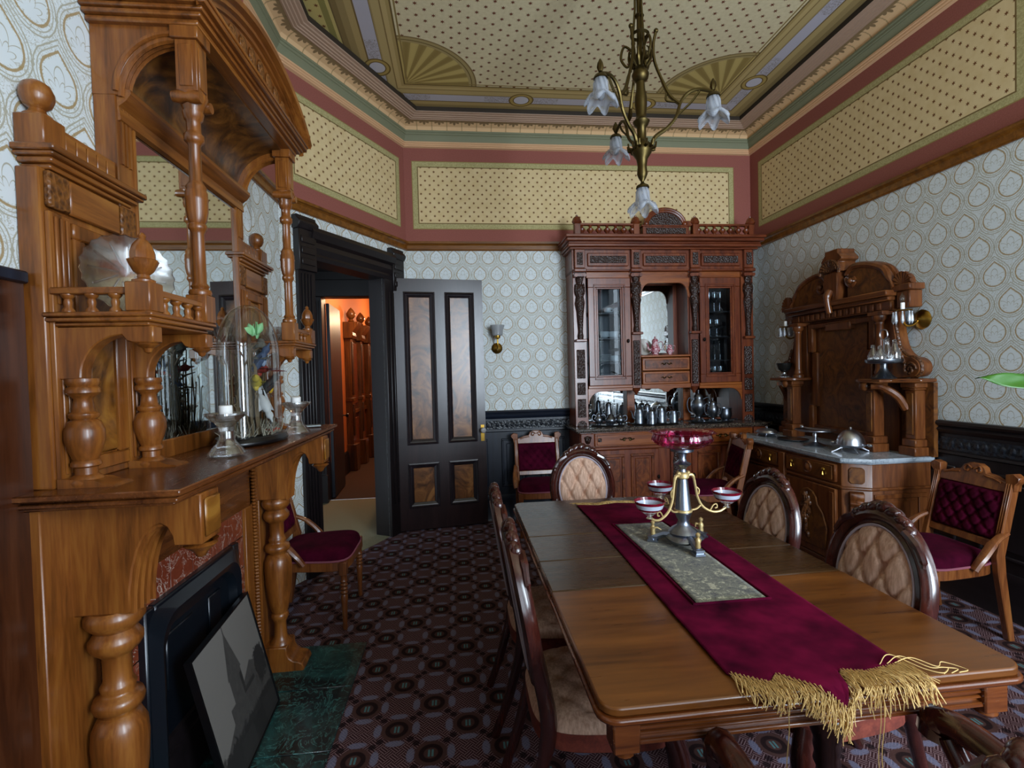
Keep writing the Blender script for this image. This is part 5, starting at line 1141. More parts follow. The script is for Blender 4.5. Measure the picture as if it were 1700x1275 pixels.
# upper carcass
def upost(x, w, y0=UF, z0=0.952, z1=2.48, nm='upright', m='red_z'):
    g = G(); g.box(x-w, x+w, y0, 0.0, z0, z1); return g.build(nm, M[m], ds, bevel=0.004)
for s in (-1, 1):
    u = upost(s*0.86, 0.065)
    for z0, z1, m in ((1.04, 1.22, 'red_carved'), (1.26, 1.38, 'red_carved'), (1.42, 1.70, 'red_carved')):
        g = G(); g.box(s*0.86-0.04, s*0.86+0.04, UF-0.012, UF, z0, z1); g.build('carved_inset', M[m], u, bevel=0.004)
    g = G(); g.prism([(s*0.86+0.05*cos(R(a)), 0.955+0.055*sin(R(a))) for a in range(0, 181, 15)], 'y', UF-0.01, UF); g.build('fan_inset', M['red_carved'], u)
for s in (-1, 1):
    u = upost(s*0.30, 0.045, UF, 1.31)
    g = G(); g.box(s*0.30-0.032, s*0.30+0.032, UF-0.014, UF, 1.34, 1.78); g.build('carved_inset', M['red_carved'], u, bevel=0.004)
    g = G(); g.lathe([(0.0, -0.07), (0.014, -0.06), (0.02, -0.04), (0.035, -0.03), (0.045, -0.005), (0.05, 0.0)], s*0.30, UF+0.03, 1.312, 12, cap=False); g.build('pendant', M['red_z'], u)
# caryatid carvings, capitals and shelves under them
for x, zb in ((-0.86, 1.80), (-0.30, 1.86), (0.30, 1.86), (0.86, 1.80)):
    g = G(); H = 2.40-zb
    g.lathe([(0.022, 0.0), (0.026, 0.05*H), (0.02, 0.12*H), (0.026, 0.3*H), (0.034, 0.45*H), (0.046, 0.58*H), (0.04, 0.63*H), (0.032, 0.68*H), (0.05, 0.78*H), (0.045, 0.84*H), (0.022, 0.88*H), (0.032, 0.93*H), (0.036, 0.97*H), (0.03, H)], x, UF-0.02, zb, 14, sy=0.75, flute=lambda a, z: 1+0.10*cos(6*a+z*30))
    for s in (-1, 1): g.ball((x+s*0.035, UF-0.03, zb+0.8*H), (0.014, 0.014, 0.06), 6, 5)
    ca = g.build('caryatid', M['red_carved'], ds)
    g = G(); g.box(x-0.055, x+0.055, UF-0.055, UF, zb-0.025, zb); g.build('bracket', M['red_z'], ca, bevel=0.006)
    g = G(); g.box(x-0.05, x+0.05, UF-0.05, UF, 2.40, 2.43)
    for s in (-1, 1):
        q = G(); q.lathe([(0.018, -0.02), (0.02, 0), (0.018, 0.02)], 0, 0, 0, 10); q.xf(Matrix.Translation((x+s*0.042, UF-0.035, 2.412)) @ Matrix.Rotation(R(90), 4, 'X')); g.add(q.v, q.f)
    g.build('scroll_capital', M['red_z'], ca)
# glazed doors
for s in (-1, 1):
    x0, x1 = sorted((s*0.79, s*0.345))
    g = G(); g.box(x0, x1, -0.02, 0, 1.33, 2.45); g.build('cabinet_back', M['ebony'], ds)
    g = G(); g.box(x0, x1, UF+0.02, -0.02, 1.315, 1.335); g.build('cabinet_floor', M['ebony_x'], ds)
    g = G(); g.box(x0, x1, UF, -0.02, 2.40, 2.45); g.build('cabinet_top', M['red_x'], ds)
    for z in (1.56, 1.80, 2.05):
        g = G(); g.box(x0, x1, UF+0.05, -0.02, z, z+0.012); g.build('inner_shelf', M['ebony_x'], ds)
    dx0, dx1 = x0+0.01, x1-0.01; fw = 0.085; g = G()
    for a in ((dx0, dx1, 2.30, 2.39), (dx0, dx1, 1.345, 1.43), (dx0, dx0+fw, 1.43, 2.30), (dx1-fw, dx1, 1.43, 2.30)): g.box(a[0], a[1], UF-0.012, UF+0.02, a[2], a[3])
    gd_ = g.build('glazed_door', M['red_z'], ds, bevel=0.004)
    g = G(); e = 0.016
    for a in ((dx0+fw, dx1-fw, 2.30-e, 2.30), (dx0+fw, dx1-fw, 1.43, 1.43+e), (dx0+fw, dx0+fw+e, 1.43+e, 2.30-e), (dx1-fw-e, dx1-fw, 1.43+e, 2.30-e)): g.box(a[0], a[1], UF-0.006, UF+0.014, a[2], a[3])
    for a in ((dx0+fw-0.03, dx1-fw+0.03, 2.318, 2.33), (dx0+fw-0.03, dx1-fw+0.03, 1.40, 1.412), (dx0+fw-0.03, dx0+fw-0.018, 1.412, 2.318), (dx1-fw+0.018, dx1-fw+0.03, 1.412, 2.318)): g.box(a[0], a[1], UF-0.02, UF-0.01, a[2], a[3])
    g.build('door_moulding', M['red_x'], gd_, bevel=0.003)
    g = G(); g.box(dx0+fw, dx1-fw, UF+0.003, UF+0.006, 1.43, 2.30); g.build('pane', M['pane'], gd_)
    g = G(); kx = dx1-0.035 if s < 0 else dx0+0.035; g.ball((kx, UF-0.03, 1.775), (0.012, 0.016, 0.02), 8, 6); g.build('door_knob', M['black'], gd_)
    g = G(); g.box(x0, x1, UF-0.008, UF+0.02, 1.318, 1.344); g.box(x0, x1, UF-0.004, UF+0.02, 2.39, 2.45); g.build('door_rail', M['red_or'], ds, bevel=0.004)
    # arched valance over the mirrors
    pts = [(x0, 1.318), (x1, 1.318), (x1, 1.295)]+[(x1-0.02, 1.285)]
    xa, xb = (x0, x1)
    if s < 0: poly = [(x0-0.005, 1.318), (x1, 1.318), (x1, 1.29), (x0+0.12, 1.285)]+[(x0+0.12-0.115*sin(R(a)), 1.165+0.12*cos(R(a))) for a in range(15, 91, 15)]+[(x0-0.005, 1.165)]
    else: poly = [(x0, 1.318), (x1+0.005, 1.318), (x1+0.005, 1.165)]+[(x1-0.12+0.115*cos(R(a)), 1.165+0.12*sin(R(a))) for a in range(0, 76, 15)]+[(x1-0.12, 1.285), (x0, 1.29)]
    g = G(); g.prism(poly, 'y', UF, UF+0.018); g.build('arched_valance', M['red_or'], ds, bevel=0.003)
# centre niche and drawers
g = G(); g.box(-0.255, 0.255, -0.02, 0, 1.31, 2.48); g.build('niche_back', M['red_z'], ds)
g = G(); g.box(-0.20, 0.20, -0.026, -0.02, 1.66, 2.36); g.build('niche_mirror', M['mirror'], ds)
for s in (-1, 1):
    g = G(); a, b = sorted((s*0.255, s*0.243)); g.box(a, b, UF+0.02, -0.02, 1.63, 2.38); np_ = g.build('niche_side', M['red_z'], ds)
g = G(); g.box(-0.255, 0.255, UF-0.005, -0.02, 1.612, 1.632); g.build('niche_shelf', M['red_or'], ds, bevel=0.004)
poly = [(-0.255, 2.45), (0.255, 2.45), (0.255, 2.20), (0.24, 2.20)]+[(0.15+0.085*cos(R(a)), 2.22+0.12*sin(R(a))) for a in range(0, 91, 15)]+[(-0.15-0.085*sin(R(a)), 2.22+0.12*cos(R(a))) for a in range(0, 91, 15)]+[(-0.24, 2.20), (-0.255, 2.20)]
g = G(); g.prism(poly, 'y', UF, UF+0.02); g.build('niche_arch', M['red_or'], ds, bevel=0.003)
for z0, z1 in ((1.478, 1.605), (1.345, 1.47)):
    g = G(); g.box(-0.245, 0.245, UF-0.006, -0.03, z0, z1); dw = g.build('small_drawer', M['red_or'], ds, bevel=0.006)
    g = G(); g.box(-0.22, 0.22, UF-0.012, UF-0.004, z0+0.02, z1-0.02); g.build('drawer_field', M['red_burl'], dw, bevel=0.004)
    g = G(); zc = (z0+z1)/2
    for s in (-1, 1): g.tube(bez([(s*0.005, UF-0.016, zc+0.01), (s*0.028, UF-0.02, zc-0.006), (s*0.04, UF-0.016, zc+0.008), (s*0.055, UF-0.016, zc)], 4), 0.0045, 5)
    g.build('brass_pull', M['brass_d'], dw)
poly = [(-0.255, 1.345), (0.255, 1.345), (0.255, 1.30), (0.08, 1.30), (0.04, 1.285), (0.02, 1.265), (-0.02, 1.265), (-0.04, 1.285), (-0.08, 1.30), (-0.255, 1.30)]
g = G(); g.prism(poly, 'y', UF, UF+0.02); g.build('scalloped_rail', M['red_or'], ds, bevel=0.003)
# entablature
g = G(); g.box(-0.93, 0.93, UF-0.01, 0, 2.45, 2.66); g.build('frieze', M['red_z'], ds, bevel=0.003)
for a, b in ((-0.78, -0.37), (-0.225, 0.225), (0.37, 0.78)):
    g = G(); g.box(a, b, UF-0.026, UF-0.008, 2.50, 2.63); f_ = g.build('frieze_panel', M['red_z'], ds, bevel=0.008)
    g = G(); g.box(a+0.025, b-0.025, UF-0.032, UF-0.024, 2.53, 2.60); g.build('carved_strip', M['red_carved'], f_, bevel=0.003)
for x in (-0.86, -0.30, 0.30, 0.86):
    g = G(); g.box(x-0.05, x+0.05, UF-0.045, UF, 2.48, 2.66); f_ = g.build('frieze_block', M['red_z'], ds, bevel=0.005)
    g = G(); g.box(x-0.028, x+0.028, UF-0.053, UF-0.043, 2.51, 2.63); g.build('carved_inset', M['red_carved'], f_, bevel=0.003)
    g = G(); g.box(x-0.062, x+0.062, UF-0.065, UF, 2.44, 2.475); g.build('block_cap', M['red_z'], f_, bevel=0.008)
g = G(); g.box(-0.93, 0.93, UF-0.03, 0, 2.452, 2.472); g.build('string_course', M['red_x'], ds, bevel=0.006)
g = G(); z = 2.66
for dz, o in ((0.02, 0.05), (0.03, 0.075), (0.02, 0.07), (0.03, 0.10), (0.03, 0.115)): g.box(-0.92-o*0.75, 0.92+o*0.75, UF-o, 0, z, z+dz); z += dz
g.build('cornice', M['red_x'], ds, bevel=0.006)
# gallery on top
for s in (-1, 1):
    a, b = sorted((s*0.27, s*0.90)); yg = UF-0.04
    g = G(); g.box(a, b, yg-0.02, yg+0.02, 2.885, 2.905); g.box(a, b, yg-0.016, yg+0.016, 2.79, 2.80); ra = g.build('gallery_rail', M['red_x'], ds, bevel=0.004)
    for k in range(7): turned('baluster', [(0.02, 0), (0.02, 0.008), (0.012, 0.014), (0.03, 0.035), (0.032, 0.05), (0.014, 0.066), (0.012, 0.074), (0.022, 0.085)], a+(b-a)*(k+0.8)/7.6, yg, 2.80, M['red_z'], ra, 12)
for x in (-0.88, -0.30, 0.30, 0.88):
    g = G(); g.box(x-0.03, x+0.03, UF-0.07, UF-0.01, 2.79, 2.90); po = g.build('gallery_post', M['red_z'], ds, bevel=0.004)
    g = G(); g.lathe([(0.03, 0), (0.042, 0.008), (0.048, 0.02), (0.042, 0.03), (0.036, 0.05), (0.024, 0.066), (0.01, 0.072), (0.012, 0.08), (0, 0.09)], x, UF-0.04, 2.90, 14, flute=lambda a, z: 1+0.06*cos(8*a), cap=False); g.build('urn_finial', M['red_z'], po)
g = G(); g.box(-0.235, 0.235, UF-0.06, UF+0.02, 2.79, 2.88); g.box(-0.25, 0.25, UF-0.07, UF+0.03, 2.875, 2.89)
cr_ = g.build('crest_block', M['red_z'], ds, bevel=0.004)
g = G(); g.box(-0.20, 0.20, UF-0.068, UF-0.058, 2.805, 2.862); g.build('carved_strip', M['red_carved'], cr_, bevel=0.003)
g = G(); g.prism([(0.17*cos(R(a)), 2.89+0.14*sin(R(a))) for a in range(0, 181, 10)], 'y', UF-0.04, UF+0.01); g.build('fan_tympanum', M['red_carved'], cr_)
g = G()
for r, w, y in ((0.185, 0.016, -0.06), (0.208, 0.016, -0.055)): g.tube([(r*cos(R(a)), UF+y+0.02, 2.89+(r-0.045)*sin(R(a))) for a in range(0, 181, 10)], w, 8)
for s in (-1, 1): g.ball((s*0.195, UF-0.045, 2.905), 0.028, 10, 8); g.box(s*0.245-0.03, s*0.245+0.05 if s > 0 else s*0.245-0.05, UF-0.05, UF, 2.89, 2.935)
g.build('crest_arch', M['red_z'], cr_)

# ---------------------------------------------------------------- marble topped sideboard on the side wall (local: x toward the camera end, -y into room)
SBX, SBY = 3.118, 3.645
sb = thing('sideboard', 'carved brown walnut sideboard with grey marble top against the side wall', 'sideboard', (SBX, SBY, 0), R(-90))
SF = -0.585
def cham(w, f, c, d=0.0): return [(-w, 0), (-w, f+c*1.35), (-w+c, f), (w-c, f), (w, f+c*1.35), (w, 0)]
g = G(); g.prism(cham(0.685, SF+0.02, 0.10), 'z', 0.08, 0.83); g.build('cabinet_body', M['sb_z'], sb, bevel=0.003)
g = G(); g.prism(cham(0.71, SF-0.0, 0.10), 'z', 0.0, 0.10); g.prism(cham(0.70, SF+0.008, 0.10), 'z', 0.10, 0.13); g.build('plinth', M['sb_x'], sb, bevel=0.004)
g = G(); g.prism(cham(0.715, SF-0.012, 0.10), 'z', 0.842, 0.87); g.prism(cham(0.70, SF+0.0, 0.10), 'z', 0.832, 0.842); g.build('marble_top', M['marble_w'], sb, bevel=0.004)
g = G(); g.prism(cham(0.70, SF+0.004, 0.10), 'z', 0.655, 0.675); g.build('waist_moulding', M['sb_x'], sb, bevel=0.005)
for xc in (-0.295, 0.295):
    g = G(); g.box(xc-0.255, xc+0.255, SF-0.0, SF+0.025, 0.69, 0.815); dw = g.build('drawer', M['sb_x'], sb, bevel=0.006)
    g = G(); g.box(xc-0.235, xc+0.235, SF-0.008, SF, 0.705, 0.80); g.build('drawer_field', M['sb_burl'], dw, bevel=0.006)
    g = G(); g.lathe([(0.0, 0.016), (0.02, 0.014), (0.03, 0.006), (0.04, 0.01), (0.046, 0.0)], seg=16, sy=1.0, cap=False).xf(Matrix.Translation((xc, SF-0.006, 0.752)) @ Matrix.Rotation(R(90), 4, 'X')); g.build('turned_boss', M['sb_z'], dw)
    for s in (-1, 1):
        x = xc+s*0.165
        g = G(); g.ball((x, SF-0.016, 0.765), (0.016, 0.01, 0.016), 8, 6); g.lathe([(0.003, 0.03), (0.004, 0.02), (0.009, 0.006), (0.0, 0.0)], x, SF-0.02, 0.722, 8, cap=False); g.build('drop_pull', M['brass'], dw)
    # door with hanging game carving in an arched niche
    g = G(); g.box(xc-0.255, xc+0.255, SF+0.0, SF+0.025, 0.14, 0.645); dd = g.build('cupboard_door', M['sb_z'], sb, bevel=0.005)
    poly = [(xc-0.17, 0.19), (xc+0.17, 0.19), (xc+0.19, 0.35), (xc+0.15, 0.45)]+[(xc+0.10*cos(R(a)), 0.50+0.10*sin(R(a))) for a in range(0, 181, 30)]+[(xc-0.15, 0.45), (xc-0.19, 0.35)]
    g = G(); g.prism(poly, 'y', SF-0.012, SF); g.build('arched_field', M['sb_burl'], dd, bevel=0.008)
    g = G(); rnd = random.Random(int(xc*100)+50)
    for k in range(22):
        a = rnd.uniform(0, 6.28); r = rnd.random()
        g.ball((xc+0.075*r*cos(a), SF-0.016-rnd.random()*0.012, 0.39+0.15*r*sin(a)), (rnd.uniform(.014, .03), 0.014, rnd.uniform(.02, .055)), 7, 5)
    g.tube(bez([(xc, SF-0.02, 0.57), (xc+0.02, SF-0.03, 0.5), (xc-0.01, SF-0.035, 0.42), (xc-0.05, SF-0.03, 0.30)], 5), [0.008]*5+[0.02]*11, 7); g.build('game_carving', M['sb_carved'], dd)
    for s in (-1, 1):
        g = G(); g.box(xc+s*0.225-0.02, xc+s*0.225+0.02, SF-0.008, SF, 0.17, 0.62); g.build('reed_strip', M['sb_z'], dd, bevel=0.006)
g = G(); g.box(-0.035, 0.035, SF-0.012, SF+0.02, 0.14, 0.815); g.build('centre_stile', M['sb_z'], sb, bevel=0.006)
# chamfered corners: octagon plaque and carved corbel
for s in (-1, 1):
    a0 = Vector((s*0.585, SF+0.02)); a1 = Vector((s*0.685, SF+0.02+0.135)); d = (a1-a0).normalized(); nrm = Vector((s*abs(d.y), -abs(d.x))); mid = (a0+a1)/2; ang = math.atan2(d.y*s, d.x*s)
    Mx = Matrix.Translation((mid.x, mid.y, 0)) @ Matrix.Rotation(math.atan2(nrm.x, -nrm.y), 4, 'Z')
    def cor(nm, q, m): q.xf(Mx); q.build(nm, m, sb, bevel=0.004)
    q = G(); q.prism([(-0.045, 0.71), (-0.03, 0.695), (0.03, 0.695), (0.045, 0.71), (0.045, 0.79), (0.03, 0.805), (-0.03, 0.805), (-0.045, 0.79)], 'y', -0.01, 0.01); cor('corner_plaque', q, M['sb_burl'])
    q = G(); q.prism([(0.01, 0.645), (-0.05, 0.64), (-0.055, 0.61), (-0.045, 0.59), (-0.05, 0.565), (-0.035, 0.55), (-0.03, 0.48), (-0.038, 0.455), (-0.03, 0.43), (-0.012, 0.42), (0.01, 0.415)], 'x', -0.04, 0.04); cor('corner_corbel', q, M['sb_z'])
    q = G(); q.prism([(-0.05, 0.15), (0.05, 0.15), (0.05, 0.40), (-0.05, 0.40)], 'y', -0.008, 0.01); cor('corner_panel', q, M['sb_z'])
    g = G(); x = s*0.685
    for a in ((-0.42, -0.04, 0.60, 0.63), (-0.42, -0.04, 0.15, 0.20), (-0.42, -0.36, 0.20, 0.60), (-0.10, -0.04, 0.20, 0.60)): g.box(x, x+s*0.012, a[0], a[1], a[2], a[3])
    g.box(x, x+s*0.006, -0.34, -0.12, 0.22, 0.58); g.build('side_panel', M['sb_z'], sb, bevel=0.004)
# superstructure
g = G(); g.box(-0.50, 0.50, -0.05, 0, 0.87, 1.98); g.build('back_board', M['sb_z'], sb)
g = G(); g.box(-0.245, 0.245, -0.062, -0.05, 0.98, 1.80); g.build('burl_field', M['sb_burl'], sb)
# eared frame round the field
g = G(); y0, y1 = -0.085, -0.05
for s in (-1, 1):
    a, b = sorted((s*0.245, s*0.31)); g.box(a, b, y0, y1, 1.14, 1.60); a, b = sorted((s*0.29, s*0.345)); g.box(a, b, y0-0.01, y1, 0.93, 1.15); g.box(a, b, y0-0.01, y1, 1.60, 1.82)
g.box(-0.32, 0.32, y0, y1, 0.93, 0.985); g.box(-0.345, 0.345, y0-0.01, y1, 1.80, 1.845); g.box(-0.13, 0.13, y0-0.02, y1, 1.765, 1.83)
g.build('eared_frame', M['sb_z'], sb, bevel=0.008)
for s in (-1, 1):
    x = s*0.425
    # lower pilasters carrying the shelf
    for xk, w_, yk in ((x-s*0.0, 0.04, -0.17), (s*0.635, 0.04, -0.06)):
        g = G(); g.box(xk-w_, xk+w_, yk-0.04, yk+0.04, 0.98, 1.31); g.box(xk-w_*1.3, xk+w_*1.3, yk-0.055, yk+0.055, 0.93, 0.98); g.box(xk-w_*1.6, xk+w_*1.6, yk-0.07, yk+0.055, 0.87, 0.93); g.box(xk-w_*1.25, xk+w_*1.25, yk-0.052, yk+0.05, 1.31, 1.325); g.box(xk-w_*1.45, xk+w_*1.45, yk-0.06, yk+0.055, 1.325, 1.362)
        pl_ = g.build('lower_pilaster', M['sb_z'], sb, bevel=0.005)
        g = G(); g.box(xk-w_*0.6, xk+w_*0.6, yk-0.047, yk-0.038, 1.01, 1.29); g.build('burl_strip', M['sb_burl'], pl_, bevel=0.003)
    a, b = sorted((s*0.33, s*0.735))
    g = G(); g.box(a, b, -0.03, 0, 0.87, 1.36); g.build('wing_board', M['sb_burl'], sb)
    # bracket shelf with rounded front
    pol = [(a, 0)]+[(a, -0.20)]+[(a+0.10-0.10*cos(R(t)), -0.20-0.085*sin(R(t))) for t in range(15, 91, 15)]+[(b-0.14, -0.285), (b-0.14, -0.20), (b, -0.12), (b, 0)]
    if s < 0: pol = [(-x_, y_) for x_, y_ in [(-b, 0), (-b, -0.20)]+[(-b+0.10-0.10*cos(R(t)), -0.20-0.085*sin(R(t))) for t in range(15, 91, 15)]+[(-a-0.14, -0.285), (-a-0.14, -0.20), (-a, -0.12), (-a, 0)]]
    g = G(); g.prism(pol, 'z', 1.362, 1.388); g.build('bracket_shelf', M['sb_x'], sb, bevel=0.006)
    g = G(); g.tube(bez([(x+s*0.07, -0.26, 1.335), (x+s*0.11, -0.22, 1.33), (x+s*0.16, -0.15, 1.27), (x+s*0.18, -0.10, 1.18)], 6), [0.02]*8+[0.026]*11, 8); g.ball((x-s*0.0, -0.255, 1.335), (0.035, 0.02, 0.035), 10, 8); g.build('shelf_scroll', M['sb_z'], sb)
    # upper column, pilaster and scrolled wing
    turned('upper_column', [(0.045, 0), (0.045, 0.02), (0.032, 0.03), (0.036, 0.045), (0.03, 0.06), (0.027, 0.08), (0.024, 0.38), (0.03, 0.39), (0.028, 0.40), (0.045, 0.42), (0.045, 0.445)], x, -0.125, 1.388, M['sb_z'], sb, 18)
    g = G(); a, b = sorted((s*0.36, s*0.50)); g.box(a, b, -0.09, 0, 1.388, 1.84); g.box(*sorted((s*0.365, s*0.495)), -0.17, -0.05, 1.832, 1.862); g.build('upper_pilaster', M['sb_z'], sb, bevel=0.004)
    sp_ = bez([(0.50, 0, 1.84), (0.515, 0, 1.72), (0.545, 0, 1.60), (0.60, 0, 1.54), (0.655, 0, 1.525), (0.695, 0, 1.49), (0.70, 0, 1.44), (0.67, 0, 1.405), (0.63, 0, 1.395)], 4)
    g = G(); g.prism([(s*p.x, p.z) for p in sp_]+[(s*0.50, 1.388)], 'y', -0.10, -0.0); wg = g.build('scroll_wing', M['sb_z'], sb, bevel=0.008)
    g = G(); g.tube([(s*(p.x+0.0), -0.08, p.z) for p in sp_], 0.014, 7); g.tube([(s*(0.635+0.05*(1-k/26)*cos(k*0.4)), -0.105, 1.45+0.05*(1-k/26)*sin(k*0.4)) for k in range(26)], 0.009, 6)
    for k in range(6): g.ball((s*(0.54+0.012*k), -0.105, 1.62-0.028*k), (0.016, 0.012, 0.022), 7, 5)
    g.build('wing_carving', M['sb_carved'], wg)
    # fan block on the cornice end
    xf_ = s*0.585
    g = G(); g.box(xf_-0.05, xf_+0.05, -0.10, 0, 1.868, 1.985); g.box(xf_-0.07, xf_+0.07, -0.12, 0, 1.985, 2.03); fb_ = g.build('end_block', M['sb_z'], sb, bevel=0.006)
    g = G()
    for k in range(9): a_ = R(20*k+10); g.tube([(xf_, -0.10, 2.03), (xf_+0.07*cos(a_), -0.10, 2.03+0.085*sin(a_))], [0.008, 0.017], 7)
    g.prism([(xf_+0.06*cos(R(t)), 2.03+0.075*sin(R(t))) for t in range(0, 181, 15)], 'y', -0.10, -0.06); g.build('shell_finial', M['sb_z'], fb_)
g = G(); g.box(-0.51, 0.51, -0.12, 0, 1.862, 1.93); g.box(-0.52, 0.52, -0.15, 0, 1.93, 1.96); g.box(-0.535, 0.535, -0.18, 0, 1.96, 2.00); en = g.build('entablature', M['sb_x'], sb, bevel=0.006)
for k in range(15):
    g = G(); x = -0.42+k*0.06; g.box(x-0.016, x+0.016, -0.132, -0.118, 1.872, 1.92); g.build('dentil', M['sb_z'], en, bevel=0.003)
# broken segmental pediment with scrolls, centre cartouche block
for s in (-1, 1):
    top = [(0.515, 2.02), (0.47, 2.10), (0.42, 2.165), (0.30, 2.21), (0.18, 2.225), (0.13, 2.20), (0.12, 2.15)]
    g = G(); g.prism([(s*p[0], p[1]) for p in top]+[(s*0.12, 2.0), (s*0.515, 2.0)], 'y', -0.11, -0.0); pd = g.build('pediment_half', M['sb_burl'], sb)
    g = G(); P = bez([(s*0.53, -0.12, 2.015), (s*0.475, -0.10, 2.11), (s*0.42, -0.10, 2.175), (s*0.30, -0.10, 2.222), (s*0.18, -0.10, 2.235), (s*0.115, -0.10, 2.195), (s*0.115, -0.10, 2.13), (s*0.155, -0.10, 2.095), (s*0.19, -0.10, 2.12), (s*0.175, -0.10, 2.15)], 4)
    g.tube(P, [0.012]*3+[0.026]*16+[0.024]*18, 8, flat=(1.0, 1.0)); g.tube([(p.x, -0.04, p.z) for p in P[:20]], 0.026, 8); g.ball((s*0.158, -0.12, 2.13), (0.024, 0.022, 0.024), 10, 8); g.build('scroll_moulding', M['sb_z'], pd)
g = G(); g.prism([(-0.06, 2.0), (0.06, 2.0), (0.075, 2.12), (0.07, 2.22), (-0.07, 2.22), (-0.075, 2.12)], 'y', -0.16, 0); g.tube(bez([(0, -0.16, 2.08), (0, -0.185, 2.03), (0, -0.18, 1.97), (0, -0.165, 1.90)], 5), [0.03]*6+[0.024]*10, 8); kb = g.build('keystone', M['sb_z'], sb, bevel=0.006)
g = G(); g.prism([(-0.10, 2.22), (0.10, 2.22), (0.075, 2.30), (0.11, 2.31), (0.11, 2.33), (0.07, 2.37), (0.07, 2.40), (-0.07, 2.40), (-0.07, 2.37), (-0.11, 2.33), (-0.11, 2.31), (-0.075, 2.30)], 'y', -0.15, 0.0); g.build('cap_block', M['sb_z'], kb, bevel=0.006)
g = G()
for k in range(9): a_ = R(20*k+10); g.tube([(0, -0.16, 2.235), (0.085*cos(a_), -0.165, 2.235+0.075*sin(a_))], [0.008, 0.018], 7)
g.tube([(0.1*cos(R(t)), -0.165, 2.225+0.09*sin(R(t))) for t in range(-10, 191, 10)], 0.012, 7); g.build('shell_cartouche', M['sb_carved'], kb)
# ---------------------------------------------------------------- chandelier
ch = thing('chandelier', 'brass three-arm chandelier with frilled glass shades hanging over the table', 'chandelier', (1.02, 2.6, 2.68))
g = G(); g.lathe([(0.0, -0.19), (0.012, -0.185), (0.008, -0.17), (0.02, -0.15), (0.028, -0.13), (0.024, -0.09), (0.03, -0.05), (0.05, -0.02), (0.055, 0.0), (0.045, 0.03), (0.03, 0.04), (0.024, 0.06), (0.024, 0.12), (0.036, 0.13), (0.045, 0.15), (0.03, 0.165), (0.026, 0.18), (0.032, 0.24), (0.032, 0.28), (0.024, 0.32), (0.022, 0.36), (0.04, 0.375), (0.046, 0.40), (0.034, 0.425), (0.02, 0.44), (0.018, 0.48), (0.026, 0.5), (0.016, 0.52), (0.014, 0.70), (0.026, 0.71), (0.014, 0.73), (0.014, 0.80), (0.03, 0.82), (0.014, 0.84), (0.014, 1.16), (0.05, 1.2), (0.08, 1.24), (0.09, 1.315)], seg=20); g.build('stem', M['brass_d'], ch, angle=50)
for k in range(3):
    a = R(k*120+42); d = Vector((cos(a), sin(a), 0)); z_ = Vector((0, 0, 1))
    g = G(); g.tube([d*0.05+z_*0.42, d*0.022+z_*0.75, d*0.016+z_*1.2], 0.006, 6); g.tube(bez([d*0.03+z_*0.52, d*0.08+z_*0.56, d*0.10+z_*0.5, d*0.07+z_*0.45, d*0.05+z_*0.47], 5), 0.007, 6); g.build('stay_rod', M['brass_d'], ch)
def shade_mesh():
    prof = [(0.022, 0.0), (0.034, -0.006), (0.042, -0.03), (0.043, -0.065), (0.046, -0.085), (0.062, -0.10), (0.084, -0.115), (0.09, -0.13), (0.084, -0.142)]
    g = G(); seg = 60; vs = []
    for i, (r, z) in enumerate(prof):
        w_ = max(0, (i-4)/4)
        for k in range(seg): t = 2*PI*k/seg; rr = r*(1+0.16*w_*cos(6*t)); vs.append((rr*cos(t), rr*sin(t), z-0.022*w_*cos(6*t)))
    g.add(vs, [(i*seg+k, (i+1)*seg+k, (i+1)*seg+(k+1) % seg, i*seg+(k+1) % seg) for i in range(len(prof)-1) for k in range(seg)]); return g
def shade_mat():
    t = NT('etched_glass_shade'); nt = t.t; out = nt.nodes['Material Output']; (x, y, z), v = t.coord(); a = y.atan2(x)
    f = ((a*9+z*60).sin()*0.5+0.5)*0.3+0.28
    tr = t.n('ShaderNodeBsdfTransparent'); tr.inputs[0].default_value = (0.9, 0.92, 0.95, 1)
    df = t.n('ShaderNodeBsdfTranslucent'); df.inputs[0].default_value = C('#dcdfe6')
    d2 = t.n('ShaderNodeBsdfPrincipled'); d2.inputs['Base Color'].default_value = C('#cfd3da'); d2.inputs['Roughness'].default_value = 0.15
    m1 = t.n('ShaderNodeMixShader'); m1.inputs[0].default_value = 0.5; t.lk(df.outputs[0], m1.inputs[1]); t.lk(d2.outputs[0], m1.inputs[2])
    m2 = t.n('ShaderNodeMixShader'); t.put(m2.inputs[0], f); t.lk(tr.outputs[0], m2.inputs[1]); t.lk(m1.outputs[0], m2.inputs[2]); t.lk(m2.outputs[0], out.inputs[0]); return t.m
M['shade'] = shade_mat()
g = G()
for k in range(12):
    a = R(k*30); d = Vector((cos(a), sin(a), 0)); z_ = Vector((0, 0, 1))
    g.tube(bez([d*0.03+z_*0.44, d*0.055+z_*0.47, d*0.06+z_*0.51, d*0.045+z_*0.53], 4), [0.008]*5+[0.006]*5+[0.003]*3, 6)
    g.tube(bez([d*0.045+z_*0.0, d*0.07+z_*0.005, d*0.075+z_*0.03], 4), [0.008]*5+[0.005]*4, 6)
g.lathe([(0.04, 0.60), (0.052, 0.61), (0.04, 0.62)], seg=16, cap=False); g.build('leaf_collar', M['brass_d'], ch)
first = None
def shade(par, loc):
    global first
    if first is None: g0 = shade_mesh(); g0.xf(Matrix.Scale(0.86, 4)); first = g0.build('glass_shade', M['shade'], par, angle=180, solid=0.002); first.location = loc; return first
    return share(first, loc, par)
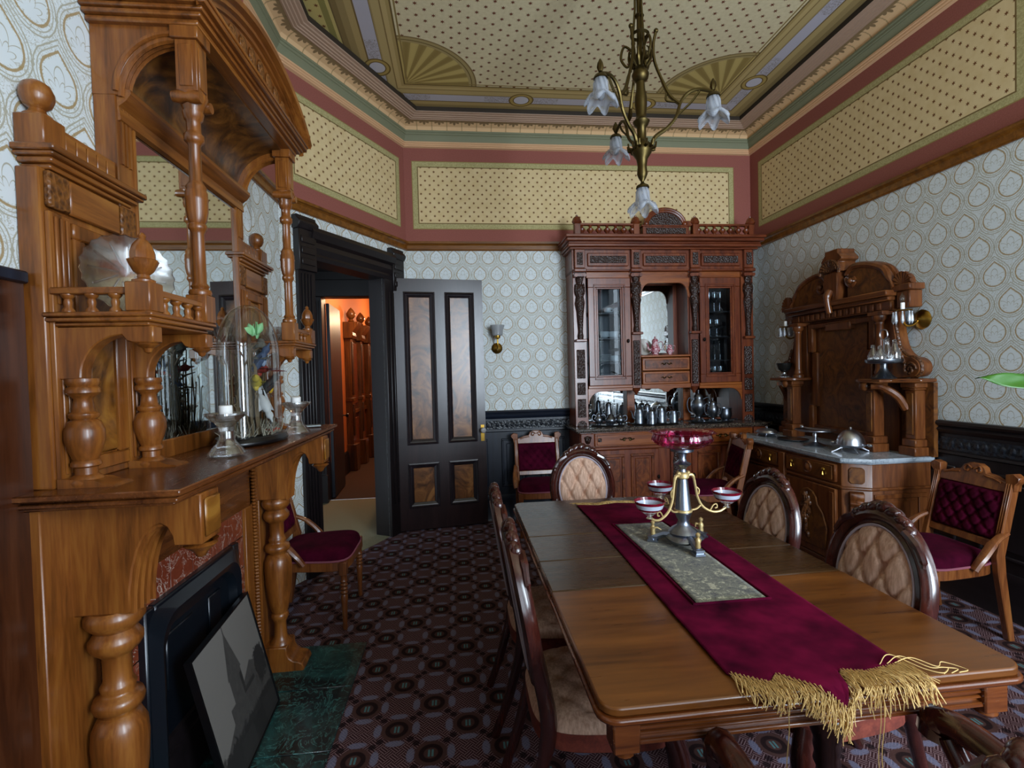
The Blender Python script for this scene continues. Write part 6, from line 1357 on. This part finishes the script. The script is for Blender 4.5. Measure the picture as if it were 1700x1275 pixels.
for ang in (218, 343, 93):
    a = R(ang); d = Vector((cos(a), sin(a), 0)); z_ = Vector((0, 0, 1))
    g = G()
    P = bez([d*0.045+z_*0.0, d*0.07+z_*0.06, d*0.13+z_*0.10, d*0.18+z_*0.155, d*0.205+z_*0.23, d*0.245+z_*0.275, d*0.30+z_*0.285, d*0.365+z_*0.262, d*0.368+z_*0.245], 5); g.tube(P, [0.011]*10+[0.009]*31, 7)
    g.tube(bez([d*0.20+z_*0.22, d*0.15+z_*0.27, d*0.11+z_*0.36, d*0.075+z_*0.46, d*0.07+z_*0.55, d*0.085+z_*0.62], 5), [0.010]*10+[0.008]*16, 7)
    g.tube(bez([d*0.205+z_*0.23, d*0.17+z_*0.235, d*0.13+z_*0.25, d*0.135+z_*0.30, d*0.12+z_*0.34], 4), 0.006, 6)
    g.tube(bez([d*0.18+z_*0.155, d*0.22+z_*0.19, d*0.26+z_*0.225, d*0.30+z_*0.275], 4), 0.006, 6); g.ball(d*0.085+z_*0.62, 0.013, 8, 6)
    g.lathe([(0.004, 0.06), (0.014, 0.04), (0.018, 0.02), (0.01, 0.0)], d.x*0.368, d.y*0.368, 0.27, 8); ar = g.build('scrolled_arm', M['brass_d'], ch)
    g = G(); g.lathe([(0.012, 0.02), (0.03, 0.01), (0.036, -0.004), (0.03, -0.008)], d.x*0.368, d.y*0.368, 0.24, 14); g.build('shade_gallery', M['brass_d'], ar)
    shade(ar, (d.x*0.368, d.y*0.368, 0.238))
    g = G(); g.ball((d.x*0.368, d.y*0.368, 0.165), (0.02, 0.02, 0.035), 10, 8); g.build('bulb', M['frost'], ar)
g = G(); g.lathe([(0.008, 0.03), (0.012, 0.02), (0.032, 0.008), (0.036, -0.004), (0.03, -0.008)], 0, 0, -0.20, 14); lo = g.build('low_gallery', M['brass_d'], ch); shade(lo, (0, 0, -0.202))
g = G(); g.ball((0, 0, -0.275), (0.02, 0.02, 0.035), 10, 8); g.build('bulb', M['frost'], lo)

# ---------------------------------------------------------------- wall lights
ws = thing('wall_sconce', 'brass wall light with pale glass shade beside the open door', 'sconce', (0.40, 4.996, 1.745))
g = G(); g.lathe([(0.055, 0), (0.055, 0.006), (0.045, 0.014), (0.03, 0.018), (0.012, 0.03), (0, 0.03)], seg=20, cap=False).xf(Matrix.Translation((0, 0, 0)) @ Matrix.Rotation(R(90), 4, 'X')); g.build('back_plate', M['brass'], ws)
g = G(); g.tube(bez([(0, -0.02, 0), (0, -0.07, -0.015), (0, -0.10, 0.03), (0, -0.10, 0.09)], 5), 0.008, 7); g.lathe([(0.01, 0), (0.026, 0.012), (0.03, 0.03), (0.03, 0.04)], 0, -0.10, 0.085, 12); g.build('arm', M['brass'], ws)
g = G(); g.lathe([(0.04, 0.0), (0.05, 0.01), (0.052, 0.05), (0.066, 0.09), (0.068, 0.105), (0.064, 0.105), (0.048, 0.05), (0.046, 0.012)], 0, -0.10, 0.12, 4+12, flute=lambda a, z: 1+0.05*cos(4*a), cap=False); g.build('glass_shade', M['frost'], ws)
M['prism'] = plain('glass_prism', '#dfe7f0', 0.12, 0, trans=0.45)
def prism_sconce(loc, lab, rz=R(-90)):
    t = thing('crystal_sconce', lab, 'sconce', loc, rz, 'crystal candle sconces over the sideboard')
    g = G(); g.lathe([(0.066, 0), (0.068, 0.006), (0.058, 0.016), (0.045, 0.02), (0.03, 0.03), (0.012, 0.04), (0, 0.042)], seg=24, flute=lambda a, z: 1+0.02*cos(16*a), cap=False).xf(Matrix.Rotation(R(90), 4, 'X')); g.build('back_plate', M['brass'], t)
    g = G(); g.tube(bez([(0, -0.03, 0), (0, -0.07, -0.035), (0, -0.12, -0.04), (0, -0.15, -0.01), (0, -0.15, 0.05)], 5), 0.007, 7); g.lathe([(0.012, 0), (0.05, 0.006), (0.055, 0.012), (0.05, 0.012), (0.012, 0.01)], 0, -0.15, 0.055, 20); g.build('arm', M['brass'], t)
    g = G(); g.lathe([(0.013, 0), (0.013, 0.05), (0, 0.05)], 0, -0.15, 0.065, 12); g.build('candle_sleeve', M['white'], t)
    g = G(); g.lathe([(0.007, 0.0), (0.014, 0.015), (0.016, 0.03), (0.01, 0.05), (0.002, 0.068), (0, 0.07)], 0, -0.15, 0.115, 12, cap=False); g.build('bulb', M['glass'], t)
    for k in range(8):
        a = 2*PI*k/8; x, y = 0.05*cos(a), -0.15+0.05*sin(a)
        g = G(); g.ball((x, y, 0.05), 0.006, 6, 5); g.lathe([(0.0, -0.075), (0.011, -0.055), (0.008, -0.02), (0.004, 0.0)], x, y, 0.045, 6, cap=False); g.build('prism', M['prism'], t, angle=10)
prism_sconce((3.146, 3.04, 1.785), 'crystal drop sconce with brass plate at the near end of the sideboard')
prism_sconce((3.146, 4.24, 1.785), 'crystal drop sconce between the sideboard and the dresser')

# ---------------------------------------------------------------- pewter and silver pots
def pot(name, lab, cat, loc, h, r, prof='round', spout=True, handle=True, lid=True, rz=0, mat='pewter', group=None, feet=False):
    t = thing(name, lab, cat, loc, rz, group); m = M[mat]
    P = {'round': [(0.5, 0), (0.55, 0.04), (0.42, 0.08), (0.85, 0.2), (1.0, 0.36), (0.95, 0.5), (0.6, 0.62), (0.5, 0.70), (0.55, 0.74)],
         'tall': [(0.6, 0), (0.62, 0.03), (0.5, 0.07), (0.9, 0.2), (1.0, 0.3), (0.75, 0.5), (0.55, 0.72), (0.6, 0.8)],
         'cyl': [(0.95, 0), (1.0, 0.03), (0.95, 0.06), (0.98, 0.4), (0.92, 0.62), (0.7, 0.74), (0.72, 0.78)],
         'urn': [(0.55, 0), (0.6, 0.03), (0.3, 0.1), (0.28, 0.16), (0.8, 0.3), (1.0, 0.48), (0.95, 0.6), (0.6, 0.7), (0.62, 0.76)],
         'bowl': [(0.7, 0), (0.72, 0.05), (0.6, 0.1), (0.95, 0.35), (1.0, 0.6), (0.9, 0.88), (0.98, 1.0), (0.93, 1.0), (0.85, 0.8), (0.9, 0.55), (0.5, 0.2), (0, 0.2)]}[prof]
    g = G(); g.lathe([(a*r, b*h) for a, b in P], seg=24, cap=(prof != 'bowl')); g.build('body', m, t, angle=50)
    zt = P[-1][1]*h; rt = P[-1][0]*r
    if lid:
        g = G(); g.lathe([(rt, 0), (rt*0.9, h*0.05), (rt*0.5, h*0.10), (rt*0.2, h*0.12), (rt*0.15, h*0.15), (rt*0.3, h*0.18), (rt*0.22, h*0.22), (0, h*0.24)], 0, 0, zt, 16, cap=False); g.build('lid', m, t)
    if spout:
        g = G(); g.tube(bez([(r*0.7, 0, h*0.25), (r*1.3, 0, h*0.35), (r*1.45, 0, h*0.55), (r*1.75, 0, h*0.72)], 5), [r*0.22]*5+[r*0.17]*5+[r*0.12]*6, 8); g.build('spout', m, t)
    if handle:
        for s in ((-1,) if spout else (-1, 1)):
            g = G(); g.tube(bez([(s*r*0.6, 0, h*0.68), (s*r*1.3, 0, h*0.74), (s*r*1.6, 0, h*0.55), (s*r*1.35, 0, h*0.32), (s*r*0.85, 0, h*0.28)], 5), r*0.07, 6); g.build('handle', m, t)
    if feet:
        for k in range(3): a = k*2.1; g = G(); g.tube([(r*0.5*cos(a), r*0.5*sin(a), h*0.1), (r*0.8*cos(a), r*0.8*sin(a), 0.0)], 0.006, 5); g.build('foot', m, t)
    return t
def tray(lab, loc, rx, ry):
    t = thing('oval_tray', lab, 'tray', loc, 0, 'oval trays on the dresser')
    g = G(); g.lathe([(0, 0), (0.9, 0.0), (0.97, 0.006), (1.0, 0.012), (0.97, 0.012), (0.9, 0.005), (0, 0.004)], seg=36, sx=rx, sy=ry, cap=False); g.build('plate', M['pewter'], t)
    for s in (-1, 1): g = G(); g.tube(bez([(s*rx*0.98, -0.05, 0.01), (s*rx*1.12, -0.02, 0.018), (s*rx*1.12, 0.02, 0.018), (s*rx*0.98, 0.05, 0.01)], 4), 0.005, 6); g.build('tray_handle', M['pewter'], t)
DZ = 0.9525
tray('oval pewter tray under the squat teapots on the dresser', (1.45, 4.72, DZ), 0.17, 0.11)
tray('oval pewter tray under the middle group of mugs on the dresser', (1.93, 4.70, DZ), 0.24, 0.12)
tray('oval pewter tray under the urns on the dresser, nearest the corner', (2.51, 4.70, DZ), 0.24, 0.12)
dz = DZ+0.0065; gpw = 'pewter on the dresser'
pot('coffee_pot', 'slender pewter coffee pot standing tallest on the first dresser tray', 'coffee pot', (1.475, 4.765, dz), 0.24, 0.045, 'tall', rz=R(180), group=gpw)
pot('teapot', 'squat pewter teapot in front of the slender coffee pot', 'teapot', (1.46, 4.65, dz), 0.13, 0.055, 'round', rz=R(-70), group=gpw)
pot('teapot', 'squat pewter pot at the outer end of the first dresser tray', 'teapot', (1.355, 4.70, dz), 0.14, 0.042, 'round', spout=False, group=gpw)
pot('teapot', 'squat pewter creamer beside the mirror post on the first tray', 'creamer', (1.565, 4.69, dz), 0.12, 0.045, 'round', spout=False, group=gpw)
pot('teapot', 'pewter teapot at the outer end of the middle dresser tray', 'teapot', (1.765, 4.70, dz), 0.18, 0.05, 'cyl', rz=R(180), group=gpw)
pot('teapot', 'tall pewter teapot with domed lid on the middle dresser tray', 'teapot', (1.875, 4.775, dz), 0.21, 0.05, 'tall', rz=R(95), group=gpw)
pot('lidded_mug', 'pewter lidded jug in the front of the middle dresser tray', 'jug', (1.86, 4.62, dz), 0.16, 0.045, 'cyl', spout=False, rz=0.4, group=gpw)
pot('lidded_mug', 'round shouldered pewter jug on the middle dresser tray', 'jug', (1.985, 4.69, dz), 0.19, 0.055, 'cyl', spout=False, rz=0.7, group=gpw)
pot('sugar_pail', 'small pewter pail at the inner end of the middle dresser tray', 'pail', (2.105, 4.67, dz), 0.15, 0.045, 'cyl', spout=False, lid=False, group=gpw)
pot('tea_urn', 'tall pewter tea urn on the corner dresser tray', 'urn', (2.39, 4.72, dz), 0.32, 0.075, 'urn', spout=False, feet=True, group=gpw)
pot('sugar_urn', 'two-handled pewter sugar urn in the middle of the corner tray', 'urn', (2.50, 4.645, dz), 0.24, 0.055, 'urn', spout=False, feet=True, group=gpw)
pot('waste_bowl', 'open pewter bowl at the corner end of the corner tray', 'bowl', (2.645, 4.67, dz), 0.13, 0.06, 'bowl', spout=False, handle=False, lid=False, group=gpw)
# pink transferware in the niche
def transfer():
    t = NT('pink_transferware'); _, v = t.coord(); n = t.noise(v, 45, 3, 0.7, 1.0); t.set(col=t.ramp(n, [(0.42, '#8c2c3a'), (0.5, '#b8707c'), (0.6, '#e2cdcf')]), rough=0.2); return t.m
M['pinkw'] = transfer()
NZ = 1.6335
pot('coffee_pot', 'pink and white transferware coffee pot in the dresser niche', 'coffee pot', (1.965, 4.76, NZ), 0.18, 0.052, 'tall', rz=R(180), mat='pinkw')
pot('cream_jug', 'pink and white transferware jug in the dresser niche', 'jug', (2.115, 4.755, NZ), 0.125, 0.036, 'tall', spout=False, lid=False, mat='pinkw', rz=R(180))
g = G(); g.lathe([(0, 0), (0.06, 0.002), (0.085, 0.012), (0.085, 0.015), (0.06, 0.006), (0, 0.004)], seg=30, cap=False).xf(Matrix.Translation((0, 0, 0.085)) @ Matrix.Rotation(R(80), 4, 'X')); o = tag(g.build('dinner_plate', plain('speckled_plate', '#b9b3ab', 0.3)), 'grey patterned plate propped up behind the pink coffee pot', 'plate'); o.location = (1.885, 4.87, NZ)
# white china behind the first glazed door
pl = None; ORD = ['lowest', 'second', 'third', 'fourth', 'fifth', 'sixth', 'seventh', 'eighth', 'ninth']
def plate_stack(x, y, z, n, r, lab):
    global pl
    for k in range(n):
        if pl is None:
            g = G(); g.lathe([(0.4, 0), (0.6, 0.03), (1.0, 0.16), (1.0, 0.2), (0.6, 0.07), (0, 0.05)], seg=20, cap=True); pl = g.build('plate', M['china']); o = pl
        else: o = share(pl, parent=None); o.parent = None
        o.location = (x, y, z+k*0.0126); o.scale = (r, r, 0.06); tag(o, '%s white plate from the bottom of the stack %s' % (ORD[k], lab), 'plate', 'white plates stacked in the dresser')
plate_stack(1.47, 4.83, 1.3365, 9, 0.10, 'on the first glazed cupboard floor')
plate_stack(1.45, 4.83, 1.5735, 6, 0.085, 'on its second shelf')
cupm = None
def cup(x, y, z, lab, s=1):
    global cupm
    if cupm is None:
        g = G(); g.lathe([(0.02, 0), (0.034, 0.01), (0.042, 0.05), (0.039, 0.05), (0.03, 0.012), (0, 0.008)], seg=16, cap=False); g.tube(bez([(0.036, 0, 0.04), (0.058, 0, 0.04), (0.056, 0, 0.018), (0.034, 0, 0.016)], 4), 0.004, 5); o = cupm = g.build('cup', M['china'])
    else: o = share(cupm, parent=None); o.parent = None
    o.location = (x, y, z); o.scale = (s, s, s); tag(o, lab, 'cup', 'white cups in the dresser')
cup(1.46, 4.82, 1.8135, 'white bowl-shaped cup toward the open door, third shelf of the first glazed cupboard', 1.3); cup(1.56, 4.82, 1.8135, 'white bowl-shaped cup toward the niche, third shelf of the first glazed cupboard', 1.3)
cup(1.50, 4.82, 2.0635, 'small white cup on the top shelf of the first glazed door'); cup(1.575, 4.82, 1.5735, 'white cup beside the plates on the second shelf of the first glazed door', 1.3)
# glasses behind the other glazed door
def stemware(x, y, z, h, r, lab, kind='glass'):
    if kind == 'glass': P = [(r*0.8, 0), (r*0.8, 0.004), (0.005, 0.012), (0.004, h*0.45), (r*0.7, h*0.55), (r, h*0.75), (r*0.9, h), (r*0.86, h), (r*0.9, h*0.76), (0.0, h*0.54)]
    else: P = [(r, 0), (r, h*0.45), (r*0.5, h*0.6), (r*0.35, h*0.8), (r*0.5, h*0.84), (r*0.2, h*0.88), (r*0.4, h*0.95), (0, h)]
    g = G(); g.lathe(P, seg=16, cap=False); o = g.build('wine_glass' if kind == 'glass' else 'decanter', M['crystal'] if kind == 'glass' else M['dkglass']); o.location = (x, y, z); tag(o, lab, 'wine glass' if kind == 'glass' else 'decanter', 'glassware in the corner glazed cupboard'); return o
SIDE = ['leftmost', 'middle', 'rightmost']
M['dkglass'] = plain('dark_wine_glass', '#14191c', 0.08)
for k in range(3):
    stemware(2.55+k*0.055, 4.80-0.01*k, 1.3365, 0.17, 0.026, SIDE[k]+' clear stemmed glass on the lowest shelf behind the corner glazed door')
    stemware(2.55+k*0.058, 4.80, 1.5735, 0.20, 0.026, SIDE[k]+' dark stoppered bottle on the second shelf behind the corner glazed door', 'dec')
    stemware(2.56+k*0.06, 4.81, 2.0635, 0.20, 0.03, SIDE[k]+' tall clear goblet on the top shelf behind the corner glazed door')
for k in range(2): stemware(2.57+k*0.075, 4.81, 1.8135, 0.17, 0.034, SIDE[k*2]+' wide clear goblet on the third shelf behind the corner glazed door')

# ---------------------------------------------------------------- things on the sideboard
BZ = 0.8715
cv = thing('covered_dish', 'silver lidded serving dish at the far end of the marble sideboard', 'dish', (2.72, 4.12, BZ))
g = G(); g.lathe([(0.07, 0.014), (0.095, 0.03), (0.115, 0.036), (0.115, 0.04), (0.09, 0.036)], seg=30, sx=0.8); g.build('base', M['silver'], cv)
g = G(); g.lathe([(0.098, 0.038), (0.09, 0.055), (0.06, 0.066), (0.02, 0.07), (0.008, 0.076), (0.013, 0.084), (0.008, 0.092), (0, 0.095)], seg=30, sx=0.8, cap=False); g.build('lid', M['silver'], cv)
for k in range(4): a = 0.8+k*PI/2; g = G(); g.tube([(0.06*cos(a), 0.075*sin(a), 0.02), (0.075*cos(a), 0.09*sin(a), 0.004), (0.07*cos(a), 0.085*sin(a), 0.0)], 0.006, 6); g.build('foot', M['silver'], cv)
g = G(); g.lathe([(0, 0), (0.10, 0), (0.135, 0.008), (0.135, 0.011), (0.10, 0.004), (0, 0.004)], seg=36, sx=0.8, cap=False); o = tag(g.build('serving_plate', M['pewter']), 'flat silver serving plate lying on the marble sideboard', 'plate'); o.location = (2.78, 3.86, BZ)
ck = thing('cake_stand', 'footed silver cake stand on the marble sideboard', 'cake stand', (2.72, 3.52, BZ))
g = G(); g.lathe([(0.075, 0), (0.078, 0.005), (0.05, 0.018), (0.018, 0.032), (0.013, 0.06), (0.018, 0.085), (0.012, 0.10), (0.03, 0.112)], seg=26); g.build('pedestal', M['silver'], ck)
g = G(); g.lathe([(0.02, 0.112), (0.12, 0.116), (0.137, 0.124), (0.137, 0.128), (0.12, 0.121), (0, 0.119)], seg=36, cap=False); g.build('plate', M['silver'], ck)
tg = thing('serving_tongs', 'small silver tongs lying on the cake stand', 'tongs', (2.70, 3.50, BZ+0.129), R(-70))
for s in (-1, 1): g = G(); g.tube(bez([(-0.10, 0, 0.012), (-0.03, s*0.014, 0.006), (0.06, s*0.012, 0.004), (0.11, s*0.018, 0.003)], 4), 0.004, 6); g.build('arm', M['silver'], tg)
g = G(); g.ball((-0.10, 0, 0.016), (0.014, 0.012, 0.014), 8, 6); g.build('hinge', M['silver'], tg)
bd = thing('butter_dome', 'silver domed butter dish on splayed legs near the sideboard corner', 'butter dish', (2.765, 3.225, BZ), R(-60))
g = G(); g.lathe([(0.088, 0.055)]+[(0.088*cos(R(a)), 0.055+0.105*sin(R(a))) for a in range(10, 90, 10)]+[(0.006, 0.162), (0.01, 0.168), (0.006, 0.176), (0, 0.178)], seg=30, cap=False); g.build('dome_lid', M['silver'], bd)
g = G(); g.lathe([(0.03, 0.028), (0.07, 0.034), (0.09, 0.048), (0.10, 0.052), (0.10, 0.056), (0.085, 0.055)], seg=30); g.build('dish', M['silver'], bd)
for s in (-1, 1):
    g = G(); g.ball((s*0.115, 0, 0.056), (0.018, 0.012, 0.012), 8, 6); g.build('grip', M['silver'], bd)
    for q in (-1, 1): g = G(); g.tube([(s*0.04, q*0.045, 0.035), (s*0.07, q*0.075, 0.012), (s*0.09, q*0.095, 0.0)], [0.008, 0.006, 0.008], 6); g.build('leg', M['silver'], bd)
cs = thing('cruet_stand', 'pewter cruet stand with glass bottles on the near bracket shelf of the sideboard', 'cruet stand', (2.892, 3.08, 1.3885))
g = G(); g.lathe([(0.07, 0), (0.073, 0.006), (0.055, 0.02), (0.035, 0.045), (0.02, 0.075), (0.022, 0.10), (0.05, 0.106)], seg=26); g.build('foot', M['pewter'], cs)
g = G(); g.lathe([(0.04, 0.103), (0.10, 0.106), (0.108, 0.116), (0.108, 0.134), (0.104, 0.134), (0.102, 0.118), (0, 0.112)], seg=30, cap=False); g.build('gallery', M['pewter'], cs)
g = G(); g.tube([(0, 0, 0.11), (0, 0, 0.27)], 0.004, 6); g.tube(bez([(0, 0.0, 0.26), (0.0, 0.03, 0.29), (0, 0.02, 0.33), (0, -0.02, 0.33), (0, -0.03, 0.29), (0, 0, 0.26)], 5), 0.004, 6); g.build('carrying_loop', M['silver'], cs)
for k in range(4):
    a = 0.5+k*PI/2; x, y = 0.062*cos(a), 0.062*sin(a); h = (0.17, 0.12, 0.11, 0.15)[k]
    g = G(); g.lathe([(0.03, 0), (0.034, 0.01), (0.034, h*0.35), (0.02, h*0.6), (0.012, h*0.8), (0.016, h*0.85), (0.01, h*0.88), (0.016, h*0.94), (0, h)], x, y, 0.118, 14, cap=False); o = tag(g.build('cruet_bottle', M['crystal']), ['tallest glass cruet bottle in the pewter stand', 'short glass cruet bottle in the pewter stand beside the tallest one', 'shortest stoppered glass cruet in the pewter stand', 'mid-sized glass cruet bottle in the pewter stand'][k], 'cruet', 'cruet bottles'); o.location = (2.892, 3.08, 1.3885)
gb = thing('scalloped_goblet', 'dark scalloped bowl on a crystal foot, far bracket shelf of the sideboard', 'goblet', (2.95, 4.20, 1.3885))
g = G(); g.lathe([(0.045, 0), (0.046, 0.01), (0.015, 0.03), (0.014, 0.045), (0.03, 0.05)], seg=20); g.build('foot', M['crystal'], gb)
g = G(); g.lathe([(0.022, 0.05), (0.05, 0.075), (0.062, 0.13), (0.058, 0.13), (0.045, 0.08), (0, 0.06)], seg=36, flute=lambda a, z: 1+(0.06*cos(8*a) if z > 0.1 else 0), cap=False); g.build('bowl', plain('dark_silver_bowl', '#2e2e2c', 0.15, 0.6), gb)
g = G(); g.box(-0.002, 0.002, -0.035, 0.035, 0, 0.05); o = tag(g.build('place_card', plain('pink_card', '#b07a78', 0.7)), 'small pink card standing behind the domed butter dish', 'card'); o.location = (2.93, 3.31, BZ); o.rotation_euler = (0, R(12), R(-25))

# ---------------------------------------------------------------- leafy plant at the window
pt = thing('potted_plant', 'green plant whose pointed leaf reaches into view before the papered wall', 'plant', (2.22, 1.22, 0.0))
g = G(); g.lathe([(0.20, 0), (0.21, 0.03), (0.08, 0.08), (0.04, 0.14), (0.05, 0.4), (0.035, 0.6), (0.06, 0.72), (0.17, 0.76), (0.18, 0.79)], seg=20); g.build('pedestal', M['rosew'], pt)
g = G(); g.lathe([(0.10, 0.79), (0.12, 0.85), (0.15, 1.0), (0.16, 1.03), (0.145, 1.03), (0.13, 0.98), (0, 0.98)], seg=24, cap=False); g.build('pot', plain('glazed_pot', '#3a4a52', 0.2), pt)
def bigleaf(base, tip, w, droop, nm='leaf', roll=0.0):
    B, T = Vector(base), Vector(tip); ax = T-B; side = ax.cross(Vector((0, 0, 1))).normalized(); up = side.cross(ax).normalized(); side, up = side*cos(roll)+up*sin(roll), up*cos(roll)-side*sin(roll)
    def f(u, v): k = sin(PI*min(1, v**0.8))**0.8 if 0 < v < 1 else 0; p = B+ax*v+up*(droop*sin(PI*v)); return p+side*(u-0.5)*w*2*k+up*(abs(u-0.5)*0.35*w*k+0.006*sin(14*v+3*u))
    g = G(); g.grid(f, 6, 18); return g.build(nm, M['leaf'], pt, solid=0.0015, angle=180)
def lstem(p): g = G(); g.tube(bez([(0, 0, 0.98), (p[0]*0.3, p[1]*0.3, 1.0+(p[2]-1.0)*0.7), p], 6), 0.006, 6); g.build('leaf_stem', M['leaf'], pt)
for b, t_, w_, dr_ in (((-0.36, 0.07, 1.395), (-0.70, 0.08, 1.447), 0.032, 0.012), ((0.1, 0.2, 1.5), (0.25, 0.5, 1.55), 0.07, 0.03), ((0.15, -0.2, 1.55), (0.35, -0.5, 1.6), 0.07, 0.03), ((-0.02, -0.1, 1.6), (-0.02, -0.35, 1.85), 0.06, 0.03), ((0.2, 0.05, 1.45), (0.5, 0.1, 1.4), 0.07, 0.03)):
    lstem(b); bigleaf(b, t_, w_, dr_, roll=R(62) if b[0] < -0.3 else 0.0)
